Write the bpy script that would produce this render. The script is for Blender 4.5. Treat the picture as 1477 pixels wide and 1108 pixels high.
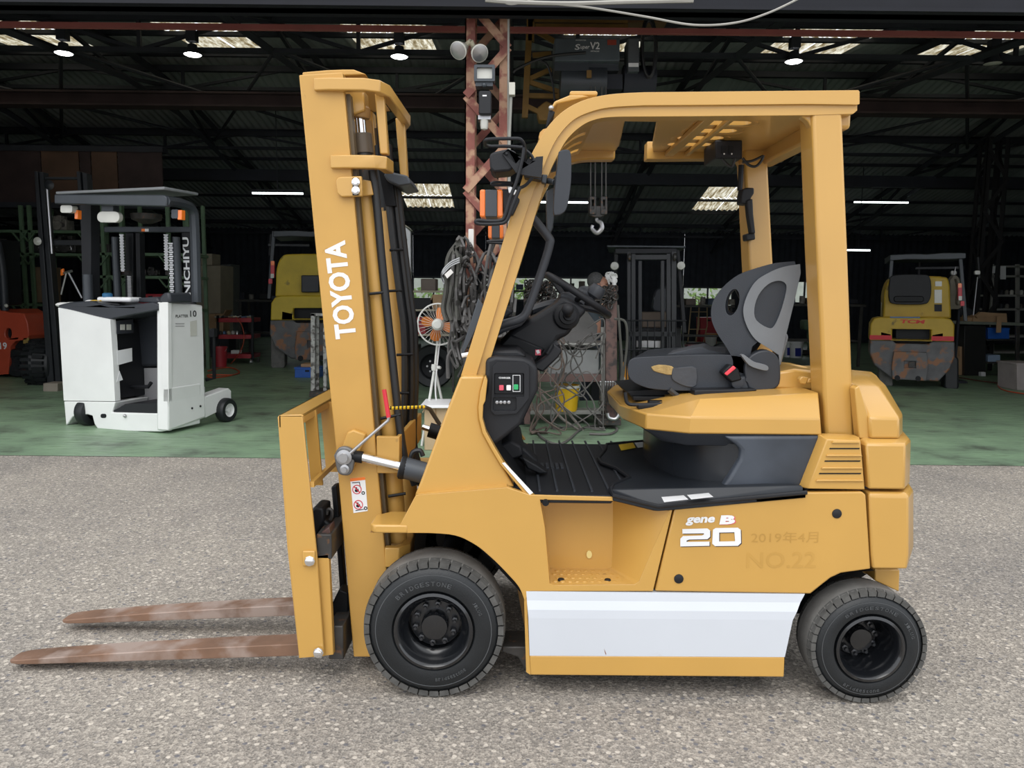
import bpy, bmesh, math, random
from mathutils import Vector, Matrix, Euler
from mathutils.geometry import tessellate_polygon
R = random.Random(7)
for o in list(bpy.data.objects): bpy.data.objects.remove(o)
SC = bpy.context.scene
COL = SC.collection
# ------------------------------------------------------------------ camera
F = 1110.0; CX, CY = 738.5, 554.0; H = 1.45
PITCH = math.atan(130.0/F); ROLL = math.radians(0.6)
cam = bpy.data.cameras.new('camera'); camo = bpy.data.objects.new('camera', cam); COL.objects.link(camo)
fwd = Vector((0, math.cos(PITCH), -math.sin(PITCH)))
r0 = Vector((1, 0, 0)); u0 = r0.cross(fwd)
right = r0*math.cos(ROLL) + u0*math.sin(ROLL); up = u0*math.cos(ROLL) - r0*math.sin(ROLL)
CM = Matrix((( right.x, up.x, -fwd.x, 0), (right.y, up.y, -fwd.y, 0), (right.z, up.z, -fwd.z, H), (0, 0, 0, 1)))
camo.matrix_world = CM
cam.sensor_fit = 'HORIZONTAL'; cam.sensor_width = 36.0; cam.lens = 36.0*F/1477.0
cam.clip_start = 0.05; cam.clip_end = 300
SC.camera = camo
# ------------------------------------------------------------------ sky and exposure
SC.view_settings.view_transform = 'Standard'; SC.view_settings.look = 'None'
SC.view_settings.gamma = 1.0; SC.view_settings.use_curve_mapping = False
SC.view_settings.exposure = 0.5
wd = bpy.data.worlds.new('overcast_sky'); SC.world = wd; wd.use_nodes = True
nt = wd.node_tree; nt.nodes.clear()
wo = nt.nodes.new('ShaderNodeOutputWorld'); bg = nt.nodes.new('ShaderNodeBackground')
tc = nt.nodes.new('ShaderNodeTexCoord'); sp = nt.nodes.new('ShaderNodeSeparateXYZ'); cr_ = nt.nodes.new('ShaderNodeValToRGB')
nt.links.new(tc.outputs['Generated'], sp.inputs[0]); nt.links.new(sp.outputs['Z'], cr_.inputs[0])
cr_.color_ramp.elements[0].position = 0.0; cr_.color_ramp.elements[0].color = (1.02, 1.06, 1.12, 1)
cr_.color_ramp.elements[1].position = 1.0; cr_.color_ramp.elements[1].color = (.98, 1.0, 1.03, 1)
nt.links.new(cr_.outputs[0], bg.inputs[0]); bg.inputs[1].default_value = 1.0
nt.links.new(bg.outputs[0], wo.inputs[0])
sun = bpy.data.lights.new('sun', 'SUN'); sun.energy = 1.1; sun.angle = math.radians(50); sun.color = (1, .97, .93)
so = bpy.data.objects.new('sun', sun); COL.objects.link(so); so.rotation_euler = (math.radians(38), 0, math.radians(-14))

# ------------------------------------------------------------------ pixel -> point on a vertical / horizontal plane
def ray(px, py): return fwd + right*((px-CX)/F) + up*((CY-py)/F)
CAMP = Vector((0, 0, H))
def W(px, py, Y):
    d = ray(px, py); return CAMP + d*(Y/d.y)
def WZ(px, py, z):
    d = ray(px, py); return CAMP + d*((z-H)/d.z)
def WP(px, py, P0, n):
    d = ray(px, py); return CAMP + d*((P0-CAMP).dot(n)/d.dot(n))
def pxm(Y, py=554): return F/(Y*math.cos(PITCH)+.1)      # rough pixels per metre at depth Y

# ------------------------------------------------------------------ materials
MATS = {}
def mat(name, col, rough=.5, metal=0., var=.12, scale=4., bump=0., bscale=60., coat=0., emis=None, es=0., alt=None, altpos=(.5, .62), altscale=None, spec=.5):
    if name in MATS: return MATS[name]
    m = bpy.data.materials.new(name); m.use_nodes = True; t = m.node_tree; b = t.nodes['Principled BSDF']
    b.inputs['Roughness'].default_value = rough; b.inputs['Metallic'].default_value = metal
    b.inputs['Specular IOR Level'].default_value = spec
    if coat: b.inputs['Coat Weight'].default_value = coat; b.inputs['Coat Roughness'].default_value = .12
    co = t.nodes.new('ShaderNodeTexCoord'); n = t.nodes.new('ShaderNodeTexNoise')
    n.inputs['Scale'].default_value = scale; n.inputs['Detail'].default_value = 6
    t.links.new(co.outputs['Object'], n.inputs['Vector'])
    rp = t.nodes.new('ShaderNodeValToRGB')
    rp.color_ramp.elements[0].position = .3; rp.color_ramp.elements[1].position = .7
    lo = [c*(1-var) for c in col]; hi = [min(1, c*(1+var)) for c in col]
    rp.color_ramp.elements[0].color = (*lo, 1); rp.color_ramp.elements[1].color = (*hi, 1)
    t.links.new(n.outputs['Fac'], rp.inputs[0]); out = rp.outputs[0]
    if alt:
        n2 = t.nodes.new('ShaderNodeTexNoise'); n2.inputs['Scale'].default_value = altscale or scale*3; n2.inputs['Detail'].default_value = 10
        t.links.new(co.outputs['Object'], n2.inputs['Vector'])
        r2 = t.nodes.new('ShaderNodeValToRGB'); r2.color_ramp.elements[0].position = altpos[0]; r2.color_ramp.elements[1].position = altpos[1]
        t.links.new(n2.outputs['Fac'], r2.inputs[0])
        mx = t.nodes.new('ShaderNodeMixRGB'); mx.inputs[2].default_value = (*alt, 1)
        t.links.new(r2.outputs[0], mx.inputs[0]); t.links.new(out, mx.inputs[1]); out = mx.outputs[0]
    t.links.new(out, b.inputs['Base Color'])
    if bump:
        n3 = t.nodes.new('ShaderNodeTexNoise'); n3.inputs['Scale'].default_value = bscale; n3.inputs['Detail'].default_value = 3
        t.links.new(co.outputs['Object'], n3.inputs['Vector'])
        bp = t.nodes.new('ShaderNodeBump'); bp.inputs['Strength'].default_value = bump; bp.inputs['Distance'].default_value = .004
        t.links.new(n3.outputs['Fac'], bp.inputs['Height']); t.links.new(bp.outputs[0], b.inputs['Normal'])
    if emis:
        b.inputs['Emission Color'].default_value = (*emis, 1); b.inputs['Emission Strength'].default_value = es
    MATS[name] = m; return m
YEL = mat('yellow_paint', (.56, .318, .075), .30, var=.04, scale=2.5, coat=.4)
YELW = mat('worn_yellow_paint', (.54, .305, .072), .42, var=.06, scale=4, alt=(.24, .14, .05), altpos=(.70, .76), altscale=9)
YELD = mat('darker_inner_yellow', (.34, .19, .06), .6, var=.15, scale=6)  # darker yellow for inner arches, inner rail web and cylinder cap
TXY = mat('faded_marking_yellow', (.47, .262, .058), .4)
TXY2 = mat('faint_marking_yellow', (.52, .293, .067), .4)
BLK = mat('black_plastic', (.012, .013, .016), .5, var=.15, bump=.15, bscale=400, spec=.35)
BLKD = mat('dark_plastic', (.006, .007, .009), .5, spec=.3)
DGR = mat('dark_grey_plastic', (.032, .036, .044), .42, var=.1, spec=.4)
SEATV = mat('seat_vinyl', (.026, .031, .040), .42, var=.12, scale=8, bump=.25, bscale=300)
SEATG = mat('grey_seat_shell', (.16, .172, .185), .36, var=.1, scale=6)
FOAM = mat('seat_foam', (.36, .25, .10), .9, var=.3, scale=30, bump=.8, bscale=120)
RUB = mat('tyre_rubber', (.014, .016, .018), .42, var=.15, scale=10, bump=.2, bscale=200, spec=.4)
RUBT = mat('dusty_tread_rubber', (.17, .165, .155), .85, var=.2, scale=14, bump=.4, bscale=120)
RIM = mat('black_rim_paint', (.008, .009, .011), .18, var=.1, coat=.6)
RIM2 = mat('rim_hardware', (.018, .02, .024), .3, coat=.3)
CHR = mat('chrome', (.82, .83, .85), .12, metal=1., var=.03)
STL = mat('steel', (.45, .45, .46), .35, metal=.9, var=.1)
IRON = mat('dark_iron', (.05, .048, .046), .5, metal=.4, var=.3, scale=12, alt=(.16, .08, .04), altpos=(.58, .7))
FORKM = mat('rusty_fork_steel', (.20, .115, .075), .6, metal=.2, var=.3, scale=5, alt=(.36, .28, .24), altpos=(.44, .62), altscale=7, bump=.3, bscale=50)
FORKS_ = mat('fork_side_steel', (.20, .15, .095), .6, metal=.2, var=.25, scale=7)
RUST = mat('rusty_red_paint', (.22, .072, .055), .7, var=.3, scale=4, alt=(.42, .25, .16), altpos=(.46, .56), altscale=7, bump=.4, bscale=40)
RUSTD = mat('dark_red_oxide_steel', (.04, .024, .024), .8, var=.3, scale=3)
WHT = mat('white_paint', (.80, .81, .83), .32, var=.03, scale=3, coat=.2)
WHTS = mat('scuffed_white_panel', (.62, .655, .71), .28, var=.03, scale=2, coat=.3, alt=(.52, .52, .52), altpos=(.72, .78), altscale=5)
DEC = mat('white_decal', (.80, .81, .82), .4, var=.02)
DECS = mat('dark_decal_shadow', (.05, .035, .04), .4, var=.02)
REDD = mat('red_plastic', (.62, .03, .05), .35)
REDB = mat('bright_red_plastic', (.75, .10, .15), .4)
GRND = mat('green_button', (.03, .42, .14), .4)
ORA = mat('orange_lens', (.75, .17, .02), .2, coat=.5, emis=(.9, .2, .02), es=.08)
YLB = mat('yellow_label', (.80, .52, .02), .5)
DGYM = mat('dark_gunmetal', (.05, .058, .068), .42, metal=.2, var=.12)
HOSE = mat('black_hose', (.012, .013, .015), .45)
GLASSY = mat('lamp_glass', (.55, .55, .50), .15, coat=.4)
OY = mat('old_yellow_paint', (.52, .34, .03), .5, var=.12, scale=3, alt=(.12, .08, .03), altpos=(.62, .7), altscale=4)
OG = mat('scratched_grey_paint', (.13, .13, .135), .6, var=.25, scale=5, alt=(.30, .14, .07), altpos=(.52, .6), altscale=6, bump=.4)
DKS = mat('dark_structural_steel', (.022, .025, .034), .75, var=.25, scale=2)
WOODM = mat('cardboard', (.42, .27, .15), .8, var=.12)
BLU = mat('blue_crate_plastic', (.02, .12, .5), .45)
GRS = mat('green_rack_paint', (.10, .17, .10), .55, var=.15)
ORP = mat('orange_red_paint', (.50, .075, .035), .38, var=.08, coat=.3)
REDC = mat('red_cart_paint', (.35, .02, .03), .45)
BEI = mat('beige_board', (.36, .32, .24), .75, var=.1)
BRN = mat('brown_board', (.10, .055, .035), .8, var=.3, scale=2)
CABLE = mat('grey_cable', (.10, .095, .09), .6, var=.4, scale=3)
SLING = mat('grimy_sling_webbing', (.07, .07, .062), .85, var=.3)
SKIN = mat('skin', (.35, .17, .11), .5)
HAIR = mat('grey_hair', (.06, .06, .06), .8, var=.4, scale=60)
CLOTH = mat('work_clothes', (.06, .075, .09), .85, var=.2)
GLV = mat('white_glove', (.75, .75, .74), .8, var=.05, bump=.3, bscale=200)
LITE = mat('lamp_emitter', (1, 1, 1), .4, emis=(1, 1, .97), es=9.)
TUBEL = mat('fluorescent_tube', (1, 1, 1), .4, emis=(.9, 1, .97), es=3.5)
YCR = mat('crane_yellow_paint', (.22, .12, .025), .6, var=.25, scale=3)
SHEETM = mat('grimy_grey_sheet', (.16, .155, .15), .7, var=.3, scale=4)

def node_mat(name, build, rough=.8):
    m = bpy.data.materials.new(name); m.use_nodes = True; t = m.node_tree; b = t.nodes['Principled BSDF']
    b.inputs['Roughness'].default_value = rough; build(t, b); MATS[name] = m; return m
def N(t, typ, **k):
    n = t.nodes.new('ShaderNode'+typ)
    for a, v in k.items(): n.inputs[a.replace('_', ' ')].default_value = v
    return n
def ramp(t, src, stops):
    r = t.nodes.new('ShaderNodeValToRGB'); e = r.color_ramp.elements
    while len(e) < len(stops): e.new(.5)
    for i, (p, c) in enumerate(stops):
        e[i].position = p; e[i].color = (*c, 1) if len(c) == 3 else c
    t.links.new(src, r.inputs[0]); return r.outputs[0]
def mixc(t, fac, a, b, mode='MIX'):
    m = t.nodes.new('ShaderNodeMixRGB'); m.blend_type = mode
    for i, s in ((0, fac), (1, a), (2, b)):
        if isinstance(s, (int, float)): m.inputs[i].default_value = s
        elif isinstance(s, tuple): m.inputs[i].default_value = (*s, 1)
        else: t.links.new(s, m.inputs[i])
    return m.outputs[0]
def asphalt(t, b):
    co = t.nodes.new('ShaderNodeTexCoord').outputs['Object']
    v = N(t, 'TexVoronoi', Scale=105., Randomness=1.); t.links.new(co, v.inputs['Vector'])
    bw = t.nodes.new('ShaderNodeSeparateColor'); t.links.new(v.outputs['Color'], bw.inputs[0])
    c1 = ramp(t, bw.outputs[0], [(0, (.07, .066, .066)), (.22, (.175, .165, .155)), (.6, (.29, .265, .24)), (1, (.56, .52, .47))])
    n1 = N(t, 'TexNoise', Scale=170., Detail=4.); t.links.new(co, n1.inputs['Vector'])
    c2 = ramp(t, n1.outputs['Fac'], [(.38, (.18, .165, .15)), (.62, (.43, .40, .36))])
    v2 = N(t, 'TexVoronoi', Scale=140.); t.links.new(co, v2.inputs['Vector'])
    c3 = mixc(t, .5, c1, c2)
    v3 = N(t, 'TexVoronoi', Scale=42.); t.links.new(co, v3.inputs['Vector'])
    s3 = t.nodes.new('ShaderNodeSeparateColor'); t.links.new(v3.outputs['Color'], s3.inputs[0])
    f3 = ramp(t, s3.outputs[1], [(.78, (0, 0, 0)), (.80, (1, 1, 1))]); g3 = ramp(t, v3.outputs['Distance'], [(.30, (1, 1, 1)), (.38, (0, 0, 0))])
    c3 = mixc(t, mixc(t, 1., f3, g3, 'MULTIPLY'), c3, (.15, .15, .165))
    f4 = ramp(t, s3.outputs[2], [(.90, (0, 0, 0)), (.92, (1, 1, 1))])
    c3 = mixc(t, mixc(t, 1., f4, g3, 'MULTIPLY'), c3, (.55, .51, .46))
    n2 = N(t, 'TexNoise', Scale=.9, Detail=7., Roughness=.6); t.links.new(co, n2.inputs['Vector'])
    big = ramp(t, n2.outputs['Fac'], [(.3, (.78, .77, .76)), (.5, (1.0, .975, .935)), (.7, (1.13, 1.10, 1.04))])
    c4 = mixc(t, 1., c3, big, 'MULTIPLY')
    t.links.new(c4, b.inputs['Base Color'])
    bp = t.nodes.new('ShaderNodeBump'); bp.inputs['Strength'].default_value = .5; bp.inputs['Distance'].default_value = .006
    t.links.new(v.outputs['Distance'], bp.inputs['Height']); t.links.new(bp.outputs[0], b.inputs['Normal'])
ASPH = node_mat('asphalt', asphalt, .85)
def greenfloor(t, b):
    co = t.nodes.new('ShaderNodeTexCoord').outputs['Object']
    n = N(t, 'TexNoise', Scale=1.6, Detail=8., Roughness=.65); t.links.new(co, n.inputs['Vector'])
    c = ramp(t, n.outputs['Fac'], [(.32, (.085, .11, .08)), (.45, (.17, .25, .165)), (.6, (.21, .32, .20)), (.75, (.27, .37, .25))])
    m = t.nodes.new('ShaderNodeMapping'); m.inputs['Scale'].default_value = (1.2, 6, 1); t.links.new(co, m.inputs[0])
    n2 = N(t, 'TexNoise', Scale=2.5, Detail=10., Roughness=.7); t.links.new(m.outputs[0], n2.inputs['Vector'])
    s = ramp(t, n2.outputs['Fac'], [(.33, (.55, .53, .5)), (.45, (1, 1, 1))])
    t.links.new(mixc(t, .8, c, s, 'MULTIPLY'), b.inputs['Base Color'])
    t.links.new(ramp(t, n2.outputs['Fac'], [(.3, (.65, .65, .65)), (.7, (.35, .35, .35))]), b.inputs['Roughness'])
GFLOOR = node_mat('green_epoxy_floor', greenfloor, .5)
def roofm(t, b):
    co = t.nodes.new('ShaderNodeTexCoord').outputs['Object']
    n = N(t, 'TexNoise', Scale=1.2, Detail=6.); t.links.new(co, n.inputs['Vector'])
    t.links.new(ramp(t, n.outputs['Fac'], [(.3, (.26, .29, .30)), (.7, (.44, .47, .47))]), b.inputs['Base Color'])
ROOFM = node_mat('corrugated_roof_sheet', roofm, .8)
def skyl(t, b):
    co = t.nodes.new('ShaderNodeTexCoord').outputs['Object']
    m = t.nodes.new('ShaderNodeMapping'); m.inputs['Scale'].default_value = (6, .8, 1); t.links.new(co, m.inputs[0])
    n = N(t, 'TexNoise', Scale=3., Detail=9., Roughness=.7); t.links.new(m.outputs[0], n.inputs['Vector'])
    c = ramp(t, n.outputs['Fac'], [(.35, (.10, .07, .03)), (.46, (.24, .20, .12)), (.62, (.62, .60, .50))])
    tr = t.nodes.new('ShaderNodeBsdfTranslucent'); t.links.new(c, tr.inputs[0])
    o = [x for x in t.nodes if x.type == 'OUTPUT_MATERIAL'][0]; t.links.new(tr.outputs[0], o.inputs[0])
SKYL = node_mat('dirty_translucent_sheet', skyl)
def leafm(t, b):
    co = t.nodes.new('ShaderNodeTexCoord').outputs['Object']
    n = N(t, 'TexNoise', Scale=9., Detail=5.); t.links.new(co, n.inputs['Vector'])
    t.links.new(ramp(t, n.outputs['Fac'], [(.3, (.03, .06, .01)), (.7, (.22, .34, .10))]), b.inputs['Base Color'])
LEAF = node_mat('leaf_green', leafm)
def glassm(t, b):
    b.inputs['Transmission Weight'].default_value = 1.; b.inputs['Base Color'].default_value = (.9, .95, .95, 1); b.inputs['Roughness'].default_value = .05
    b.inputs['IOR'].default_value = 1.05
GLASS = node_mat('window_glass', glassm, .05)

# ------------------------------------------------------------------ mesh helpers
OFF = {}
def finish(o, name, parent, bevel, seg, angle):
    m = o.data
    m.shade_smooth()
    try: m.set_sharp_from_angle(angle=math.radians(angle))
    except Exception: pass
    if parent: o.parent = parent
    COL.objects.link(o)
    if bevel:
        b = o.modifiers.new('bevel', 'BEVEL'); b.width = bevel; b.segments = seg; b.limit_method = 'ANGLE'; b.angle_limit = math.radians(32)
        b.use_clamp_overlap = True; b.harden_normals = False
class MB:
    def __init__(s): s.v = []; s.f = []; s.mi = []; s.k = 0
    def add(s, vs, fs):
        n = len(s.v); s.v += [Vector(p) for p in vs]; s.f += [tuple(i+n for i in f) for f in fs]; s.mi += [s.k]*len(fs); return s
    def box(s, a, b, rot=None, c=None):
        x0, y0, z0 = a; x1, y1, z1 = b
        vs = [Vector(p) for p in ((x0,y0,z0),(x1,y0,z0),(x1,y1,z0),(x0,y1,z0),(x0,y0,z1),(x1,y0,z1),(x1,y1,z1),(x0,y1,z1))]
        if rot is not None:
            cc = Vector(c) if c else (vs[0]+vs[6])/2
            vs = [cc + rot @ (p-cc) for p in vs]
        return s.add(vs, [(0,3,2,1),(4,5,6,7),(0,1,5,4),(1,2,6,5),(2,3,7,6),(3,0,4,7)])
    def cbox(s, c, d, rot=None):
        c = Vector(c); d = Vector(d)/2; return s.box(c-d, c+d, rot)
    def loft(s, loops, cap=True, closed=True):
        n = len(loops[0]); vs = [p for l in loops for p in l]; fs = []
        for k in range(len(loops)-1):
            for i in range(n if closed else n-1):
                j = (i+1) % n; fs.append((k*n+i, k*n+j, (k+1)*n+j, (k+1)*n+i))
        if cap: fs.append(tuple(range(n))[::-1]); fs.append(tuple((len(loops)-1)*n+i for i in range(n)))
        return s.add(vs, fs)
    def plate(s, outer, holes, t, inner_walls=True):
        """outer/holes: lists of 3d points in one plane; t: thickness vector"""
        t = Vector(t); loops = [[Vector(p) for p in outer]] + [[Vector(p) for p in h] for h in holes]
        flat = [p for l in loops for p in l]; n = len(flat)
        tri = tessellate_polygon(loops)
        fs = [tuple(a) for a in tri] + [tuple(i+n for i in a[::-1]) for a in tri]
        k = 0
        for l in loops:
            m = len(l)
            for i in range(m): j = (i+1) % m; fs.append((k+i, k+j, n+k+j, n+k+i))
            k += m
        return s.add(flat+[p+t for p in flat], fs)
    def px(s, pts, Yr, y0, y1, holes=(), mirror=None):
        def cv(l, y):
            out = []
            for p in l:
                w = W(p[0], p[1], Yr); out.append(Vector((w.x, y, w.z)))
            return out
        if mirror is not None: y0, y1 = 2*mirror-y0, 2*mirror-y1
        if holes: return s.plate(cv(pts, y0), [cv(h, y0) for h in holes], (0, y1-y0, 0))
        return s.loft([cv(pts, y0), cv(pts, y1)])
    def tube(s, pts, r, n=8, cap=True, rs=None):
        pts = [Vector(p) for p in pts]; L = len(pts)
        if L < 2: return s
        prev = None; loops = []
        for i, p in enumerate(pts):
            d = (pts[min(i+1, L-1)] - pts[max(i-1, 0)])
            if d.length < 1e-9: d = Vector((0, 0, 1))
            d.normalize()
            if prev is None:
                a = Vector((0, 0, 1)) if abs(d.z) < .9 else Vector((1, 0, 0))
                prev = d.cross(a).normalized()
            else:
                prev = prev - d*prev.dot(d)
                prev = prev.normalized() if prev.length > 1e-6 else d.orthogonal().normalized()
            q = d.cross(prev); rr = rs[i] if rs else r
            loops.append([p + prev*math.cos(2*math.pi*k/n)*rr + q*math.sin(2*math.pi*k/n)*rr for k in range(n)])
        return s.loft(loops, cap)
    def bar(s, a, b, w, h, upv=(0, 0, 1)):
        a = Vector(a); b = Vector(b); d = (b-a).normalized(); uv = Vector(upv)
        x = d.cross(uv)
        x = x.normalized() if x.length > 1e-5 else d.orthogonal().normalized()
        y = x.cross(d)
        q = [x*w/2+y*h/2, -x*w/2+y*h/2, -x*w/2-y*h/2, x*w/2-y*h/2]
        return s.loft([[a+k for k in q], [b+k for k in q]])
    def lathe(s, prof, c, ax, n=32, cap=True):
        c = Vector(c); ax = Vector(ax).normalized(); e = ax.orthogonal().normalized(); g = ax.cross(e)
        loops = [[c + ax*a + e*math.cos(2*math.pi*k/n)*r + g*math.sin(2*math.pi*k/n)*r for k in range(n)] for r, a in prof]
        return s.loft(loops, cap)
    def ball(s, c, r, n=14, m=8, sc=(1, 1, 1)):
        c = Vector(c)
        loops = []
        for i in range(m+1):
            t = math.pi*(i+.02)/(m+.04); loops.append([c + Vector((math.sin(t)*math.cos(2*math.pi*k/n)*r*sc[0], math.sin(t)*math.sin(2*math.pi*k/n)*r*sc[1], math.cos(t)*r*sc[2])) for k in range(n)])
        return s.loft(loops)
    def build(s, name, mats, parent=None, bevel=0, seg=2, angle=38, label=None, cat=None, group=None, kind=None, recalc=True):
        me = bpy.data.meshes.new(name); off = OFF.get(parent.name, Vector((0, 0, 0))) if parent else Vector((0, 0, 0))
        me.from_pydata([tuple(p-off) for p in s.v], [], s.f)
        if not isinstance(mats, (list, tuple)): mats = [mats]
        for m in mats: me.materials.append(m)
        for p, i in zip(me.polygons, s.mi): p.material_index = i
        if recalc:
            bm = bmesh.new(); bm.from_mesh(me); bmesh.ops.recalc_face_normals(bm, faces=bm.faces); bm.to_mesh(me); bm.free()
        me.update()
        o = bpy.data.objects.new(name, me); finish(o, name, parent, bevel, seg, angle); OFF[o.name] = off
        for k, v in (('label', label), ('category', cat), ('group', group), ('kind', kind)):
            if v: o[k] = v
        return o
def root(name, label, cat, loc=(0, 0, 0), group=None):
    o = bpy.data.objects.new(name, None); COL.objects.link(o); o.location = loc; o.empty_display_size = .2
    o['label'] = label; o['category'] = cat
    if group: o['group'] = group
    OFF[o.name] = Vector(loc); return o
def cr(pts, n=6, closed=False):
    pts = [Vector(p) for p in pts]; out = []; L = len(pts)
    rng = range(L if closed else L-1)
    for i in rng:
        if closed: p0, p1, p2, p3 = pts[i-1], pts[i], pts[(i+1) % L], pts[(i+2) % L]
        else: p0, p1, p2, p3 = pts[max(i-1, 0)], pts[i], pts[i+1], pts[min(i+2, L-1)]
        for k in range(n):
            t = k/n
            out.append(.5*((2*p1) + (p2-p0)*t + (2*p0-5*p1+4*p2-p3)*t*t + (3*p1-p0-3*p2+p3)*t**3))
    if not closed: out.append(pts[-1])
    return out
def ell(cx, cy, rx, ry, n=20, a=0.):
    ca, sa = math.cos(a), math.sin(a)
    return [(cx+rx*math.cos(t)*ca-ry*math.sin(t)*sa, cy+rx*math.cos(t)*sa+ry*math.sin(t)*ca) for t in [2*math.pi*i/n for i in range(n)]]
def rect(x0, y0, x1, y1): return [(x0, y0), (x1, y0), (x1, y1), (x0, y1)]
def rrect(x0, y0, x1, y1, r, n=4):
    out = []
    for cx, cy, a in ((x1-r, y0+r, -90), (x1-r, y1-r, 0), (x0+r, y1-r, 90), (x0+r, y0+r, 180)):
        for i in range(n+1):
            t = math.radians(a+90*i/n); out.append((cx+r*math.cos(t), cy+r*math.sin(t)))
    return out
_TX = {}
def glyphs(s, bold=0.):
    if (s, bold) in _TX: return _TX[(s, bold)]
    c = bpy.data.curves.new('t', 'FONT'); c.body = s; c.size = 1; c.offset = bold; c.resolution_u = 3; c.extrude = 0
    o = bpy.data.objects.new('t', c); me = bpy.data.meshes.new_from_object(o)
    v = [p.co.copy() for p in me.vertices]; f = [tuple(p.vertices) for p in me.polygons]
    bpy.data.objects.remove(o); bpy.data.curves.remove(c); bpy.data.meshes.remove(me)
    if v:
        x0 = min(p.x for p in v); x1 = max(p.x for p in v); y0 = min(p.y for p in v); y1 = max(p.y for p in v)
    else: x0, x1, y0, y1 = 0, 1, 0, 1
    _TX[(s, bold)] = (v, f, x0, x1, y0, y1); return _TX[(s, bold)]
def text(mb, s, O, u, v, w, h, bold=0., slant=0., lift=.0):
    """flat lettering centred on O, fitted to w x h"""
    vs, fs, x0, x1, y0, y1 = glyphs(s, bold); O = Vector(O); u = Vector(u).normalized(); v = Vector(v).normalized(); n = u.cross(v)
    out = []
    for p in vs:
        a = ((p.x-x0)/(x1-x0)-.5)*w; b = ((p.y-y0)/(y1-y0)-.5)*h
        out.append(O + u*(a+slant*b) + v*b + n*lift)
    mb.add(out, fs); return mb
def textpx(mb, s, cx, cy, Y, wpx, hpx, ang=0., bold=0., slant=0., lift=.002):
    O = W(cx, cy, Y); k = (W(cx+10, cy, Y)-O).length/10
    a = math.radians(ang); u = Vector((math.cos(a), 0, math.sin(a))); v = Vector((-math.sin(a), 0, math.cos(a)))
    return text(mb, s, O, u, v, wpx*k, hpx*k, bold, slant, lift)
def dup(o, parent=None, dloc=None):
    c = o.copy(); COL.objects.link(c)
    if parent: c.parent = parent
    for ch in o.children: dup(ch, c)
    if dloc is not None: c.location = o.location + Vector(dloc)
    return c
# ================================================================== SETTING
mb = MB(); mb.add([(-40, -14, 0), (40, -14, 0), (40, 6.65, 0), (-40, 6.65, 0)], [(0, 1, 2, 3)])
mb.build('ground_asphalt', ASPH, kind='structure')
mb = MB(); mb.add([(-17, 6.6, .004), (17, 6.6, .004), (17, 25, .004), (-17, 25, .004)], [(0, 1, 2, 3)])
mb.add([(-17, 6.6, -.02), (17, 6.6, -.02)], [])
mb.build('floor', GFLOOR, kind='structure')
mb = MB(); mb.add([(-60, 25, -.02), (60, 25, -.02), (60, 60, -.02), (-60, 60, -.02)], [(0, 1, 2, 3)])
mb.build('ground_yard', ASPH, kind='structure')

def rz(Y):
    if Y < 14: return 5.0 + .6*(Y-6.8)/7.2
    return 5.6 - .2*(Y-14)
def sheet(mb, x0, x1, ys, pitch=.15, amp=.02, step=8):
    n = max(2, int((x1-x0)/pitch*step)); vs = []; fs = []
    for y in ys:
        for i in range(n+1):
            x = x0+(x1-x0)*i/n; vs.append((x, y, rz(y)+amp*math.sin(2*math.pi*x/pitch)))
    m = n+1
    for k in range(len(ys)-1):
        for i in range(n): fs.append((k*m+i, k*m+i+1, (k+1)*m+i+1, (k+1)*m+i))
    mb.add(vs, fs)
SKA = [(-8.65, -7.2), (-5.45, -4.15), (-2.65, -1.35), (.75, 2.05), (4.15, 5.55), (6.8, 8.3)]
SKB = [(-3.05, -1.7), (5.1, 6.5)]
ceil = bpy.data.objects.new('ceiling', None); COL.objects.link(ceil); ceil['kind'] = 'structure'; OFF['ceiling'] = Vector((0, 0, 0))
mb = MB()
def band(sk, ya, yb):
    x = -17.
    for a, b in sk + [(17., 17.)]:
        if a > x: sheet(mb, x, a, [ya, yb], step=6)
        x = b
band([], 6.8, 11.2); band(SKA, 11.2, 13.9); band([], 13.9, 14.0); band([], 14., 20.4); band(SKB, 20.4, 22.5); band([], 22.5, 25.)
mb.build('roof_sheet', ROOFM, ceil, recalc=False, angle=80)
for sk, ys in ((SKA, [(11.2, 12.5), (12.56, 13.9)]), (SKB, [(20.4, 21.45), (21.5, 22.5)])):
    for a, b in sk:
        for y0, y1 in ys:
            for xa, xb in ((a, (a+b)/2-.01), ((a+b)/2+.01, b)):
                m2 = MB(); sheet(m2, xa, xb, [y0, y1], step=8); m2.build('skylight_panel', SKYL, ceil, recalc=False, angle=80)
# purlins
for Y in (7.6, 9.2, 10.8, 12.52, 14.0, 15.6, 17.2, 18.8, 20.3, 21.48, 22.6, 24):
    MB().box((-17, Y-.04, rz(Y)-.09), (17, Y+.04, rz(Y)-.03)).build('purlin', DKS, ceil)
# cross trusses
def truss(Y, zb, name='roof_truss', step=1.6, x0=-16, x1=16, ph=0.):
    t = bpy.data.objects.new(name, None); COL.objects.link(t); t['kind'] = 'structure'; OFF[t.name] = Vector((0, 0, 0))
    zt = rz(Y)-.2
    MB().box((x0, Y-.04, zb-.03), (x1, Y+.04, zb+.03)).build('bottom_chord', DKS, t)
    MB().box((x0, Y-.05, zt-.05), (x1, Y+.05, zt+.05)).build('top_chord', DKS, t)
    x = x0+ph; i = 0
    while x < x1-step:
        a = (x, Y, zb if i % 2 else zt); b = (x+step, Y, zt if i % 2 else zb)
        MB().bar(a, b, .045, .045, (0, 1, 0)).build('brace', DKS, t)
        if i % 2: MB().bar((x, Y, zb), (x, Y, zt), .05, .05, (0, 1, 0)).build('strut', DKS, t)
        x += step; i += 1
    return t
truss(11.0, 4.72, step=1.5, ph=.35); truss(17.0, 4.5, step=1.7)
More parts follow.
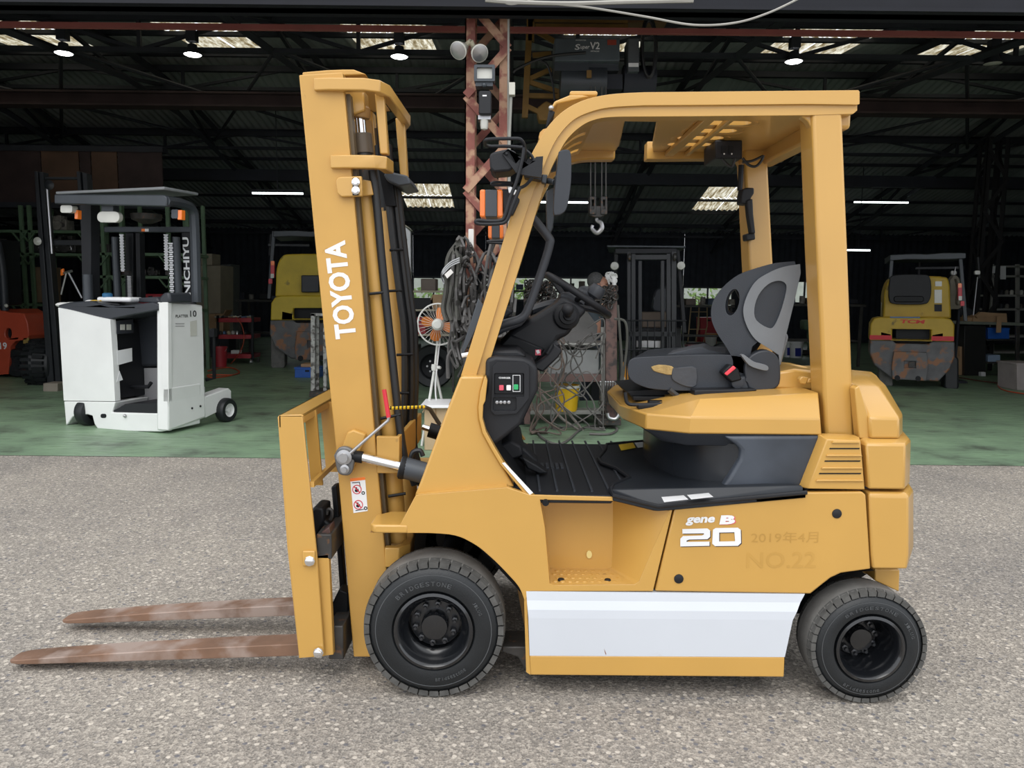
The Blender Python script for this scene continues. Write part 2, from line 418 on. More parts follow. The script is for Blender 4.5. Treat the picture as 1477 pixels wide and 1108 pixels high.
truss(14.2, 5.02, step=1.9, ph=.6); truss(23.4, 3.2, step=1.8)
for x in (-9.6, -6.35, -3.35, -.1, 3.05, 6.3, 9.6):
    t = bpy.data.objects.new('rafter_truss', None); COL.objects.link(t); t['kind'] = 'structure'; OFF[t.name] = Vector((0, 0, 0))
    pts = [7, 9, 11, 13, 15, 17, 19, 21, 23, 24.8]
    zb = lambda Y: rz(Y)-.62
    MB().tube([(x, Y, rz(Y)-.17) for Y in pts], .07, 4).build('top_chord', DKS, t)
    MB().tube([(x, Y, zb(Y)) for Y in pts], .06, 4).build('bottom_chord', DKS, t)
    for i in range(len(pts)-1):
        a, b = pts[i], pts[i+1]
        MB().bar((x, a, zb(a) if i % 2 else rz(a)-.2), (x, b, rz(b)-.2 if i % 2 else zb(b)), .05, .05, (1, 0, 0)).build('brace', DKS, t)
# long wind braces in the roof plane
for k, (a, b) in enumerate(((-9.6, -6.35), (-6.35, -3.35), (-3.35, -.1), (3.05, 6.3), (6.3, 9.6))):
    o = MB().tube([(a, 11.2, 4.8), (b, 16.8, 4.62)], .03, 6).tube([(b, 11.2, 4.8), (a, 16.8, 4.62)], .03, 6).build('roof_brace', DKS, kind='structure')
# front header beam, crane rail, middle crane beam
MB().box((-17, 6.80, 3.82), (17, 6.92, 5.1)).box((-17, 6.72, 3.82), (17, 7.0, 3.85)).build('front_beam', mat('navy_black_steel', (.010, .011, .016), .7, spec=.3), kind='structure')
mb = MB(); mb.box((-17, 8.3, 4.135), (17, 8.36, 4.185)); mb.build('crane_rail', mat('rail_red', (.30, .09, .08), .7), kind='structure')
MB().box((-17, 12.9, 4.42), (17, 12.98, 4.62)).box((-17, 12.8, 4.40), (17, 13.1, 4.43)).box((-17, 12.8, 4.60), (17, 13.1, 4.63)).build('crane_beam', RUSTD, kind='structure')
MB().box((-17, 17.9, 3.95), (17, 18.05, 4.2)).build('crane_beam', DKS, kind='structure')
# walls
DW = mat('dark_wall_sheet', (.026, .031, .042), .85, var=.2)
def wall_sheet(mb, p0, p1, z0, z1, pitch=.2, amp=.015):
    p0 = Vector((*p0, 0)); p1 = Vector((*p1, 0)); L = (p1-p0).length; n = int(L/pitch*4); d = (p1-p0)/n; nn = Vector((-d.y, d.x, 0)).normalized()
    vs = []
    for i in range(n+1):
        q = p0+d*i+nn*amp*math.sin(2*math.pi*i/4); vs += [(q.x, q.y, z0), (q.x, q.y, z1)]
    mb.add(vs, [(2*i, 2*i+2, 2*i+3, 2*i+1) for i in range(n)])
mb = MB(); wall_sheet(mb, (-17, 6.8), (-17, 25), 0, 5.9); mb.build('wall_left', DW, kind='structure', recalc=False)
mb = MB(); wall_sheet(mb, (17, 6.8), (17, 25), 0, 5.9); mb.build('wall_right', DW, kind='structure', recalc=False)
mb = MB(); wall_sheet(mb, (-17, 6.9), (-8.2, 6.9), 0, 5); wall_sheet(mb, (8.2, 6.9), (17, 6.9), 0, 5); mb.build('added_front_wall', DW, kind='structure', recalc=False)  # unseen flanking walls, added to limit the daylight entering the hall
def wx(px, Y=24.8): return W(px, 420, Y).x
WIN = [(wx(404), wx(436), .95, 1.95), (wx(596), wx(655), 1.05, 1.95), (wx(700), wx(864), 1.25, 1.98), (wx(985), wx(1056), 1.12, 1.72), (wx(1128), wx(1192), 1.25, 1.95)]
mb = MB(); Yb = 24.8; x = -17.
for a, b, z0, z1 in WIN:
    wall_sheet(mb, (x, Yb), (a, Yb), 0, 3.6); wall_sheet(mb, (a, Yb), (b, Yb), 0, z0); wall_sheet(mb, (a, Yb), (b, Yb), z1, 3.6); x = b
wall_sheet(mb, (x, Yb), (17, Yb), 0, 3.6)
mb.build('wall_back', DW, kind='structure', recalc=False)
for i, (a, b, z0, z1) in enumerate(WIN):
    w = bpy.data.objects.new('window_%d' % (i+1), None); COL.objects.link(w); w['kind'] = 'structure'; OFF[w.name] = Vector((0, 0, 0))
    m = MB()
    for z in (z0, z1): m.box((a, Yb-.05, z-.03), (b, Yb+.03, z+.03))
    nx = max(2, int((b-a)/1.0)+1)
    for k in range(nx+1): xx = a+(b-a)*k/nx; m.box((xx-.025, Yb-.04, z0), (xx+.025, Yb+.02, z1))
    m.build('window_frame', DGR, w)
    for k in range(nx): MB().box((a+(b-a)*k/nx+.03, Yb-.005, z0+.03), (a+(b-a)*(k+1)/nx-.03, Yb+.002, z1-.03)).build('pane', GLASS, w)
# shrubs outside the back windows (leaves nobody could count)
mb = MB()
for i in range(1500):
    cx = R.choice([R.uniform(-9, -6), R.uniform(-4.5, -1.2), R.uniform(-.6, .5), R.uniform(6, 10)]); cy = R.uniform(29, 31); cz = abs(R.gauss(.9, .55))
    r = R.uniform(.06, .16); a = R.uniform(0, 6.3); b = R.uniform(-.8, .8)
    u = Vector((math.cos(a), math.sin(a)*.5, b)).normalized()*r; v = Vector((-math.sin(a)*.4, .3, .8)).normalized()*r*.6
    c = Vector((cx, cy, cz)); mb.add([c-u, c-v, c+u, c+v], [(0, 1, 2, 3)])
mb.build('shrub_foliage', LEAF, label='green shrubs growing outside behind the back windows', cat='shrubs', kind='stuff', recalc=False)
mb = MB(); mb.box((-30, 33, 0), (30, 33.3, 2.3)); mb.build('backdrop_wall', mat('pale_backdrop', (.36, .38, .34), .9), kind='structure')  # invented wall, raised to cover the sky and dim the back windows

# red-brown lattice column
def lattice(name, px0, px1, Y, mt, ztop=5.0, label=None, legw=.09, dy=.34, z0=0.004, fw=.07, nstep=.42, ph=0.):
    t = bpy.data.objects.new(name, None); COL.objects.link(t); t['kind'] = 'structure'; OFF[t.name] = Vector((0, 0, 0))
    xa, xb = W(px0, 300, Y).x, W(px1, 300, Y).x
    for x in (xa, xb):
        for yy, s in ((Y, 1), (Y+dy, -1)):
            sx = 1 if x == xa else -1
            m = MB(); m.box((min(x, x+sx*legw), min(yy, yy+s*.012), z0), (max(x, x+sx*legw), max(yy, yy+s*.012), ztop))
            m.box((min(x, x+sx*.012), min(yy, yy+s*legw), z0), (max(x, x+sx*.012), max(yy, yy+s*legw), ztop)); m.build('angle_leg', mt, t)
    z = .2+ph; i = 0
    while z < ztop-.3:
        for yy, fl in ((Y-.012-.015*(i % 2), 0), (Y+dy+.004+.015*(i % 2), 1)):
            a, b = ((xa+.01, xb-.01) if (i+fl) % 2 else (xb-.01, xa+.01))
            MB().bar((a, yy, z), (b, yy, z+nstep), .014, fw, (0, 0, 1)).build('lacing_bar', mt, t)
        for xx, fl in ((xa+.02, 0), (xb-.02, 1)):
            a, b = ((Y, Y+dy) if (i+fl) % 2 else (Y+dy, Y))
            MB().bar((xx, a, z), (xx, b, z+nstep), .05, .012, (1, 0, 0)).build('lacing_bar', mt, t)
        z += nstep+.0; i += 1
    return t
lattice('lattice_column', 670, 733, 7.15, RUST, ztop=4.9, nstep=.415, ph=.10)
lattice('lattice_column', 1418, 1450, 15.6, mat('black_steel', (.012, .012, .014), .8), ztop=4.6, nstep=.6)
# plank-clad mezzanine on the left
mz = bpy.data.objects.new('trim_mezzanine', None); COL.objects.link(mz); mz['kind'] = 'structure'; OFF[mz.name] = Vector((0, 0, 0))
Ym = 14.6; xs = [-14, -12.5, -11.2, -9.9] + [W(p, 250, Ym).x for p in (60, 115, 132, 170, 235)]
for i in range(len(xs)-1):
    MB().box((xs[i]+.01, Ym, 3.05), (xs[i+1]-.01, Ym+.03, 3.98)).build('board_panel', [BRN, RUSTD][i % 2], mz)
MB().box((-14, Ym-.02, 3.98), (xs[-1]+.02, Ym+.2, 4.08)).box((-14, Ym-.02, 2.95), (xs[-1]+.02, Ym+.2, 3.05)).build('edge_beam', DKS, mz)

# ceiling lamps
def bell(px, py, Y, on=True, lab=''):
    p = W(px, py, Y); o = root('high_bay_lamp', lab, 'lamp', p, 'high bay lamps hanging from the roof truss')
    MB().lathe([(.04, .14), (.06, .13), (.07, .08), (.125, .0), (.12, 0.), (.06, .07), (.02, .09)], p, (0, 0, 1), 20, cap=False).build('lamp_shade', DKS, o)
    MB().lathe([(.0, .015), (.09, .01), (.112, .0), (.09, -.010), (.0, -.015)], p, (0, 0, 1), 20).build('diffuser', LITE if on else GLASSY, o)
    MB().cbox(p+Vector((0, 0, .24)), (.13, .12, .14)).tube([p+Vector((0, 0, .3)), Vector((p.x, p.y, 4.8))], .012, 6).build('ballast_box', DKS, o)
bell(92, 77, 10.9, lab='lit lamp above the white reach truck, leftmost of the round roof lamps')
bell(278, 79, 10.9, lab='lit round lamp hanging left of the tall yellow mast')
bell(576, 82, 10.9, lab='lit round lamp hanging between the yellow mast and the red column')
bell(1145, 89, 10.9, lab='lit round lamp hanging above the truck roof under a skylight')
bell(1432, 92, 10.9, on=False, lab='unlit round lamp under the skylight at the far right')
def tubelamp(xa, xb, py, Y, lab):
    a, b = W(xa, py, Y), W(xb, py, Y); c = (a+b)/2; b.z = a.z = c.z
    o = root('fluorescent_lamp', lab, 'lamp', c, 'fluorescent lamps on the dark ceiling')
    MB().tube([a, b], .018, 8).build('tube', TUBEL, o)
    MB().box((a.x-.02, Y-.04, c.z+.02), (b.x+.02, Y+.04, c.z+.07)).tube([c+Vector((0, 0, .05)), Vector((c.x, c.y, rz(Y)-.03))], .01, 5).build('housing', DKS, o)
tubelamp(364, 437, 279, 15.4, 'bright fluorescent lamp left of the yellow mast')
tubelamp(780, 850, 292, 15.8, 'bright fluorescent lamp behind the round mirror of the truck')
tubelamp(1222, 1255, 361, 19, 'small fluorescent lamp right of the rear roof pillar')
tubelamp(1232, 1310, 292, 19.3, 'dim fluorescent lamp high in the dark right side')

# overhead crane: yellow end frame, hoist, hook block
cY = 9.25
o = root('crane_frame', 'old yellow crane frame with lattice sides under the front beam', 'crane', W(850, 40, cY))
def B(mb, a, b, Y, w=.05): mb.bar(W(a[0], a[1], Y), W(b[0], b[1], Y), w, w, (0, 1, 0)); return mb
for nm, L in (('frame_post', [((765, 12), (757, 170)), ((766, 60), (766, 10))]), ('top_girder', [((765, 10), (965, 12)), ((766, 28), (905, 30)), ((772, 40), (905, 41))]),
              ('brace', [((768, 42), (800, 60)), ((768, 24), (822, 8)), ((762, 115), (795, 100)), ((762, 118), (822, 138)), ((755, 138), (850, 140)), ((768, 80), (795, 78)), ((757, 152), (790, 168))])):
    for a, b in L:
        m = MB(); B(m, a, b, cY, .07 if nm != 'brace' else .05); m.build(nm, YCR, o)
m = MB(); m.px(rect(766, 8, 965, 27), cY, cY+.12, cY+.4); m.build('girder', mat('crane_brown', (.13, .07, .03), .7, var=.2), o)
m = MB(); m.px([(775, 165), (775, 156), (782, 150), (788, 146), (796, 150), (802, 165), (798, 174), (778, 174)], cY, cY-.02, cY+.2); m.build('motor_cover', YCR, o, bevel=.01)
o = root('hoist', 'dark grey electric hoist with white lettering hanging under the crane', 'hoist', W(860, 80, 8.8))
hY = 8.6
MB().px(rect(800, 55, 894, 88), hY, hY, hY+.45).build('housing', mat('hoist_grey', (.085, .105, .12), .45), o, bevel=.01)
MB().px(rect(800, 88, 850, 100), hY, hY+.05, hY+.4).px(rect(848, 88, 894, 98), hY, hY+.1, hY+.4).build('lower_cover', DGYM, o)
MB().px(rect(906, 55, 922, 103), hY, hY, hY+.3).build('control_box', mat('hoist_grey2', (.08, .09, .10), .45), o, bevel=.008)
MB().px(rect(906.5, 91, 921, 96.5), hY, hY-.004, hY).build('maker_plate', DEC, o)
MB().lathe([(.0, 0), (.19, 0), (.19, .5), (0, .5)], W(808, 118, hY+.25), (1, 0, 0), 20).build('rope_drum', DGYM, o)
MB().lathe([(.0, 0), (.17, 0), (.17, .35), (0, .35)], W(898, 118, hY+.25), (1, 0, 0), 20).build('motor', DKS, o)
MB().px(rect(830, 103, 900, 125), hY, hY+.1, hY+.35).build('drum_frame', DKS, o)
MB().px(rect(846, 102, 853, 113), hY, hY-.02, hY).build('limit_weight', YCR, o)
MB().px(rect(876, 57.5, 889, 65), hY, hY-.004, hY-.001).build('warning_plate', mat('dull_red_label', (.3, .05, .03), .5), o)
m = MB(); textpx(m, 'S', 833, 68, hY, 7, 8, -0, .02, .2, .004); textpx(m, 'uper', 843.5, 69.5, hY, 13, 5.5, 0, .01, .2, .004); textpx(m, 'V2', 858, 66, hY, 14, 10, 0, .02, .0, .004)
textpx(m, 'INVERTER', 838, 58.2, hY, 15, 1.8, 0, 0, 0, .004); textpx(m, 'HITACHI', 858, 74, hY, 12, 2, 0, 0.02, 0, .004); m.build('lettering', DEC, o)
MB().tube(cr([W(*p, hY-.05) for p in ((740, 105), (745, 100), (770, 88), (800, 80), (845, 76))], 6), .015, 6).tube(cr([W(*p, hY-.05) for p in ((779, 87), (790, 95), (797, 120), (800, 145))], 6), .012, 6).build('control_cable', HOSE, o)
m = MB()
for k in range(6): m.tube([W(936+9*math.cos(t)*(1+.05*k), 70+40*math.sin(t)*(1+.03*k), hY+.03*k) for t in [2*math.pi*i/22 for i in range(23)]], .014, 6)
m.build('cable_loop', HOSE, o)
o = root('hook_block', 'steel crane hook block hanging on four wire ropes', 'hook', W(861, 300, 8.6))
m = MB()
for x in (852, 858.5, 868, 874): m.tube([W(x, 100, 8.7), W(x, 288, 8.6)], .007, 5)
m.build('wire_rope', CABLE, o)
for x in (850, 866): MB().px(rect(x, 284, x+9.5, 310), 8.6, 8.55, 8.75, [rect(x+3, 289, x+6, 302)]).build('sheave', IRON, o, bevel=.006)
MB().px([(849, 297), (874, 297), (872, 311), (866, 314), (857, 314), (850, 311)], 8.6, 8.57, 8.72).build('block_body', IRON, o, bevel=.01)
hk = cr([W(*p, 8.64) for p in ((861, 312), (861, 318), (867, 322), (868, 330), (861, 336), (854, 330), (855, 325))], 6)
MB().tube(hk, .02, 8, rs=[.016+.012*math.sin(math.pi*i/(len(hk)-1)) for i in range(len(hk))]).build('hook', STL, o)

# fittings on the lattice column
cy = 7.05
def flood(px, py, dx, lab):
    o = root('reflector_floodlight', lab, 'floodlight', W(px, py, cy), 'pair of glass reflector floodlights'); c = W(px, py, cy-.08); ax = Vector((dx, -.7, -.45)).normalized()
    MB().lathe([(.02, -.16), (.035, -.14), (.045, -.07), (.075, -.02), (.078, 0), (.07, .004)], c, ax, 24, cap=False).build('reflector', GLASSY, o)
    MB().lathe([(0, .012), (.05, .008), (.073, .0), (.05, -.008), (0, -.012)], c, ax, 24).build('lens', STL, o)
    MB().tube([c-ax*.13, W(679, 59, cy-.02)], .022, 10).build('lamp_holder', mat('cream_plastic', (.5, .45, .33), .6), o)
flood(661, 73, -.35, 'glass reflector floodlight on the left side of the red column')
flood(692, 77, .35, 'glass reflector floodlight just right of its twin on the red column')
o = root('floodlight', 'grey square floodlight with sensor fixed to the red column', 'floodlight', W(699, 108, cy))
MB().px(rrect(684, 95, 714, 119, 2), cy-.12, cy-.16, cy-.06, [rrect(688, 99, 710, 115, 1)]).build('housing', DGYM, o, bevel=.006)
MB().px(rect(688, 99, 710, 115), cy-.12, cy-.13, cy-.12).build('glass_front', GLASSY, o)
MB().px(rect(686, 119, 711, 126), cy-.1, cy-.14, cy-.02).ball(W(698.5, 123, cy-.15), .022).build('sensor', [DGYM], o)
o = root('sensor_light', 'black upright sensor lamp with clear globe on the red column', 'lamp', W(699, 150, cy))
MB().px(rrect(691, 134, 709, 168, 3), cy-.12, cy-.2, cy-.05).build('housing', BLK, o, bevel=.01)
MB().px(rect(690, 168, 708, 174), cy-.1, cy-.15, cy-.02).build('bracket', STL, o)
MB().lathe([(.0, -.06), (.03, -.05), (.036, -.02), (.036, .03), (0, .03)], W(698.5, 178, cy-.12), (0, 0, 1), 16).build('globe', GLASSY, o)
MB().px(rect(696, 137, 702, 139), cy-.2, cy-.202, cy-.2).build('maker_label', DEC, o)
o = root('switch_box', 'small cream electrical box with conduit on the red column', 'electrical box', W(738, 131, cy))
MB().px(rect(734, 122, 743, 140), cy, cy-.08, cy+.0).build('box_body', mat('cream_box', (.55, .54, .47), .5), o, bevel=.005)
MB().tube([W(737, 140, cy-.03), W(734.5, 200, cy-.03), W(734, 420, cy-.03)], .014, 8).tube([W(733.5, 0, cy-.01), W(733, 240, cy-.01)], .01, 8).build('conduit', mat('conduit_grey', (.3, .3, .27), .5), o)
o = MB().px(rrect(676, 331, 683.5, 366, 1), cy, cy-.05, cy-.02).build('plastic_tag', mat('white_plastic', (.7, .68, .65), .5), bevel=.003, label='white plastic strip fixed low on the red column', cat='strip')
# wires at the top
for i, (L, r, lab) in enumerate(((((700, 0), (740, 3), (820, 5), (900, 3), (1000, 1)), .017, 'thick grey cable running along the top of the opening'),
     (((800, 6), (850, 11), (930, 24), (1000, 36), (1060, 33), (1110, 18), (1160, -6)), .009, 'pale thin wire sagging in front of the crane'),
     (((700, -10), (718, -2), (735, 6), (760, 2), (790, -8)), .008, 'short grey wire looping beside the column top'))):
    MB().tube(cr([W(*p, 6.5) for p in L], 8), r, 6).build('overhead_wire', mat('pale_wire', (.35, .34, .31), .6), label=lab, cat='wire')
# ================================================================== MAIN YELLOW FORKLIFT
YC = 3.19; YB = 2.63
fk = root('forklift', 'large yellow counterbalance forklift standing on the asphalt in front of the hall', 'forklift', (W(900, 900, YB).x, YC, 0))
def sym(build, name, mats, parent=fk, mir=True, **k):
    """one part on the near side and its mirror on the far side"""
    for mr in ((None, YC) if mir else (None,)):
        m = MB(); build(m, mr); o = m.build(name, mats, parent, **k)
    return o
def side(y, mr): return y if mr is None else 2*YC-y
# ---- wheels
def embossed(mb, s, c, r, a0, a1, h, y, rev=False, bold=.0):
    """lettering bent round the tyre wall; a0..a1 in degrees, clockwise from the top as seen from the camera"""
    n = len(s)
    for i, ch in enumerate(s):
        if ch == ' ': continue
        a = math.radians(a0+(a1-a0)*(i+.5)/n); w = abs(math.radians(a1-a0))/n*r*(.22 if ch in 'Iil1' else .72)
        rad = Vector((math.sin(a), 0, math.cos(a))); tan = Vector((math.cos(a), 0, -math.sin(a)))
        u, v = (tan, rad) if not rev else (-tan, -rad)
        text(mb, ch, Vector((c.x, y, c.z))+rad*r, u, v, w, h, bold, 0, .0012)
EMB = mat('embossed_rubber', (.065, .07, .075), .5)
RUBM = mat('worn_lug_rubber', (.075, .074, .07), .7, var=.4, scale=14, bump=.3, bscale=120)
def wheel(c, r, w, rimr, name, labels, nuts=10, near=True, rear=False):
    s = 1 if near else -1; y = c.y; ax = (0, s, 0)
    W0 = MB().lathe([(rimr, .022), (rimr+.012, .004), (rimr+.03, .000), (r*.80, .004), (r*.87, .014), (r*.905, .022), (r*.955, .04), (r*.965, .06), (r*.965, w-.06), (r*.955, w-.03), (r*.87, w-.01), (rimr, w-.005)], c, ax, 64, cap=False).build(name, [RUB], fk)
    # tread blocks, one stuff part
    m = MB(); nb = 40
    for i in range(nb):
        a = 2*math.pi*i/nb; da = 2*math.pi/nb*.43
        for (ya, yb, ph, ra) in ((.012, w*.24, 0, .905), (w*.76, w-.012, 0, .905)):
            aa = a+ph*2*math.pi/nb; vs = []
            for yy, sh in ((ya, .0), (yb, .25)):
                for rr in (r*.95, r):
                    for q in (-da, da):
                        t = aa+q+sh*da; r2 = rr if not ((yy == ya and ph == 0 and ya < .1) or (yy == yb and yb > w-.03)) else (r*.90 if rr < r*.96 else r*.975)
                        vs.append((c.x+math.sin(t)*r2, y+s*yy, c.z+math.cos(t)*r2))
            m.add(vs, [(0, 1, 3, 2), (4, 6, 7, 5), (0, 4, 5, 1), (2, 3, 7, 6), (0, 2, 6, 4), (1, 5, 7, 3)])
    m.build('tread_block', [RUBM], W0, kind='stuff')
    MB().lathe([(r*.955, w*.17), (r*.992, w*.19), (r*.996, w*.3), (r*.996, w*.7), (r*.992, w*.81), (r*.955, w*.83)], c, ax, 64, cap=False).build('tread_band', RUBT, W0)
    m = MB().lathe([(rimr+.002, .026), (rimr+.004, .000), (rimr-.006, -.004), (rimr-.014, .004), (rimr-.022, .03), (rimr-.04, .05), (rimr*.80, .065), (rimr*.72, .075), (rimr*.70, .10), (0, .10)] if not rear else
                   [(rimr+.002, .026), (rimr+.004, .000), (rimr-.006, -.003), (rimr-.016, .01), (rimr-.024, .05), (rimr*.78, .085), (rimr*.72, .10), (rimr*.66, .14), (0, .14)], c, ax, 48, cap=False)
    rimo = m.build('rim', [RIM], fk)
    d = .10 if not rear else .14; hr = rimr*.36
    MB().lathe([(hr, d), (hr, d-.055), (hr*.93, d-.064), (hr*.3, d-.068), (0, d-.068)], c, ax, 28).build('hub', RIM, rimo)
    MB().lathe([(rimr*.66, d), (rimr*.66, d-.012), (rimr*.40, d-.016), (hr, d-.016)], c, ax, 36, cap=False).build('disc_plate', RIM2, rimo)
    for i in range(nuts):
        a = 2*math.pi*(i+.3)/nuts; rr = rimr*.53
        p = Vector((c.x+math.cos(a)*rr, y, c.z+math.sin(a)*rr))
        MB().lathe([(.012, d-.016), (.012, d-.034), (.006, d-.036), (.006, d-.048), (0, d-.048)], p, ax, 6).build('wheel_nut', RIM2, rimo)
    if near:
        m = MB()
        for (t, a0, a1, rr, h, rev) in labels: embossed(m, t, c, rr*r, a0, a1, h, y, rev, .01)
        m.lathe([(r*.80, -.0005), (r*.812, -.0005)], (c.x, c.y+.004, c.z), ax, 60, cap=False)
        m.build('lettering', EMB, W0, label='raised lettering on the tyre wall')
    return W0
cf = W(625, 912, 2.61); cf.z = .256; crr = W(1256, 937, 2.60); crr.z = .212
wheel(cf, .256, .20, .137, 'front_tyre', [('BRIDGESTONE', -48, 22, .69, .016, False), ('J-LUG', 52, 70, .7, .012, False), ('Bridgestone', 178, 140, .70, .012, True)])
wheel(crr, .212, .17, .118, 'rear_tyre', [('BRIDGESTONE', -40, 35, .72, .012, False), ('J-LUG', 48, 75, .72, .011, False), ('Bridgestone', 215, 165, .74, .011, True)], rear=True)
for c, r, w, rr, nm in ((cf, .256, .20, .137, 'front_tyre'), (crr, .212, .17, .118, 'rear_tyre')):
    wheel(Vector((c.x, 2*YC-c.y, c.z)), r, w, rr, nm, [], near=False, rear=nm == 'rear_tyre', nuts=6)
MB().lathe([(.05, 0), (.05, 2*(YC-2.75))], (cf.x, 2.75, cf.z), (0, 1, 0), 12).build('front_axle', BLKD, fk)
MB().lathe([(.045, 0), (.045, 2*(YC-2.78))], (crr.x, 2.78, crr.z), (0, 1, 0), 12).build('rear_axle', BLKD, fk)
# ---- side panels
arch = cr([(577, 769, 0), (647, 771, 0), (682, 784, 0), (709, 805, 0), (733, 829, 0), (749, 848, 0), (757, 868, 0)], 5); arch = [(p.x, p.y) for p in arch]
P_front = [(577, 757), (600, 714), (731, 703), (764, 714), (882, 717), (971, 731), (942, 853), (764, 853)] + arch[::-1]
hole = [(779, 721), (885, 723), (966, 737), (942, 790), (922, 838), (915, 843), (800, 844), (793, 842), (791, 815), (786, 760)]
inner = [(783, 716), (876, 716), (884, 722), (884, 770), (882, 818), (878, 820), (800, 820), (793, 819), (792, 800), (787, 755)]
def fp(m, mr): m.px(P_front, YB, YB, YB+.025, [hole], mirror=mr)
m = MB(); fp(m, None); m.build('front_side_panel', YEL, fk, bevel=.004)
P_far = [(533, 769), (534, 757), (577, 757), (600, 714), (731, 703), (764, 728), (882, 732), (971, 740), (942, 853), (764, 853)] + arch[::-1]
m = MB(); m.px(P_far, YB, YB, YB+.025, mirror=YC); m.build('front_side_panel', YEL, fk, bevel=.004)
def pocket(m, mr):
    a = [W(p[0], p[1], YB) for p in hole]; b = [W(p[0], p[1], 2.79) for p in inner]
    mid = []
    for i, (p, q) in enumerate(zip(a, b)): mid.append(p.lerp(q, .45))
    for l in (a, mid, b):
        for p in l: p.y = side(p.y, mr)
    m.loft([a, b], cap=False); m.add(b, [tuple(range(len(b)))])
sym(pocket, 'step_recess', YEL, mir=False, angle=50)
m = MB()
for j in range(3):
    for i in range(8):
        c = WZ(806+i*11+(j % 2)*5, 826+j*6.2, .432); m.lathe([(.012, 0), (.009, .005), (.004, .006), (0, .006)], (c.x, c.y, W(850, 835, 2.7).z-.0), (0, 0, 1), 8)
zst = W(800, 844, YB).z
m = MB()
for j in range(4):
    for i in range(10):
        m.lathe([(.011, 0), (.008, .004), (.004, .005), (0, .005)], (W(800, 835, 2.7).x+i*.0265+(j % 2)*.013, YB+.03+j*.035, zst+.001+ (.16-j*.035)*0), (0, 0, 1), 8)
m.build('step_dimple', YELW, fk, kind='stuff')
for px_ in (809, 876): MB().lathe([(.013, 0), (.01, .006), (0, .007)], (W(px_, 836, 2.68).x, 2.67, zst+.003), (0, 0, 1), 12).build('step_bolt', BLKD, fk)
MB().px(ell(850, 800.5, 4, 5.5), 2.78, 2.783, 2.79).build('paint_chip', mat('bare_cream_primer', (.75, .62, .25), .6), fk)
MB().lathe([(.013, 0), (.011, -.008), (.0, -.008)], W(787, 725, YB), (0, 1, 0), 12).build('panel_bolt', BLKD, fk)
P_rear = [(974, 731), (1165, 710.5), (1244, 709.5), (1249, 714), (1256, 821), (1213, 827), (1198, 834), (1184, 845), (1169, 857), (945, 853)]
sym(lambda m, mr: m.px(P_rear, YB, YB, YB+.03, mirror=mr), 'rear_side_panel', YEL, bevel=.005)
for a, b in ((1207, 741), (979, 835)): MB().lathe([(.017, 0), (.0165, -.003), (.008, -.006), (0, -.006)], W(a, b, YB), (0, 1, 0), 20).build('rubber_plug', BLK, fk)
# skirt, creased lengthwise
def skirt(prof, x0, x1, m, mr):
    pass
rows = [((759, 853), (1161, 857), 0), ((760, 866), (1154, 869), -.002), ((761, 878), (1148, 881), -.010), ((762, 890), (1142, 893), -.010), ((764, 946), (1132, 948), 0)]
def sk(rows, m, mr):
    for k in range(len(rows)-1):
        l = []
        for (a, b, d) in (rows[k], rows[k+1]):
            p, q = W(*a, YB), W(*b, YB); p.y = q.y = side(YB+d, mr); l.append((p, q))
        t = .03*(1 if mr is None else -1)
        (p, q), (r_, s_) = l; back = [Vector((v.x, side(YB, mr)+t, v.z)) for v in (p, q, s_, r_)]
        m.add([p, q, s_, r_]+back, [(0, 1, 2, 3), (4, 7, 6, 5), (0, 4, 5, 1), (1, 5, 6, 2), (2, 6, 7, 3), (3, 7, 4, 0)])
sym(lambda m, mr: sk(rows, m, mr), 'white_skirt_band', WHTS, angle=25)
sym(lambda m, mr: m.px([(764, 946), (1132, 948), (1131, 977), (765, 974)], YB, YB, YB+.03, mirror=mr), 'lower_sill', YEL, bevel=.004)
sym(lambda m, mr: m.px([(756, 866), (759.5, 853), (765, 974), (759, 970)], YB, YB+.002, YB+.05, mirror=mr), 'sill_edge', YEL)
for (a, b, c_, d) in (((1151, 880), 0, 0, 0),): pass
m = MB()
for L in (((869, 926), (871, 935), (874, 944)), ((845, 909), (847, 911)), ((921, 920), (922, 922)), ((1003, 917), (1004, 920)), ((995, 920), (996, 923)), ((1087, 930), (1088, 933))):
    m.tube([W(*p, YB-.0005) for p in L], .0016, 5)
m.build('paint_scratch', mat('scratch_brown', (.25, .10, .05), .7), fk)
# inner wheel arches
def arch_in(pts, y0, y1, m, mr):
    a = [W(p[0], p[1], YB) for p in pts]
    l1 = [Vector((p.x, side(y0, mr), p.z)) for p in a]; l2 = [Vector((p.x, side(y1, mr), p.z)) for p in a]
    m.loft([l1, l2], cap=False, closed=False)
full = [(533, 769)] + arch + [(760, 905), (762, 940), (765, 974)]
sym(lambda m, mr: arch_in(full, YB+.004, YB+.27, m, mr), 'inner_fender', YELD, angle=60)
rarch = [(1131, 977), (1133, 945), (1138, 905), (1146, 882), (1162, 860), (1184, 845), (1200, 834), (1230, 826), (1262, 824)]
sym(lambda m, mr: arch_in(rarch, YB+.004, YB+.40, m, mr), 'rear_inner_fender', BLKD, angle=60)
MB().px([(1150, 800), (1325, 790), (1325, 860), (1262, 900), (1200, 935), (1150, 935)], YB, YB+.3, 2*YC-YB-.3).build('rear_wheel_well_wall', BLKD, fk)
MB().px([(577, 775), (770, 775), (770, 960), (760, 960), (745, 880), (700, 820), (640, 800), (577, 800)], YB, YB+.26, 2*YC-YB-.26).build('wheel_well_wall', YELD, fk)
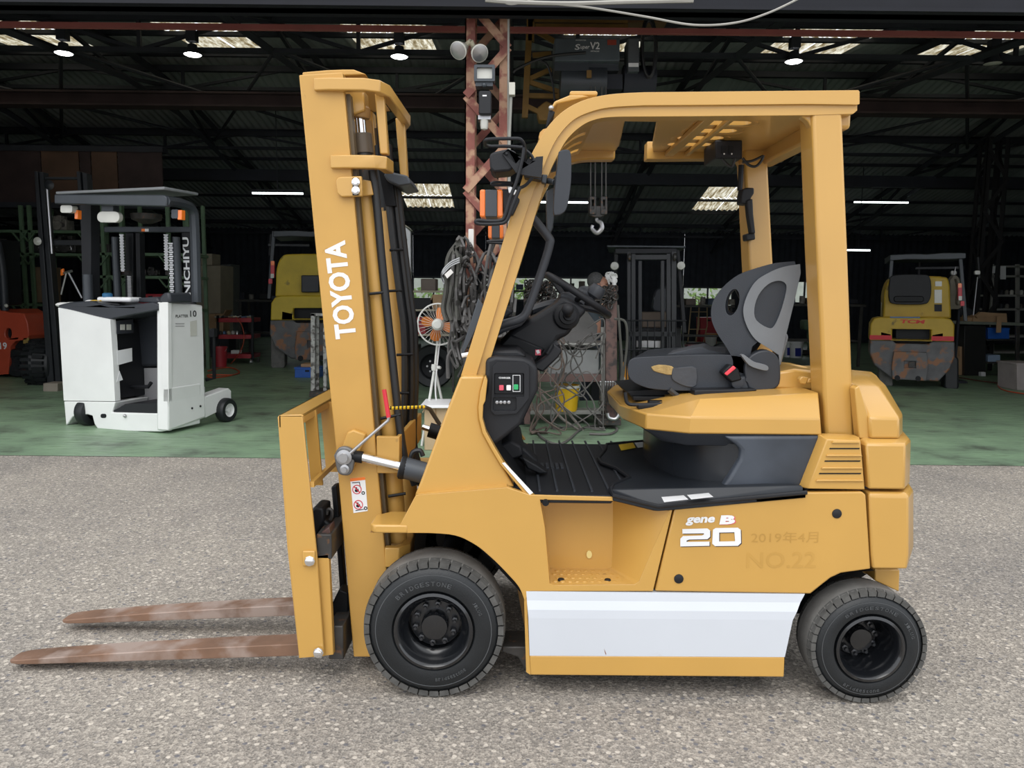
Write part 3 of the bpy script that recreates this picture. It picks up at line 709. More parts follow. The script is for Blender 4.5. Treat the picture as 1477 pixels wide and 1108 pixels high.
# fender lip
def lip(m, mr):
    z0 = W(540, 769, YB).z; z1 = W(540, 757, YB).z
    xs_ = [W(p, 760, YB).x for p in (533, 540, 588)]
    y0 = YB-.003; y1 = YB+.17
    loop = [(xs_[1], y0), (xs_[2], y0), (xs_[2], y1), (xs_[1]+.03, y1), (xs_[0], y1-.05), (xs_[0], y0+.02)]
    m.loft([[Vector((x, side(y, mr), z)) for x, y in loop] for z in (z0, z1)])
sym(lip, 'fender_lip', YEL, bevel=.006)
# upper cowl
cowl = [(664, 543), (699, 543), (694, 565), (691, 588), (692, 605), (697, 624), (709, 646), (722, 668), (742, 703), (598, 716), (606, 696), (612, 680), (640, 604)]
sym(lambda m, mr: m.px(cowl, YB+.03, YB+.03, YB+.13, mirror=mr), 'cowl_side', YEL, bevel=.008, seg=3)
sym(lambda m, mr: m.px([(699, 543), (701, 543), (703, 549), (700, 578), (697, 584), (696, 603), (701, 622), (713, 644), (726, 666), (765, 715), (759, 715), (722, 670), (709, 648), (696, 624), (691, 603), (690, 588), (693, 565)], YB+.02, YB+.012, YB+.06, mirror=mr), 'cowl_edge_rib', YEL, bevel=.004)
def belt(m, mr):
    a = [W(*p, YB) for p in ((598, 715), (733, 703), (733, 703), (598, 716))]
    p1, p2 = W(577, 757, YB), W(733, 703, YB); p3, p4 = W(600, 712, YB+.035), W(731, 697, YB+.035)
    q = [W(600, 714, YB), W(731, 703, YB), p4, p3]
    for v, y in zip(q, (YB, YB, YB+.04, YB+.04)): v.y = side(y, mr)
    m.add(q, [(0, 1, 2, 3)])
sym(belt, 'fender_shoulder', YEL)
MB().px([(668, 548), (676, 548), (622, 690), (604, 712), (600, 712), (612, 680), (640, 604)], YB+.1, YB+.1, 2*YC-YB-.1).build('cowl_front', YEL, fk, bevel=.006)
MB().px([(700, 640), (760, 713), (765, 735), (610, 735), (600, 714), (640, 690)], YB, YB+.12, 2*YC-YB-.12).build('cowl_inner', BLKD, fk)
m = MB()
m.add([W(724, 668, YB+.01), W(728, 667, YB+.01), W(769, 711, YB+.006), W(764, 714, YB+.006)], [(0, 1, 2, 3)])
m.build('warning_strip', DEC, fk, label='white warning strip along the cowl edge')
# chassis core
MB().px([(640, 770), (764, 740), (975, 745), (1240, 720), (1240, 830), (1130, 850), (1125, 965), (775, 962), (765, 900), (700, 830)], YB, YB+.20, 2*YC-YB-.20).build('chassis', BLKD, fk)
MB().px([(724, 935), (765, 935), (765, 970), (757, 968), (747, 950), (724, 943)], YB+.05, YB+.06, YB+.2).build('chassis_bracket', IRON, fk, bevel=.005)
# ---- floor and mats
zf = W(850, 715, YB).z
nearf = [W(765, 714, YB+.005), W(820, 716, YB+.005), W(882, 716, YB+.005)]
def zt(p, z): return WZ(p[0], p[1], z)
fl = [Vector((p.x, p.y, zf)) for p in nearf] + [zt((905, 690), zf), zt((880, 643), zf), zt((800, 641), zf), zt((760, 640), zf), zt((735, 622), zf+.0), Vector((W(722, 668, YB+.1).x, 3.6, zf)), Vector((W(722, 690, YB+.1).x, YB+.02, zf))]
MB().loft([[p-Vector((0, 0, .03)) for p in fl], fl]).build('floor_mat', BLK, fk, bevel=.004)
# far sill of floor so the mat does not float
MB().box((W(770, 715, YB).x, YB+.20, zf-.10), (W(1150, 715, YB).x, 2*YC-YB-.03, zf-.03)).build('floor_plate', BLKD, fk)
m = MB()
for i in range(9):
    x = W(790, 715, YB).x-.03+i*.062
    m.box((x, YB+.05, zf), (x+.008, 3.62, zf+.006)); 
m.build('mat_rib', DGR, fk, kind='stuff')
m = MB()
for i in range(7): m.cbox(WZ(768+i*7, 672, zf+.004), (.012, .09, .006))
m.build('mat_grip_rib', DGR, fk, kind='stuff')
plate = [(949, 730, 1), (1163, 710, 1), (1157, 700, 1), (1100, 690, 0), (1060, 660, 0), (968, 636, 0), (954, 634, 0), (875, 641, 0), (873, 649, 0), (863, 661, 0), (868, 668, 0), (890, 676, 0), (908, 689, 0), (884, 699, 0), (880, 706, 0), (884, 714, 1)]
pp = []
for a, b, e in plate:
    if e: q = W(a, b, YB-.004)
    else: q = WZ(a, b, zf+.012)
    pp.append(q)
b2 = [p-Vector((0, 0, .02)) for p in pp]
MB().plate(pp, [], (0, 0, -.022)).build('rear_floor_cover', mat('smooth_black_cover', (.014, .017, .022), .42, var=.3, scale=4, spec=.4), fk, bevel=.004)
m = MB(); cl = pp[:2] + [pp[2]]; m.tube([p+Vector((0, -.004, 0)) for p in pp[5:]+[pp[0], pp[1]]], .008, 8); m.build('cover_edging', BLK, fk)
for q, c_ in (([(892, 641.5), (913, 638.5), (917, 646), (896, 650)], YLB), ([(915, 638.5), (938, 637), (942, 643.5), (920, 646)], DEC)):
    MB().loft([[WZ(a, b, zf+.013) for a, b in q], [WZ(a, b, zf+.016) for a, b in q]]).build('floor_sticker', c_, fk)
for q in ([(954, 717), (986, 714.5), (993, 720.5), (958, 724.5)], [(991, 714), (1022, 711), (1029, 717), (997, 720.5)]):
    MB().loft([[WZ(a, b, zf+.013) for a, b in q], [WZ(a, b, zf+.016) for a, b in q]]).build('floor_sticker', DEC, fk)
# ---- pedal block
MB().px([(735, 640), (752, 640), (776, 662), (772, 669), (755, 664), (738, 650)], 3.1, 3.05, 3.15).build('brake_pedal', BLK, fk, bevel=.008)
MB().px([(716, 640), (736, 632), (752, 640), (755, 655), (740, 660), (722, 655)], 3.0, 2.95, 3.4).build('pedal_box', BLK, fk, bevel=.01)
MB().px([(752, 655), (775, 668), (790, 678), (778, 680), (760, 672)], 2.95, 2.9, 2.98).build('accelerator_pedal', BLKD, fk, bevel=.006)
# ---- dashboard and charger box
MB().px([(701, 517), (715, 512), (752, 514), (766, 519), (775, 529), (776, 560), (766, 580), (752, 610), (709, 644), (698, 625), (691, 600), (692, 585), (700, 560)], 2.74, 2.70, 3.66, ).build('dashboard', BLK, fk, bevel=.014, seg=3)
bz = [(711, 528), (718, 521.5), (756, 521.5), (763, 528), (763, 574), (745, 596), (714, 598), (708, 592)]
MB().px(bz, 2.70, 2.688, 2.70, [rrect(713, 538, 756, 572, 2), rrect(711, 572.5, 745, 592, 3)]).build('panel_bezel', BLK, fk, bevel=.004)
MB().px(rrect(713, 538, 755, 568, 2), 2.70, 2.694, 2.70).build('charger_panel', BLKD, fk, bevel=.002)
MB().px(rrect(711, 573, 744, 591, 3), 2.70, 2.702, 2.705).build('socket_recess', mat('grey_socket', (.07, .07, .07), .5), fk, bevel=.002)
for a in (717, 722.5, 728, 734): MB().lathe([(.006, 0), (.006, -.008), (0, -.009)], W(a, 580, 2.70), (0, 1, 0), 10).build('socket_pin', STL, fk)
for (a, b, c_) in ((720, 555.5, REDB), (730.5, 555.5, DEC), (741, 554.5, GRND)): MB().px(rrect(a, b, a+6.5, b+7.5, 1), 2.694, 2.688, 2.694).build('charger_button', c_, fk, bevel=.001)
m = MB(); textpx(m, 'CHARGER', 728, 545, 2.694, 17, 2.6, 0, .02); m.build('lettering', DEC, fk)
MB().px([(739.5, 541), (750.5, 541), (750.5, 565), (739.5, 565)], 2.694, 2.6925, 2.694, [rect(740.2, 541.7, 749.8, 564.3)]).build('panel_outline', DEC, fk)
MB().px([(700, 512), (706, 505), (748, 505), (760, 515), (700, 521)], 2.76, 2.76, 3.6).build('dash_top', BLK, fk, bevel=.01)
# steering column
MB().px([(716, 511), (722, 494), (736, 480), (742, 475), (803, 437), (812, 426), (835, 438), (848, 447), (836, 461), (829, 470), (819, 485), (806, 489), (802, 497), (786, 518), (770, 526), (752, 518)], 3.06, 3.06, 3.34).build('column_cover', BLK, fk, bevel=.018, seg=3)
MB().px([(719, 511), (723, 496), (736, 482), (786, 503), (770, 525), (750, 518)], 3.06, 3.045, 3.06).build('column_side_panel', BLKD, fk, bevel=.008)
MB().px([(770, 526), (790, 512), (797, 500), (798, 494), (811, 505), (805, 515), (783, 536), (770, 531)], 2.98, 2.96, 3.04).build('knee_lever_bracket', BLK, fk, bevel=.008)
MB().tube([W(*p, 3.0) for p in ((792, 512), (799, 500), (806, 496))], .018, 8).build('tilt_lever', BLK, fk)
m = MB(); m.px(rect(772, 504, 780, 512), 3.06, 3.043, 3.045); m.build('caution_sticker', REDB, fk, label='tiny red and white caution sticker')
MB().px([(773, 506), (777, 504.5), (779, 509), (775, 511)], 3.04, 3.041, 3.043).build('caution_mark', DEC, fk)
MB().lathe([(.055, 0), (.05, -.012), (.036, -.018), (.034, -.03), (.022, -.032), (.02, -.045), (0, -.045)], W(817, 456, 3.06), (-.15, 1, -.1), 24).build('lever_boot', BLKD, fk)
MB().tube([W(819, 453, 3.01), W(818, 446, 2.95)], .016, 10).ball(W(819, 446, 2.94), .024).build('shift_lever', BLK, fk)
MB().px([(807, 428), (812, 421), (826, 421), (836, 431), (836, 442), (826, 450)], 3.1, 3.1, 3.3).build('column_head', DGR, fk, bevel=.02, seg=3)
a, b = W(790, 397, 3.19), W(877, 455, 3.19); ctr = (a+b)/2; u = (a-b).normalized(); Rw = (a-b).length/2; nrm = Vector((-u.z, 0, u.x))
if nrm.z < 0: nrm = -nrm
ring = [ctr + u*math.cos(t)*Rw + Vector((0, 1, 0))*math.sin(t)*Rw*.95 for t in [2*math.pi*i/40 for i in range(41)]]
st = MB().tube(ring, .0145, 10).build('steering_wheel', BLK, fk)
m = MB()
for t in (0, 2.1, 4.2): m.tube([ctr-nrm*.05, ctr + (u*math.cos(t+.5)+Vector((0, 1, 0))*math.sin(t+.5))*Rw*.96], .012, 8)
m.lathe([(0, -.09), (.045, -.08), (.05, -.04), (.03, -.03), (0, -.03)], ctr, nrm, 18); m.build('steering_spoke', BLK, st)
kn = ctr - u*.02 + Vector((0, -.12, 0)) ; kn = W(858, 424, 3.1)
MB().lathe([(.012, -.05), (.014, -.02), (.03, -.01), (.036, .012), (.028, .034), (0, .04)], kn, nrm, 18).build('steering_knob', DGR, st)
MB().ball(W(843, 423, 3.35), .04, sc=(1, 1, .8)).tube([W(843, 426, 3.35), W(836, 440, 3.3)], .018).build('display_pod', DGR, fk)
for i, (a, b) in enumerate(((759, 452), (757, 456))): pass
MB().tube(cr([W(*p, 3.3) for p in ((768, 447), (790, 440), (812, 436))], 4), .02, 8).build('lever_arm', DGR, fk)
MB().px([(703, 478), (722, 462), (750, 462), (758, 452), (764, 456), (752, 470), (726, 480), (708, 490)], 2.9, 2.88, 3.5).build('dash_cowl', DGR, fk, bevel=.012)
MB().px([(690, 480), (704, 455), (727, 440), (742, 449), (715, 470), (704, 500), (700, 512)], 3.05, 3.0, 3.55).build('dash_side', BLK, fk, bevel=.01)
m = MB()
for i in range(6): m.cbox(W(709+i*1.2, 492+i*3.5, 2.9), (.012, .25, .006), Euler((0, .5, 0)).to_matrix())
m.build('dash_vent_rib', BLKD, fk, kind='stuff')
MB().tube(cr([W(*p, 2.84) for p in ((768, 314), (778, 326), (792, 344), (793, 352), (785, 380), (764, 440), (752, 459), (724, 468), (706, 478))], 5), .0165, 10, rs=None).build('grab_rail', DGR, fk)
# ---- overhead guard
def ccr(L, n=5): return [(p.x, p.y) for p in cr([(a, b, 0) for a, b in L], n)]
outer = ccr([(664, 545), (722, 360), (751, 264), (762, 234), (771, 214), (790, 183), (813, 160), (842, 144.5), (880, 136), (929, 133)]) + [(1080, 131.5), (1238, 130), (1240, 132), (1240, 150)]
mid = [(1236, 151), (1165, 150), (1000, 151.5)] + ccr([(929, 152), (880, 155), (850, 162), (826, 174), (806, 196), (792, 222), (778, 258), (772, 270), (742, 360), (686, 545)])
inn = [(1236, 151), (1236, 162), (1228, 165.5), (1170, 165), (1000, 166.5)] + ccr([(929, 167), (885, 167.5), (860, 171), (840, 180), (820, 198), (806, 221), (787, 264), (757, 360), (699, 545)])
mid2 = [(p[0], p[1]) for p in mid[1:]]
sym(lambda m, mr: m.px(outer + [(1240, 150)][:0] + mid, 2.72, 2.72, 2.80, mirror=mr), 'guard_rail', YEL, mir=False, bevel=.016, seg=4, angle=50)
mo = ccr([(686, 545), (742, 360), (772, 270), (778, 258), (792, 222), (806, 196), (826, 174), (850, 162), (880, 155), (929, 152)]) + [(1000, 151.5), (1165, 150), (1240, 150), (1240, 160), (1234, 165)]
mi = [(1170, 165), (1000, 166.5)] + ccr([(929, 167), (885, 167.5), (860, 171), (840, 180), (820, 198), (806, 221), (787, 264), (757, 360), (699, 545)])
MB().px([(p[0]-1, p[1]-2) for p in mo]+mi, 2.72, 2.733, 2.80).build('guard_rail_lip', YEL, fk, bevel=.008, seg=3, angle=50)
# far rail, broken by the roof notch as in the photo
def far(pts, m, y0=2.72, y1=2.80): m.px(pts, 2.72, y0, y1, mirror=YC)
m = MB(); far(outer[:46] + [(929, 133), (935, 133)] + [(935, 152)] + [p for p in mid if p[0] < 931], m); m.px
xg0, xg1 = W(886, 224, 2*YC-2.76).x, W(931, 224, 2*YC-2.76).x
def clipx(pts, lim, keep_less):
    # pts in (x, z) world, simple half-plane clip
    out = []
    for i in range(len(pts)):
        a, b = pts[i-1], pts[i]; ia = (a[0] <= lim) == keep_less; ib = (b[0] <= lim) == keep_less
        if ia != ib:
            t = (lim-a[0])/(b[0]-a[0]); out.append((lim, a[1]+(b[1]-a[1])*t))
        if ib: out.append(b)
    return out
allr = [(W(*p, 2.72).x, W(*p, 2.72).z) for p in outer+[(1236, 163), (1228, 165.5)]+mi[0:]]
for lim, kl in ((xg0, True), (xg1, False)):
    q = clipx(allr, lim, kl); m = MB(); m.loft([[Vector((x, 3.58, z)) for x, z in q], [Vector((x, 3.66, z)) for x, z in q]]); m.build('guard_rail', YEL, fk, bevel=.01, seg=2, angle=50)
# roof panel with slots (two sections round the notch)
zr = W(1000, 160, 2.8).z
xf = W(862, 165, 2.8).x
def slot(cx, cy_, L=.15, wd=.036): return [(cx+a, cy_+b) for a, b in rrect(-L/2, -wd/2, L/2, wd/2, wd/2*.95, 4)]
xr = W(1205, 160, 2.8).x
notch_y = 2.95
out1 = [(xf, 2.78), (xr, 2.78), (xr, 3.60), (xg1+.03, 3.60), (xg1-.0, 3.45), (W(946, 186, 3.0).x, notch_y+.03), (W(900, 186, 3.0).x, notch_y+.03), (xg0-.0, 3.45), (xg0, 3.60), (xf, 3.60)]
hsp = [(W(938, 172, 2.84).x, 2.87, .13)]
x2 = W(1068, 168, 2.86).x
for y_ in (2.86, 3.0, 3.14, 3.28, 3.42): hsp.append((x2-(y_-2.86)*.1, y_, .19))
hs = [slot(a_, b_, c_+.05, .095) for a_, b_, c_ in hsp]
MB().plate([(x, y, zr) for x, y in out1], [[(x, y, zr) for x, y in h] for h in hs], (0, 0, .022)).build('roof_panel', YEL, fk, bevel=.004)
m = MB()
for (cx_, cy_, L_) in hsp:
    big = [Vector((x, y, zr+.001)) for x, y in slot(cx_, cy_, L_+.05, .095)]; sm = slot(cx_, cy_, L_, .068)
    MB().loft([big, [Vector((x, y, zr+.003)) for x, y in sm], [Vector((x, y, zr+.036)) for x, y in sm]], cap=False).build('slot_rim', YEL, fk, angle=60)
MB().box((xg1+.08, 2.80, zr-.02), (xg1+.12, 3.58, zr)).box((xg1+.17, 2.80, zr-.02), (xg1+.19, 3.58, zr)).build('roof_rib', YEL, fk, bevel=.004)
MB().box((xr-.02, 2.78, zr-.06), (xr+.05, 3.60, zr+.03)).build('roof_rear_beam', YEL, fk, bevel=.012)
MB().px([(1205, 168), (1220, 168), (1220, 160), (1205, 160)], 2.8, 2.86, 3.55).build('rear_crossbar', mat('pale_grey_bar', (.30, .33, .34), .5), fk)
# curved front section of the roof
pr = [(862, 165), (842, 172), (822, 187), (806, 207), (797, 225)]
pw = [W(*p, 2.8) for p in pr]
pts3 = cr([(p.x, 0, p.z) for p in pw], 3)
vs = []; fs = []; ny = 14; yy = [2.78+(3.60-2.78)*i/ny for i in range(ny+1)]
MBf = MB()
for k in range(len(pts3)-1):
    a, b = pts3[k], pts3[k+1]
    for i in range(ny):
        if 1 <= k <= 6 and i in (2, 5, 8, 11): continue
        d = Vector((0, 0, .02))
        q = [Vector((a.x, yy[i], a.z)), Vector((b.x, yy[i], b.z)), Vector((b.x, yy[i+1], b.z)), Vector((a.x, yy[i+1], a.z))]
        MBf.add(q+[p+d for p in q], [(0, 1, 2, 3), (4, 7, 6, 5), (0, 4, 5, 1), (1, 5, 6, 2), (2, 6, 7, 3), (3, 7, 4, 0)])
MBf.build('roof_front_panel', YEL, fk, angle=60)
MB().tube([Vector((W(790, 190, 2.75).x, 2.78, W(790, 195, 2.75).z)), Vector((W(790, 190, 2.75).x, 3.6, W(790, 195, 2.75).z))], .03, 12).build('front_crossbar', YEL, fk)
MB().px([(797, 158), (803, 150), (850, 139), (840, 137), (822, 137), (800, 146), (795, 155)], 2.95, 2.95, 3.3).px(rrect(822, 131, 862, 138, 3), 3.0, 3.0, 3.2).build('roof_top_pad', YEL, fk, bevel=.01)
MB().px([(787, 183), (792, 158), (801, 161), (790, 184)], 2.9, 2.9, 3.2).build('front_screen_roll', BLKD, fk, bevel=.005)
MB().ball(W(795, 156, 2.9), .01).build('screen_hook', STL, fk)
# rear pillars
sym(lambda m, mr: m.px([(1170, 148), (1214, 148), (1222.5, 360), (1232, 631), (1190, 631), (1178, 360)], 2.74, 2.735, 2.86, mirror=mr), 'rear_pillar', YEL, bevel=.012, seg=3)
sym(lambda m, mr: m.px([(1140, 164), (1172, 164), (1174, 200), (1170, 188), (1164, 176), (1154, 168)], 2.76, 2.75, 2.79, mirror=mr), 'pillar_gusset', YEL, bevel=.005)
# roof switch box, wires, grab handle on far pillar
MB().px(rrect(1032, 202, 1071, 229, 2), 3.3, 3.3, 3.5).build('roof_switch_box', BLK, fk, bevel=.006)
for a in (1040, 1050.5): MB().px(rect(a, 211, a+7, 222), 3.3, 3.294, 3.3).build('rocker_switch', BLKD, fk)
for a in (1043, 1054): MB().px(rect(a, 221.5, a+1.6, 223.5), 3.3, 3.291, 3.294).build('switch_lamp', DEC, fk)
m = MB()
for L in (((1041, 229), (1050, 238), (1056, 240), (1060, 229)), ((1071, 228), (1080, 238), (1090, 240), (1098, 232), (1101, 224)), ((1071, 234), (1085, 232), (1100, 225))): m.tube(cr([W(*p, 3.3) for p in L], 5), .006, 6)
m.build('switch_wire', HOSE, fk)
MB().tube(cr([W(*p, 3.52) for p in ((1069, 238), (1068, 262), (1067, 275))], 4), .012, 8).build('pillar_conduit', BLK, fk)
m = MB(); m.px([(1068, 274), (1075, 272), (1085, 272), (1085, 280), (1081, 286), (1077, 296), (1066, 295), (1066, 285)], 3.5, 3.47, 3.54)
m.px([(1074, 338), (1087, 335), (1088, 346), (1075, 348)], 3.5, 3.48, 3.54); m.px([(1073, 290), (1082, 288), (1083, 310), (1086, 338), (1079, 338), (1075, 312)], 3.5, 3.46, 3.50); m.build('grab_handle', BLK, fk, bevel=.006)
# ---- hood under the seat
def plan(x0, pts_near):
    near_ = [(x, y) for x, y in pts_near]; return near_ + [(x, 2*YC-y) for x, y in near_[::-1]]
xh = lambda px_, py, Y: W(px_, py, Y).x
zb_, zm_, zt_ = W(1100, 627, 2.68).z, W(1100, 603, 2.68).z, W(1100, 572, 2.78).z
pb = plan(0, [(xh(1186, 627, 2.68), 2.68), (xh(994, 627, 2.68), 2.68), (xh(929, 620, 2.78), 2.76), (xh(897, 597, 3.0), 2.98)])
pm = plan(0, [(xh(1184, 604, 2.68), 2.68), (xh(996, 605, 2.68), 2.68), (xh(930, 604, 2.78), 2.75), (xh(893, 583, 3.0), 2.98)])
zl = W(893, 574, 3.0).z
pt_ = plan(0, [(xh(1181, 563, 2.76), 2.76), (xh(1011, 576, 2.76), 2.76), (xh(955, 597, 2.82), 2.80), (xh(897, 573, 3.0), 3.0)])
L1 = [Vector((x, y, zb_)) for x, y in pb]; L2 = [Vector((x, y, zm_)) for x, y in pm]
zz = [zt_+.02, zt_-.005, zm_+.015, zl-.03]; L3 = [Vector((x, y, z)) for (x, y), z in zip(pt_, zz+zz[::-1])]
MB().loft([L1, L2, L3]).build('seat_hood', YEL, fk, bevel=.006, angle=25)
m = MB(); L0 = [Vector((x+.03 if i in (3, 4) else x, y+(.01 if y < YC else -.01), zb_-.001)) for i, (x, y) in enumerate(pb)]; Lb = [Vector((p.x+.07 if i in (2, 3, 4, 5) else p.x, p.y+(.03 if p.y < YC else -.03), zb_-.05)) for i, p in enumerate(L0)]
m.loft([Lb, L0]); m.build('hood_skirt', DGR, fk, bevel=.004)
# battery side cover with the hollow
cov = [(972, 628), (1185, 629), (1159, 703), (1040, 712), (1030, 700), (1046, 690), (1066, 665), (1070, 648), (1062, 641), (1040, 636), (975, 636)]
sym(lambda m, mr: m.px([(1045, 630), (1185, 629), (1159, 704), (1035, 714), (1052, 690), (1068, 663), (1070, 650), (1062, 642)], YB+.04, YB+.045, YB+.09, mirror=mr), 'battery_cover', mat('scuffed_grey_cover', (.042, .050, .064), .36, var=.35, scale=5, alt=(.16, .17, .17), altpos=(.6, .8), altscale=3), bevel=.012, seg=3)
sym(lambda m, mr: m.px([(1185, 629), (1190, 631), (1163, 705), (1158, 704)], YB+.04, YB+.025, YB+.06, mirror=mr), 'cover_seal', BLKD)
c0 = xh(1035, 640, 3.0)
lp = []
for zq, dx in ((zf+.01, .0), (zf+.12, .01), (zb_-.04, .05)):
    l = []
    for i in range(13):
        t = math.pi*(i/12-.5); l.append(Vector((c0+.05 - math.cos(t)*.30 + dx*-.0, YC+math.sin(t)*.5, zq)))
    l += [Vector((c0+.5, YC+.5, zq)), Vector((c0+.5, YC-.5, zq))]
    lp.append(l)
MB().loft(lp).build('battery_box', mat('glossy_black_cover', (.02, .023, .028), .25), fk, angle=50)
# seat rails on the hood nose
m = MB()
m.px(rect(912, 571, 985, 577), 3.0, 2.98, 3.02).px(rect(935, 578, 975, 584), 2.9, 2.88, 2.92).px(rect(920, 584, 968, 590), 2.86, 2.85, 2.90).px([(905, 566), (960, 560), (1000, 566), (980, 590), (930, 592)], 3.0, 3.02, 3.4)
m.build('seat_slide', BLKD, fk, bevel=.003)
MB().tube(cr([W(*p, 2.86) for p in ((902, 566), (903, 576), (906, 582), (916, 584), (955, 583))], 4), .007, 8).build('slide_lever', BLK, fk)
MB().px([(1000, 574), (1090, 563), (1088, 560), (1000, 562)], 2.9, 2.88, 3.5).build('seat_base_plate', BLK, fk, bevel=.006)
m = MB(); m.tube([W(965, 562, 2.95), W(985, 578, 2.95)], .012, 6).tube([W(985, 560, 3.3), W(960, 580, 3.3)], .012, 6); m.build('suspension_link', IRON, fk)
# hood rear hinges and rear deck
MB().px([(1150, 533), (1182, 536), (1184, 565), (1120, 562), (1110, 540)], 2.9, 2.92, 3.46).build('rear_deck', YEL, fk, bevel=.01)
MB().px([(1118, 528), (1125, 524), (1150, 526), (1182, 534), (1182, 544), (1150, 536)], 3.4, 3.36, 3.5).build('rear_deck_ridge', YEL, fk, bevel=.008)
for y_ in (2.86,): MB().px([(1153, 547), (1157, 543), (1167, 545), (1163, 555), (1155, 554)], y_, y_, y_+.03).px([(1166, 546), (1182, 548), (1182, 553), (1164, 553)], y_, y_, y_+.025).build('hood_hinge', YEL, fk, bevel=.004)
# vent panel
def vent(m, mr):
    a = [W(*p, YB+.02) for p in ((1186, 629), (1241, 631), (1249, 708), (1156, 704))]
    b = [W(*p, YB) for p in ((1193, 634), (1241, 636), (1247, 706), (1166, 705))]
    for l, y in ((a, YB+.03), (b, YB)):
        for p in l: p.y = side(y, mr)
    c_ = [Vector((p.x, side(YB+.08, mr), p.z)) for p in a]
    m.loft([c_, a, b])
sym(vent, 'vent_panel', YEL, bevel=.003, angle=25)
for i, (x0, x1, y) in enumerate(((1197, 1240, 647), (1190, 1241, 665), (1182, 1242, 683))):
    MB().px([(x0, y-.8), (x1, y-.8), (x1-1, y+.9), (x0-1, y+.9)], YB, YB-.002, YB+.002).build('vent_slit', BLKD, fk)
    MB().px([(x0-4, y+8.5), (x1+1, y+8.5), (x1+3, y+11), (x0-6, y+11)], YB, YB-.008, YB+.002).build('vent_louvre', YEL, fk, bevel=.002)
MB().px([(x0, 0)]*0 + [(1201, 636), (1237, 636), (1239, 639), (1199, 639)], YB, YB-.008, YB+.002).build('vent_louvre', YEL, fk, bevel=.002)
# ---- counterweight
def cwloop(pxa, pxb, py, Y0, rear, zoff=0., Yz=None, side_in=0.):
    z = W((pxa+pxb)/2, py, Yz or Y0).z+zoff
    xa, xb = W(pxa, py, Y0).x, W(pxb, py, Y0).x
    half = [(xa, Y0), (xb, Y0), (xb+rear*.38, Y0+.09), (xb+rear*.72, Y0+.25), (xb+rear, YC)]
    l = half + [(x, 2*YC-y) for x, y in half[:-1][::-1]]
    return [Vector((x, y, z)) for x, y in l]
MB().loft([cwloop(1259, 1308, 821, YB, .14), cwloop(1257, 1310, 800, YB, .17), cwloop(1254, 1310, 716, YB, .17), cwloop(1254, 1306, 710, YB+.008, .16)]).build('counterweight_lower', YEL, fk, bevel=.007, angle=28)
MB().loft([cwloop(1253, 1305, 706, YB, .165), cwloop(1249, 1306, 641, YB, .17), cwloop(1248, 1300, 634, YB+.03, .15)]).build('counterweight_middle', YEL, fk, bevel=.007, angle=28)
zc_ = W(1275, 557, 2.80).z
la = cwloop(1255, 1297, 633, YB+.04, .15); lb_ = cwloop(1254, 1297, 603, YB+.04, .15)
lc = cwloop(1234, 1268, 558, 2.82, .17); ld = [Vector((p.x-(.03 if i in (3, 4, 5) else 0), YC+(p.y-YC)*.7, p.z+.02)) for i, p in enumerate(lc)]
MB().loft([la, lb_, lc, ld]).build('counterweight_top', YEL, fk, bevel=.008, angle=22)
MB().px([(1239, 556), (1254, 606), (1255, 634), (1238, 632), (1232, 560)], YB+.06, YB+.055, YB+.1).build('counterweight_side_panel', YEL, fk, bevel=.004)
MB().px([(1262, 820), (1311, 812), (1306, 860), (1297, 853), (1285, 858), (1262, 835)], YB, YB+.2, YB+.5).px([(1262, 820), (1298, 822), (1297, 854), (1262, 838)], YB+.12, YB+.12, YB+.3).build('counterweight_foot', YEL, fk, bevel=.004)
# rear drawbar core
MB().px([(1150, 640), (1245, 640), (1250, 800), (1160, 800)], YB+.05, YB+.10, 2*YC-YB-.10).build('battery_compartment', BLKD, fk)
# ---- decals
m = MB(); textpx(m, 'gene', 1010, 751.5, YB, 41, 12.5, 2, .04, .25, .003); m.build('lettering', DEC, fk)
m = MB(); textpx(m, 'B', 1049.5, 749.5, YB, 22, 13.5, 2, .06, .2, .003); m.build('lettering', DEC, fk)
m = MB(); textpx(m, 'B', 1051.2, 750.3, YB, 22, 13.5, 2, .06, .2, .0015); m.build('lettering_shadow', REDB, fk)
def seg20(m, dx, dy, lift):
    two = [(984, 763), (1020, 762), (1024, 765), (1024, 774), (1020, 777.5), (994, 778), (990, 779.5), (990, 781.5), (1023, 781), (1023, 787), (981, 788), (981, 777), (985, 773), (1012, 772.3), (1015, 771), (1015, 769), (984, 769.5)]
    m.px([(a+dx, b+dy) for a, b in two], YB, YB-lift, YB-lift+.001)
    o_ = [(1028, 764), (1032, 761.5), (1064, 761), (1068, 764), (1068.5, 783), (1064, 787), (1031, 787.5), (1027, 784)]
    i_ = [(1037, 768), (1059, 767.5), (1060, 780.5), (1037, 781)]
    m.px([(a+dx, b+dy) for a, b in o_], YB, YB-lift, YB-lift+.001, [[(a+dx, b+dy) for a, b in i_]])
m = MB(); seg20(m, 0, 0, .003); m.build('capacity_number', DEC, fk)
m = MB(); seg20(m, 1.4, 1.2, .0015); m.build('capacity_number_shadow', DECS, fk)
m = MB(); textpx(m, '2019年4月', 1132, 775, YB, 97, 17, 1, .0, 0, .0008); m.build('faded_date_lettering', TXY, fk, label='faded painted date on the side panel')
m = MB(); textpx(m, 'NO.22', 1127, 808, YB, 100, 24, 1, .01, 0, .0008); m.build('faded_fleet_number', TXY2, fk, label='barely visible fleet number on the side panel')
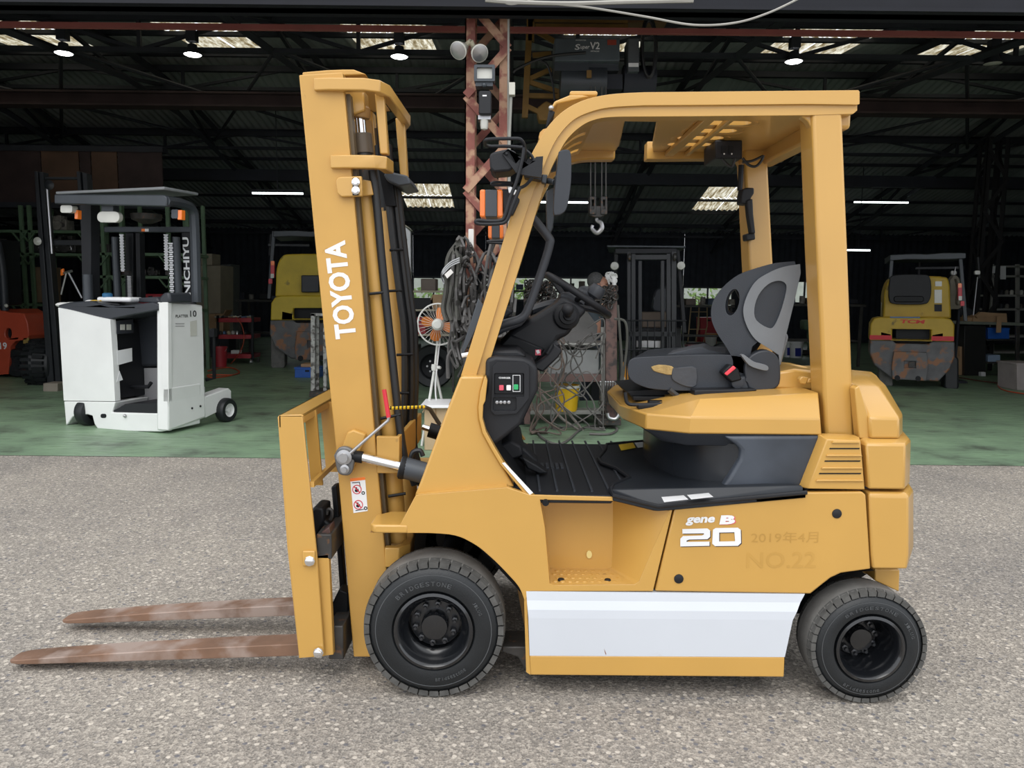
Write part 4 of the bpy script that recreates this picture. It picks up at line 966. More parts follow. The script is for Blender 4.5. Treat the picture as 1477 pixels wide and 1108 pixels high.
# ---- seat (swivelled a little away from the camera)
_oldbuild = MB.build
def _seatbuild(self, *a, **k):
    for p in self.v:
        if p.y > 2.95: p.x += (p.y-2.95)*.30
    return _oldbuild(self, *a, **k)
MB.build = _seatbuild
S0 = 2.95; S1 = 2*YC-S0
back = ccr([(1146, 377), (1122, 379), (1100, 384), (1066, 396), (1042, 415), (1028, 436), (1026, 459), (1034, 480), (1049, 503), (1057, 520), (1056, 534)], 4) + [(1076, 540), (1085, 500), (1120, 470), (1142, 430), (1152, 392)]
hol = ell(1056.5, 436, 9.5, 19.5, 20, .22)
def seatpan(m, y0, y1):
    m.px(back, S0, y0, y1, [hol])
m = MB(); seatpan(m, S0, S0+.11); m.build('backrest_bolster', SEATV, fk, bevel=.022, seg=3, angle=60)
m = MB(); m.px(back, S0, S1-.11, S1, [hol]); m.build('backrest_bolster', SEATV, fk, bevel=.022, seg=3, angle=60)
MB().px([(1146, 379), (1100, 386), (1072, 400), (1056, 412), (1066, 432), (1066, 450), (1052, 480), (1056, 525), (1085, 520), (1110, 480), (1140, 420)], S0, S0+.1, S1-.1).build('backrest_cushion', SEATV, fk, bevel=.02, seg=3, angle=60)
shell_o = ccr([(1154, 381), (1130, 385), (1110, 393), (1090, 406), (1077, 428), (1072, 450), (1078, 472), (1090, 490), (1108, 502), (1123, 512)], 4) + [(1125, 528), (1133, 487), (1147, 430), (1155, 394)]
shell_i = [(p.x, p.y) for p in cr([(1123, 405, 0), (1108, 410, 0), (1094, 426, 0), (1088, 446, 0), (1091, 462, 0), (1108, 473, 0), (1117, 470, 0), (1127, 447, 0), (1134, 420, 0), (1133, 409, 0)], 3, True)]
MB().px(shell_o, S0-.012, S0-.012, S0+.03, [shell_i]).build('seat_back_shell', SEATG, fk, bevel=.012, seg=3, angle=60)
MB().px(shell_i, S0, S0+.012, S0+.03).build('shell_recess', mat('light_grey_shell', (.27, .285, .295), .35), fk)
MB().px([(1120, 500), (1134, 480), (1138, 486), (1126, 530), (1120, 525)], S0, S0+.02, S1-.02).build('shell_back', SEATG, fk, bevel=.008)
cush = ccr([(906, 526), (908, 520), (918, 516), (950, 514), (1000, 512), (1052, 512), (1075, 518), (1078, 545), (1060, 560), (1045, 563), (990, 564), (946, 562), (925, 557), (910, 548), (905, 536), (906, 526)], 3)
MB().px(cush, S0, S0, S1).build('seat_cushion', SEATV, fk, bevel=.03, seg=4, angle=60)
MB().px(ccr([(940, 514), (970, 506), (1000, 500), (1010, 504), (1045, 511), (1060, 516), (1000, 522), (965, 520), (940, 514)], 2), S0+.1, S0+.08, S1-.15).build('loose_seat_cover', mat('loose_dark_fabric', (.05, .055, .065), .8, var=.2, bump=.6, bscale=30), fk, bevel=.012, angle=60)
MB().px(ccr([(939, 529), (950, 526), (968, 528), (972, 533), (969, 541), (955, 539), (942, 535), (939, 529)], 2), S0, S0-.004, S0+.01).build('exposed_foam', FOAM, fk, bevel=.003, label='patch of foam showing through the torn seat cushion')
MB().px(ccr([(970, 531), (990, 529), (1004, 531), (1004, 556), (990, 558), (972, 550), (968, 542), (970, 531)], 2), S0, S0-.007, S0+.004).build('cover_flap', mat('torn_vinyl', (.055, .06, .07), .6, var=.2, bump=.5, bscale=40), fk, bevel=.004)
MB().px(ccr([(1072, 548), (1070, 530), (1076, 515), (1090, 506), (1105, 505), (1117, 514), (1121, 530), (1120, 552), (1108, 561), (1080, 561), (1072, 548)], 3), S0, S0-.035, S0+.04).build('recliner_cover', DGR, fk, bevel=.014, seg=3, angle=60)
MB().px(ccr([(1067, 512), (1071, 511), (1085, 521), (1100, 525), (1106, 529), (1104, 534), (1092, 532), (1078, 526), (1067, 512)], 3), S0-.04, S0-.06, S0-.035).build('recliner_lever', SEATG, fk, bevel=.006)
MB().px([(1036, 536), (1048, 524), (1060, 530), (1065, 546), (1050, 550)], S0, S0-.05, S0+.0).build('belt_buckle', BLKD, fk, bevel=.006)
MB().px([(1039, 537), (1052, 525.5), (1056, 529), (1043, 540)], S0, S0-.058, S0-.048).build('buckle_button', mat('seatbelt_red', (.8, .06, .09), .4), fk, bevel=.003)
MB().lathe([(.024, 0), (.022, -.01), (.010, -.012), (0, -.012)], W(1063, 552, S0-.03), (0, 1, 0), 18).build('seat_bolt', DGR, fk)
MB().px([(1052, 545), (1075, 540), (1080, 562), (1058, 563)], S0, S0-.03, S0+.02).build('seat_side_bracket', DGR, fk, bevel=.01)
MB.build = _oldbuild
# ---- mirror, headlamp, winkers on the front pillar
MB().px(ccr([(805, 222), (812, 219), (821, 221), (823, 240), (822, 270), (817, 300), (811, 309), (803, 312), (798, 310), (798, 290), (801, 255), (805, 222)], 3), 2.7, 2.66, 2.70).build('mirror_housing', DGR, fk, bevel=.008)
MB().px([(800, 255), (805, 255), (804, 278), (799, 278)], 2.7, 2.67, 2.74).tube([W(800, 263, 2.72), W(786, 260, 2.76)], .011, 8).px([(781, 255), (789, 256), (787, 269), (780, 266)], 2.76, 2.70, 2.79).build('mirror_bracket', DGYM, fk, bevel=.003)
MB().px([(787, 278), (798, 272), (800, 300), (797, 330), (793, 340), (788, 330)], 3.5, 3.45, 3.5).build('far_mirror', DGYM, fk, bevel=.006)
MB().px([(795, 232), (803, 228), (802, 246), (795, 248)], 2.9, 2.88, 2.92).build('inner_bracket', BLK, fk)
hl = W(722, 234, 2.66)
MB().px([(706, 226), (710, 221), (733, 216), (744, 220), (747, 240), (735, 248), (712, 250), (707, 244)], 2.62, 2.60, 2.74).build('headlamp', BLK, fk, bevel=.012)
MB().px([(725, 229), (733, 222), (762, 244), (772, 233), (782, 232), (780, 262), (758, 259), (744, 255)], 2.68, 2.59, 2.605, [ell(731, 228, 2, 2, 8), [(738, 232), (752, 233), (744, 243)]]).px([(754, 245), (762, 231), (782, 234), (780, 262), (757, 258)], 2.7, 2.66, 2.72).build('lamp_bracket', BLK, fk, bevel=.003)
def wire(L, Y, r=.0065, n=5): return [W(*p, Y) for p in L]
m = MB()
def ringwire(cx, cy_, w_, h_, Y, dY):
    return [W(cx+w_*math.cos(t), cy_+h_*math.sin(t), Y+dY*math.sin(t)*0) for t in [2*math.pi*i/24 for i in range(25)]]
MB().tube(cr([W(*p, Y) for p, Y in (((756, 238), 2.66), ((757, 215), 2.62), ((752, 202), 2.60), ((740, 200), 2.6), ((706, 201), 2.6), ((699, 205), 2.64), ((704, 211), 2.70), ((730, 211), 2.72), ((755, 213), 2.72))], 4), .006, 8).build('lamp_guard_wire', BLK, fk)
MB().tube(cr([W(*p, 2.58) for p in ((756, 213), (753, 232), (745, 262), (736, 285), (728, 312), (722, 318), (706, 319), (690, 318), (686, 320), (692, 323), (716, 323), (730, 319), (738, 300), (750, 270))], 4), .006, 8).build('lamp_guard_wire', BLK, fk)
MB().tube(cr([W(*p, 2.68) for p in ((740, 264), (712, 263), (711, 267), (738, 267))], 3), .005, 6).build('lamp_guard_wire', BLK, fk)
MB().tube(cr([W(*p, 2.65) for p in ((757, 216), (766, 224), (772, 236), (773, 246), (768, 256), (757, 268), (745, 272))], 4), .006, 6).build('lamp_guard_wire', BLK, fk)
MB().tube(cr([W(*p, 3.3) for p in ((734, 347), (705, 348), (706, 350), (728, 351))], 3), .006, 6).build('lamp_guard_wire', BLK, fk)
def wink(x0, y0, x1, y1, Y):
    t = (x1-x0)*.24
    b_ = MB().px(rrect(x0+t, y0+.5, x1-t, y1-.5, 1), Y, Y, Y+.1).build('winker_lamp', DGYM, fk, bevel=.004)
    MB().px(rrect(x0, y0, x0+t+1, y1, 3), Y, Y+.005, Y+.1).px(rrect(x1-t-1, y0, x1, y1, 3), Y, Y+.005, Y+.1).build('orange_lens', ORA, b_, bevel=.005, label='orange lens of the turn lamp')
wink(692, 273, 725, 313, 2.66); wink(704, 324, 726, 344, 3.55)
MB().px([(724, 275), (735, 275), (750, 290), (740, 312), (726, 312)], 2.72, 2.68, 2.76).build('winker_bracket', BLK, fk, bevel=.004)
MB().px([(733, 272), (737, 270), (745, 275), (742, 281), (734, 278)], 2.65, 2.64, 2.66).build('wire_connector', DEC, fk)
MB().px([(690, 430), (701, 444), (677, 496), (668, 512), (666, 504)], 2.75, 2.74, 2.76).build('side_wiper', DGYM, fk, bevel=.003)
MB().tube([W(666, 513, 2.74), W(676, 511, 2.74)], .008, 8).build('wiper_pivot', DEC, fk)
# ---- mast
MY = 2.80; FY = 2*YC-MY+.0
FY = 3.46
def mir2(y): return 2*YC-y
mastface = [(431, 108), (494, 104), (520, 389), (539, 611), (558, 825), (567, 948), (510, 948), (484, 643), (456, 365)]
for mr in (None, 3.13):
    MB().px(mastface, MY, MY, MY+.022, mirror=mr).build('outer_mast_rail', YELW if mr is None else YEL, fk, bevel=.004)
    MB().px([(482, 106), (494, 104), (520, 389), (539, 611), (558, 825), (567, 948), (555, 948), (527, 611), (508, 389)], MY, MY+.002, MY+.09, mirror=mr).build('mast_rear_flange', YEL, fk, bevel=.003)
    MB().px([(497, 136), (505, 136), (527, 389), (549, 640), (575, 948), (562, 948), (540, 640), (517, 389)], MY+.03, MY+.025, MY+.07, mirror=mr).build('inner_mast_rail', mat('greasy_inner_rail', (.10, .07, .035), .5, var=.3), fk)
    MB().px([(455, 130), (497, 128), (519, 389), (560, 930), (515, 930), (476, 500)], MY+.03, MY+.10, MY+.13, mirror=mr).build('inner_rail_web', YELD, fk)
def arcbar(name, L, py_t, py_b, Yr, mt=YEL):
    """bent bar seen in plan: L = list of (px, py, Y) on its outer face; height given by pixels at the first point"""
    h = W(L[0][0], py_t, Yr).z - W(L[0][0], py_b, Yr).z; zt2 = W(L[0][0], py_t, Yr).z
    P = [Vector((W(a, b, Y).x, Y, 0)) for a, b, Y in L]; th = .035
    inn_ = []
    for i, p in enumerate(P):
        d = (P[min(i+1, len(P)-1)]-P[max(i-1, 0)]).normalized(); n_ = Vector((-d.y, d.x, 0)); inn_.append(p+n_*th)
    loop = P+inn_[::-1]
    MB().loft([[Vector((p.x, p.y, zt2-h)) for p in loop], [Vector((p.x, p.y, zt2)) for p in loop]]).build(name, mt, fk, bevel=.004)
arcbar('top_crossmember', [(452, 120, 2.785), (475, 115, 2.775), (525, 115, 2.775), (548, 120, 2.80), (563, 128, 2.87), (592, 165, 3.34), (586, 175, 3.44)], 113, 131, 2.79)
arcbar('upper_crossmember', [(476, 230, 2.785), (498, 228, 2.775), (540, 228, 2.775), (558, 230, 2.80), (568, 236, 2.90)], 224, 243, 2.79)
MB().px([(543, 631), (576, 629), (608, 596), (609, 630), (584, 662), (575, 680), (545, 660)], MY, MY+.0, MY+.001).build
lc_ = [(Vector((W(543, 640, 2.79).x, 2.79)), 0), (Vector((W(576, 640, 2.79).x, 2.79)), 0), (Vector((W(608, 610, 3.36).x, 3.36)), 0)]
z1_, z0_ = W(560, 630, 2.79).z, W(560, 683, 2.79).z; zf_ = W(608, 632, 3.36).z
A, B2, C2 = [p[0] for p in lc_]
m = MB(); cols = [(A.x, A.y, z0_, 0, .022), (B2.x, B2.y, z0_, -.012, .022), (C2.x, C2.y, zf_, -.022, 0)]
fr = [[Vector((x, y, zb_)), Vector((x, y, z1_)), Vector((x+ox, y+oy, z1_)), Vector((x+ox, y+oy, zb_))] for x, y, zb_, ox, oy in cols]
m.loft(fr)
m.build('mast_crossmember', YELW, fk, bevel=.003)
arcbar('lower_crossmember', [(555, 800, 2.785), (575, 792, 2.79), (592, 788, 2.84), (597, 783, 2.95), (600, 780, 3.3)], 790, 818, 2.79)
MB().px([(540, 133), (553, 133), (560, 222), (548, 222)], 2.86, 2.86, 2.90).build('mast_bracket_bar', YEL, fk, bevel=.004)
MB().px([(570, 170), (583, 172), (588, 255), (577, 255)], 3.3, 3.30, 3.34).build('mast_bracket_bar', YEL, fk, bevel=.004)
MB().px([(499, 128), (524, 128), (525, 158), (508, 165), (501, 160)], 2.86, 2.87, 2.96).build('cylinder_top_bracket', YEL, fk, bevel=.006)
MB().px([(494, 256), (523, 255), (524, 284), (494, 285), (488, 280), (486, 262), (489, 257)], MY-.003, MY-.022, MY-.0).build('hose_clamp_plate', YEL, fk, bevel=.004)
MB().px(rect(509, 257, 517.5, 282), MY-.02, MY-.026, MY-.02).build('bolt_plate', BLKD, fk)
for b in (263, 275): MB().lathe([(.0145, 0), (.0145, -.006), (.009, -.008), (.009, -.014), (0, -.014)], W(513.5, b, MY-.026), (0, 1, 0), 14).build('hex_bolt', CHR, fk)
MB().px([(523, 260), (536, 262), (540, 282), (524, 284)], 2.86, 2.84, 2.92).build('clamp_block', YEL, fk, bevel=.003)
def cyl(name, L, Y, r, mt, n=20, par=fk): return MB().tube([W(a, b, Y) for a, b in L], r, n).build(name, mt, par)
MB().lathe([(0, 0), (.033, 0), (.036, .008), (.036, .035), (.028, .042), (0, .042)], W(520, 171, 2.92), (.03, 0, 1), 24).build('cylinder_cap', YELD, fk)
cyl('piston_rod', [(519, 165), (522, 198)], 2.92, .019, CHR)
cyl('cylinder_head', [(521, 194), (524, 222)], 2.92, .038, mat('brown_grey_casting', (.10, .075, .05), .5), 24)
cyl('lift_cylinder', [(523, 204), (527, 300)], 2.92, .033, IRON, 24)
cyl('lift_cylinder', [(527, 285), (540, 389), (561, 611), (574, 780)], 2.90, .036, YELW, 24)
cyl('lift_cylinder', [(560, 300), (574, 460), (587, 620), (592, 760)], 3.3, .036, YELW, 24)
cyl('lift_cylinder_head', [(553, 210), (561, 305)], 3.3, .037, BLKD, 20)
MB().tube(cr([W(*p, 2.86) for p in ((537, 246), (544, 300), (552, 389), (566, 520), (577, 620), (583, 660))], 5), .0155, 10).build('hydraulic_hose', HOSE, fk)
for dx, Y in ((0, 3.15), (9, 3.17), (15, 3.2)):
    MB().tube(cr([W(p[0]+dx, p[1], Y) for p in ((557, 255), (566, 340), (577, 430), (583, 480), (584, 560), (582, 640), (598, 700))], 5), .0145, 8).build('hydraulic_hose', HOSE, fk)
MB().px([(548, 185), (560, 190), (575, 300), (561, 300), (551, 250)], 3.2, 3.12, 3.16).build('lift_chain', BLKD, fk)
MB().px([(556, 255), (562, 248), (572, 252), (590, 256), (596, 268), (578, 271), (562, 264)], 3.1, 3.05, 3.3).build('hose_guide', DGYM, fk, bevel=.006)
m = MB()
for (a, b, c_, d, Y) in ((533, 424, 553, 422, 2.85), (549, 604, 578, 598, 2.85), (560, 420, 580, 419, 3.14), (572, 512, 596, 511, 3.14), (576, 567, 590, 567, 3.14), (560, 716, 585, 712, 2.85), (562, 361, 582, 360, 3.14)):
    MB().tube([W(a, b, Y), W(c_, d, Y)], .006, 6).build('hose_clip', BLKD, fk)
MB().px([(436, 104), (470, 101), (494, 100), (510, 100), (528, 107), (494, 109), (436, 110)], 2.84, 2.84, 3.4).px([(462, 104), (472, 98), (482, 99), (485, 104)], 2.9, 2.95, 3.0).build('mast_top_plate', YELW, fk, bevel=.004)
m = MB(); textpx(m, 'TOYOTA', 491, 418.5, MY, 140, 31, 96, .035, 0, .0015); m.build('lettering', DEC, fk)
# warning sticker with its two pictograms
st_ = MB().px([(505, 690), (526.5, 688), (530.5, 737), (510, 740)], MY, MY-.0016, MY).build('warning_sticker', DEC, fk)
MB().px([(505, 690), (526.5, 688), (527, 692), (505.5, 694.5)], MY, MY-.0026, MY-.0016).build('sticker_header', ORA, st_)
m = MB()
for cx_, cy_ in ((515, 706), (517, 728)): m.px(ell(cx_, cy_, 6.8, 6.8, 20), MY, MY-.0026, MY-.0016, [ell(cx_, cy_, 5.6, 5.6, 20)]); m.px([(cx_-5, cy_-4), (cx_-4, cy_-5), (cx_+5, cy_+4), (cx_+4, cy_+5)], MY, MY-.0030, MY-.0022)
m.build('prohibition_ring', REDD, st_)
m = MB()
for cx_, cy_ in ((515, 706), (517, 728)): m.px(ell(cx_-1, cy_-2, 1.4, 1.4, 8), MY, MY-.0024, MY-.0016); m.px([(cx_-3, cy_), (cx_+2, cy_-1), (cx_+3, cy_+2), (cx_, cy_+4), (cx_-3, cy_+3)], MY, MY-.0024, MY-.0016)
m.px(ell(524, 711, 2.6, 2.6, 12), MY, MY-.0024, MY-.0016, [ell(524, 711, 1.3, 1.3, 12)]); m.px(ell(527.5, 733, 2.6, 2.6, 12), MY, MY-.0024, MY-.0016, [ell(527.5, 733, 1.3, 1.3, 12)])
m.px([(508, 696), (519, 695), (520, 701), (519, 701), (518.2, 696.2), (508, 697)], MY, MY-.0024, MY-.0016); m.px([(513, 736), (525, 734), (525, 735), (513, 737)], MY, MY-.0024, MY-.0016)
m.build('pictogram', BLKD, st_)
# indicator rods
MB().tube(cr([W(*p, 2.74) for p in ((497, 661), (512, 648), (535, 628), (556, 610), (560, 606), (561, 600))], 4), .006, 8).build('tilt_indicator_rod', STL, fk)
MB().tube([W(554, 562, 2.74), W(560.5, 602, 2.74)], .008, 8).build('red_indicator', REDD, fk)
m = MB(); m.tube([W(560, 589, 2.75), W(612, 587, 2.85)], .006, 8); m.build('yellow_indicator', YLB, fk)
m = MB()
for i in range(9): a_ = W(563+i*5.6, 588.6-i*.2, 2.75+.01*i); m.tube([a_, a_+Vector((.004, 0, 0))], .0064, 8)
m.build('indicator_mark', BLKD, fk)
MB().tube([W(612, 587, 2.85), W(620, 590, 2.9), W(634, 612, 2.95)], .008, 8).build('indicator_arm', DGYM, fk)
# tilt cylinder
MB().px([(493, 650), (503, 622), (512, 618), (530, 625), (520, 652), (510, 680), (495, 680)], MY, MY-.03, MY).build('tilt_bracket', YELW, fk, bevel=.006)
MB().px(ccr([(484, 655), (490, 645), (500, 643), (510, 648), (513, 660), (509, 680), (500, 684), (489, 679), (484, 655)], 3), MY-.03, MY-.055, MY-.03).build('pivot_plate', mat('bare_casting', (.18, .18, .18), .5, metal=.5, var=.2), fk, bevel=.005)
for a, b, r_ in ((497, 659, .028), (498, 676, .017)): MB().lathe([(r_, 0), (r_, -.012), (r_*.6, -.014), (r_*.6, -.028), (0, -.028)], W(a, b, MY-.055), (0, 1, 0), 18).build('pivot_bolt', STL, fk)
cyl('tilt_rod_end', [(500, 656), (523, 660)], 2.765, .022, BLKD, 16)
cyl('tilt_rod', [(520, 659), (581, 674)], 2.765, .017, CHR, 16)
cyl('tilt_cylinder', [(577, 673), (614, 683), (650, 692)], 2.765, .04, DGYM, 22)
MB().lathe([(.043, 0), (.043, .012), (.04, .02)], W(578, 674, 2.765), (1, 0, -.24), 20).build('tilt_gland', BLKD, fk)
MB().tube(cr([W(*p, 2.80) for p in ((592, 662), (596, 652), (606, 650), (610, 658))], 4), .009, 8).build('tilt_hose', HOSE, fk)
cyl('tilt_rod', [(609, 616), (622, 620)], 3.5, .014, CHR, 12); cyl('tilt_cylinder', [(619, 620), (652, 630)], 3.5, .035, BLKD, 16)
# ---- load backrest, carriage, forks
LY = 2.68; LF = 3.62
xk = lambda px_, py, Y=LY: W(px_, py, Y).x
post = [(400, 602), (403, 599), (436, 598), (457, 800), (468, 947), (431, 950), (416, 790), (404, 640)]
for y0, y1 in ((LY, LY+.012), (LF-.012, LF)): MB().px(post, LY, y0, y1).build('backrest_post', YEL, fk, bevel=.003)
MB().px([(400, 602), (404, 600), (420, 788), (436, 948), (431, 950), (414, 790)], LY, LY+.002, LY+.06).build('backrest_post_flange', YEL, fk, bevel=.002)
zt3, zt4 = W(415, 599, LY).z, W(415, 612, LY).z
MB().box((xk(402, 600), LY, zt3-.006), (xk(437, 600), LF, zt3)).box((xk(402, 600), LY, zt3-.045), (xk(402, 600)+.008, LF, zt3)).box((xk(437, 600)-.008, LY+.01, zt3-.03), (xk(437, 600), LF, zt3)).build('backrest_top_bar', YEL, fk, bevel=.002)
for Yv, x0_, x1_ in ((2.84, 439, 456), (3.06, 462, 480), (3.28, 482, 496)):
    a0, a1 = W(x0_, 600, Yv).x, W(x1_, 600, Yv).x; zt5 = zt3-.006; zb5 = W(450, 700, 2.84).z; sl = xk(446, 700)-xk(436, 600)
    MB().loft([[Vector((a0, Yv, zt5)), Vector((a1, Yv, zt5)), Vector((a1, Yv+.012, zt5)), Vector((a0, Yv+.012, zt5))], [Vector((a0+sl, Yv, zb5)), Vector((a1+sl, Yv, zb5)), Vector((a1+sl, Yv+.012, zb5)), Vector((a0+sl, Yv+.012, zb5))]]).build('backrest_bar', YEL, fk)
MB().box((W(446, 702, LY).x, LY+.01, W(446, 704, LY).z), (W(448, 702, LY).x+.01, LF-.01, W(446, 696, LY).z)).build('backrest_lower_bar', YEL, fk)
MB().px([(457, 800), (475, 798), (482, 943), (467, 945)], LY+.03, LY+.02, LY+.05).build('carriage_side_plate', YELW, fk, bevel=.003)
MB().px(rect(437, 794, 455, 816), LY-.002, LY-.010, LY).build('bolt_pad', YEL, fk, bevel=.004)
for a, b in ((447, 809), (459.5, 941)): MB().lathe([(.019, 0), (.019, -.004), (.015, -.005), (.015, -.016), (.012, -.018), (0, -.018)], W(a, b, LY-.008), (0, 1, 0), 8).build('hex_bolt', CHR, fk)
# carriage bars (fork bars) run across the truck
xa_, xb_ = W(458, 770, 2.72).x, W(480, 770, 2.72).x
zu, zl_ = W(470, 765, 2.75).z, W(470, 800, 2.75).z
MB().box((xa_, LY+.02, zl_), (xb_, LF-.02, zu)).build('upper_carriage_bar', IRON, fk, bevel=.004)
zu2, zl2 = W(480, 900, 2.75).z, W(480, 948, 2.75).z
MB().box((xa_+.03, LY+.05, zl2), (xb_+.03, LF-.02, zu2)).build('lower_carriage_bar', IRON, fk, bevel=.004)
MB().px([(450, 735), (458, 727), (471, 728), (472, 745), (462, 770), (452, 778)], 2.85, 2.80, 2.92).px([(470, 738), (484, 748), (482, 766), (470, 768)], 2.9, 2.82, 2.95).build('fork_hook', BLKD, fk, bevel=.008)
MB().tube(cr([W(*p, 2.84) for p in ((471, 742), (473, 735), (478, 736), (479, 744), (476, 750))], 4), .007, 6).build('fork_lock_pin', IRON, fk)
MB().px([(480, 700), (488, 697), (500, 850), (505, 880), (495, 890), (489, 800)], 2.95, 2.92, 2.97).px([(480, 870), (492, 845), (505, 850), (505, 895), (485, 905)], 2.9, 2.86, 2.93).build('carriage_upright', BLKD, fk, bevel=.005)
MB().px([(484, 943), (500, 905), (504, 905), (503, 912), (486, 947)], 2.85, 2.83, 2.88).build('lower_hook', IRON, fk)
MB().px([(447, 790), (464, 768), (475, 760), (478, 780), (464, 800), (452, 796)], 2.72, 2.72, 2.80).build('bar_end', mat('worn_red_black', (.07, .035, .03), .5, var=.4, scale=10), fk, bevel=.003)
def fork(pxT, pxH, pT, pH, Y, w=.095):
    tip, heel = W(pxT, pT, Y), W(pxH, pH, Y); zb6 = min(tip.z, heel.z); L = heel.x-tip.x
    secs = []
    for t, h, ww in ((0, .010, .45), (.01, .014, .70), (.035, .017, .92), (.10, .022, 1), (.35, .034, 1), (.7, .044, 1), (1.0, .048, 1)):
        x = tip.x+L*t; z = tip.z+(heel.z-tip.z)*t; a = Y+w*(1-ww)/2; b = Y+w*(1+ww)/2
        secs.append([Vector((x, a, z)), Vector((x, b, z)), Vector((x, b, z+h)), Vector((x, a, z+h))])
    m = MB(); m.loft(secs)
    o = m.build('fork', FORKM, fk, bevel=.003, label='rust-coloured steel fork near the ground')
    MB().box((heel.x-.01, Y, heel.z), (heel.x+.045, Y+w, heel.z+.42)).build('fork_shank', IRON, fk, bevel=.004)
fork(8, 445, 960, 946, 2.78); fork(85, 440, 901, 888, 3.12)
ORD = ['first', 'second', 'third', 'fourth', 'fifth', 'sixth', 'seventh', 'eighth', 'ninth', 'tenth', 'eleventh', 'twelfth', 'thirteenth']
# ================================================================== VEHICLES AND GOODS IN THE HALL
def gY(px, py):                      # depth of a ground contact seen at that pixel
    return WZ(px, py, 0.004).y
def PX(name, pts, Y, y0, y1, mt, par=None, bevel=.008, holes=(), **k):
    return MB().px(pts, y0, y0, y1, holes).build(name, mt, par, bevel=bevel, **k)
def botpx(px, Y):                    # image row of the ground at depth Y
    a, b = 430., 1100.
    for _ in range(30):
        c = (a+b)/2
        if W(px, c, Y).z > 0.004: a = c
        else: b = c
    return a
def simple_wheel(c, r, w, ax, par, name='tyre', mt=None, n=28, rimm=None):
    m = MB().lathe([(r*.55, 0), (r*.88, -.004), (r*.97, w*.12), (r, w*.3), (r, w*.7), (r*.97, w*.9), (r*.55, w)], c, ax, n, cap=False).build(name, mt or RUB, par)
    MB().lathe([(r*.56, .0), (r*.5, .03), (r*.42, .05), (r*.2, .05), (r*.18, .01), (0, .01)], c, ax, n, cap=False).build('rim', rimm or RIM2, m)
    return m
# ------------------------------------------------------------------ white stand-up reach truck
B0 = WZ(245, 627, 0.0); A0 = WZ(97, 614, 0.0); u1 = (B0-A0).normalized(); n1 = Vector((-u1.y, u1.x, 0))
rt = root('reach_truck', 'white stand-on reach truck with dark overhead guard parked just inside the hall', 'forklift', (B0.x, B0.y, 0))
def pl1(L, d=0.): return [WP(a, b, B0+n1*d, n1) for a, b in L]
def pl2(L, d=0.): return [WP(a, b, B0+u1*d, u1) for a, b in L]
def ext1(name, L, mt, d=0., t=.05, bevel=.01, holes=(), par=rt, **k):
    q = pl1(L, d); return MB().plate(q, [pl1(h, d) for h in holes], n1*t).build(name, mt, par, bevel=bevel, **k)
def ext2(name, L, mt, d=0., t=.05, bevel=.01, par=rt, **k):
    q = pl2(L, d); return MB().plate(q, [], -u1*t).build(name, mt, par, bevel=bevel, **k)
RW = mat('reach_truck_white', (.74, .75, .74), .35, var=.04, scale=3, alt=(.3, .29, .27), altpos=(.74, .8), altscale=5)
cove = ccr([(84, 444), (100, 447), (120, 452), (140, 457), (159, 461)], 3)
ext1('battery_panel', cove+[(163, 520), (166, 579), (92, 578)], RW, 0, .07, .02, seg=3)
ext1('battery_box', [(88, 448), (100, 452), (158, 466), (163, 520), (165, 576), (94, 576)], BLK, .07, .55, .004)
R3 = WP(164, 520, B0, n1)
def ext3(name, L, mt, t=.004):
    q = [WP(a, b, R3, u1) for a, b in L]; return MB().plate(q, [], u1*t).build(name, mt, rt)
ext1('lower_body', [(92, 579), (166, 580), (161, 595), (235, 597), (235, 560), (243, 560), (243, 621), (232, 623), (143, 622), (136, 612), (133, 600), (126, 598), (110, 599), (104, 602), (98, 611), (95, 614)], RW, 0, .45, .01)
ext1('drain_hole', rrect(145, 597, 153, 603, 2.5), BLKD, -.004, .006, 0)
m = MB().ball(WP(180, 600, B0-n1*.01, n1), .018); m.build('tow_pin', STL, rt)
ext1('operator_floor', [(161, 594), (180, 583), (235, 581), (235, 597)], BLK, .02, .42, .004)
ext1('compartment_back', [(170, 448), (231, 448), (231, 590), (170, 590)], BLKD, .50, .05, .0)
ext1('back_pad', [(190, 458), (231, 448), (231, 528), (193, 530)], DGR, .45, .06, .03, seg=3)
ext1('lower_wall', [(195, 531), (232, 531), (233, 583), (196, 583)], mat('reach_truck_grey', (.28, .28, .29), .5), .48, .05, .004)
for L in ([(168, 463), (192, 460), (192, 480), (168, 482)],): ext3('fuse_tray', L, DKS)
for a in (173, 182): ext3('relay', rect(a, 468, a+6, 476), GLASSY, .012)
ext3('instruction_sticker', [(168.5, 506), (190, 502), (190.5, 521), (169, 527)], DEC)
ext3('triangle_sticker', [(172, 535), (168, 551), (177, 548)], DEC)
MB().tube([WP(a, b, B0+n1*.3, n1) for a, b in ((173, 552), (176, 558), (214, 558), (218, 552))], .02, 8).build('grab_bar', BLK, rt)
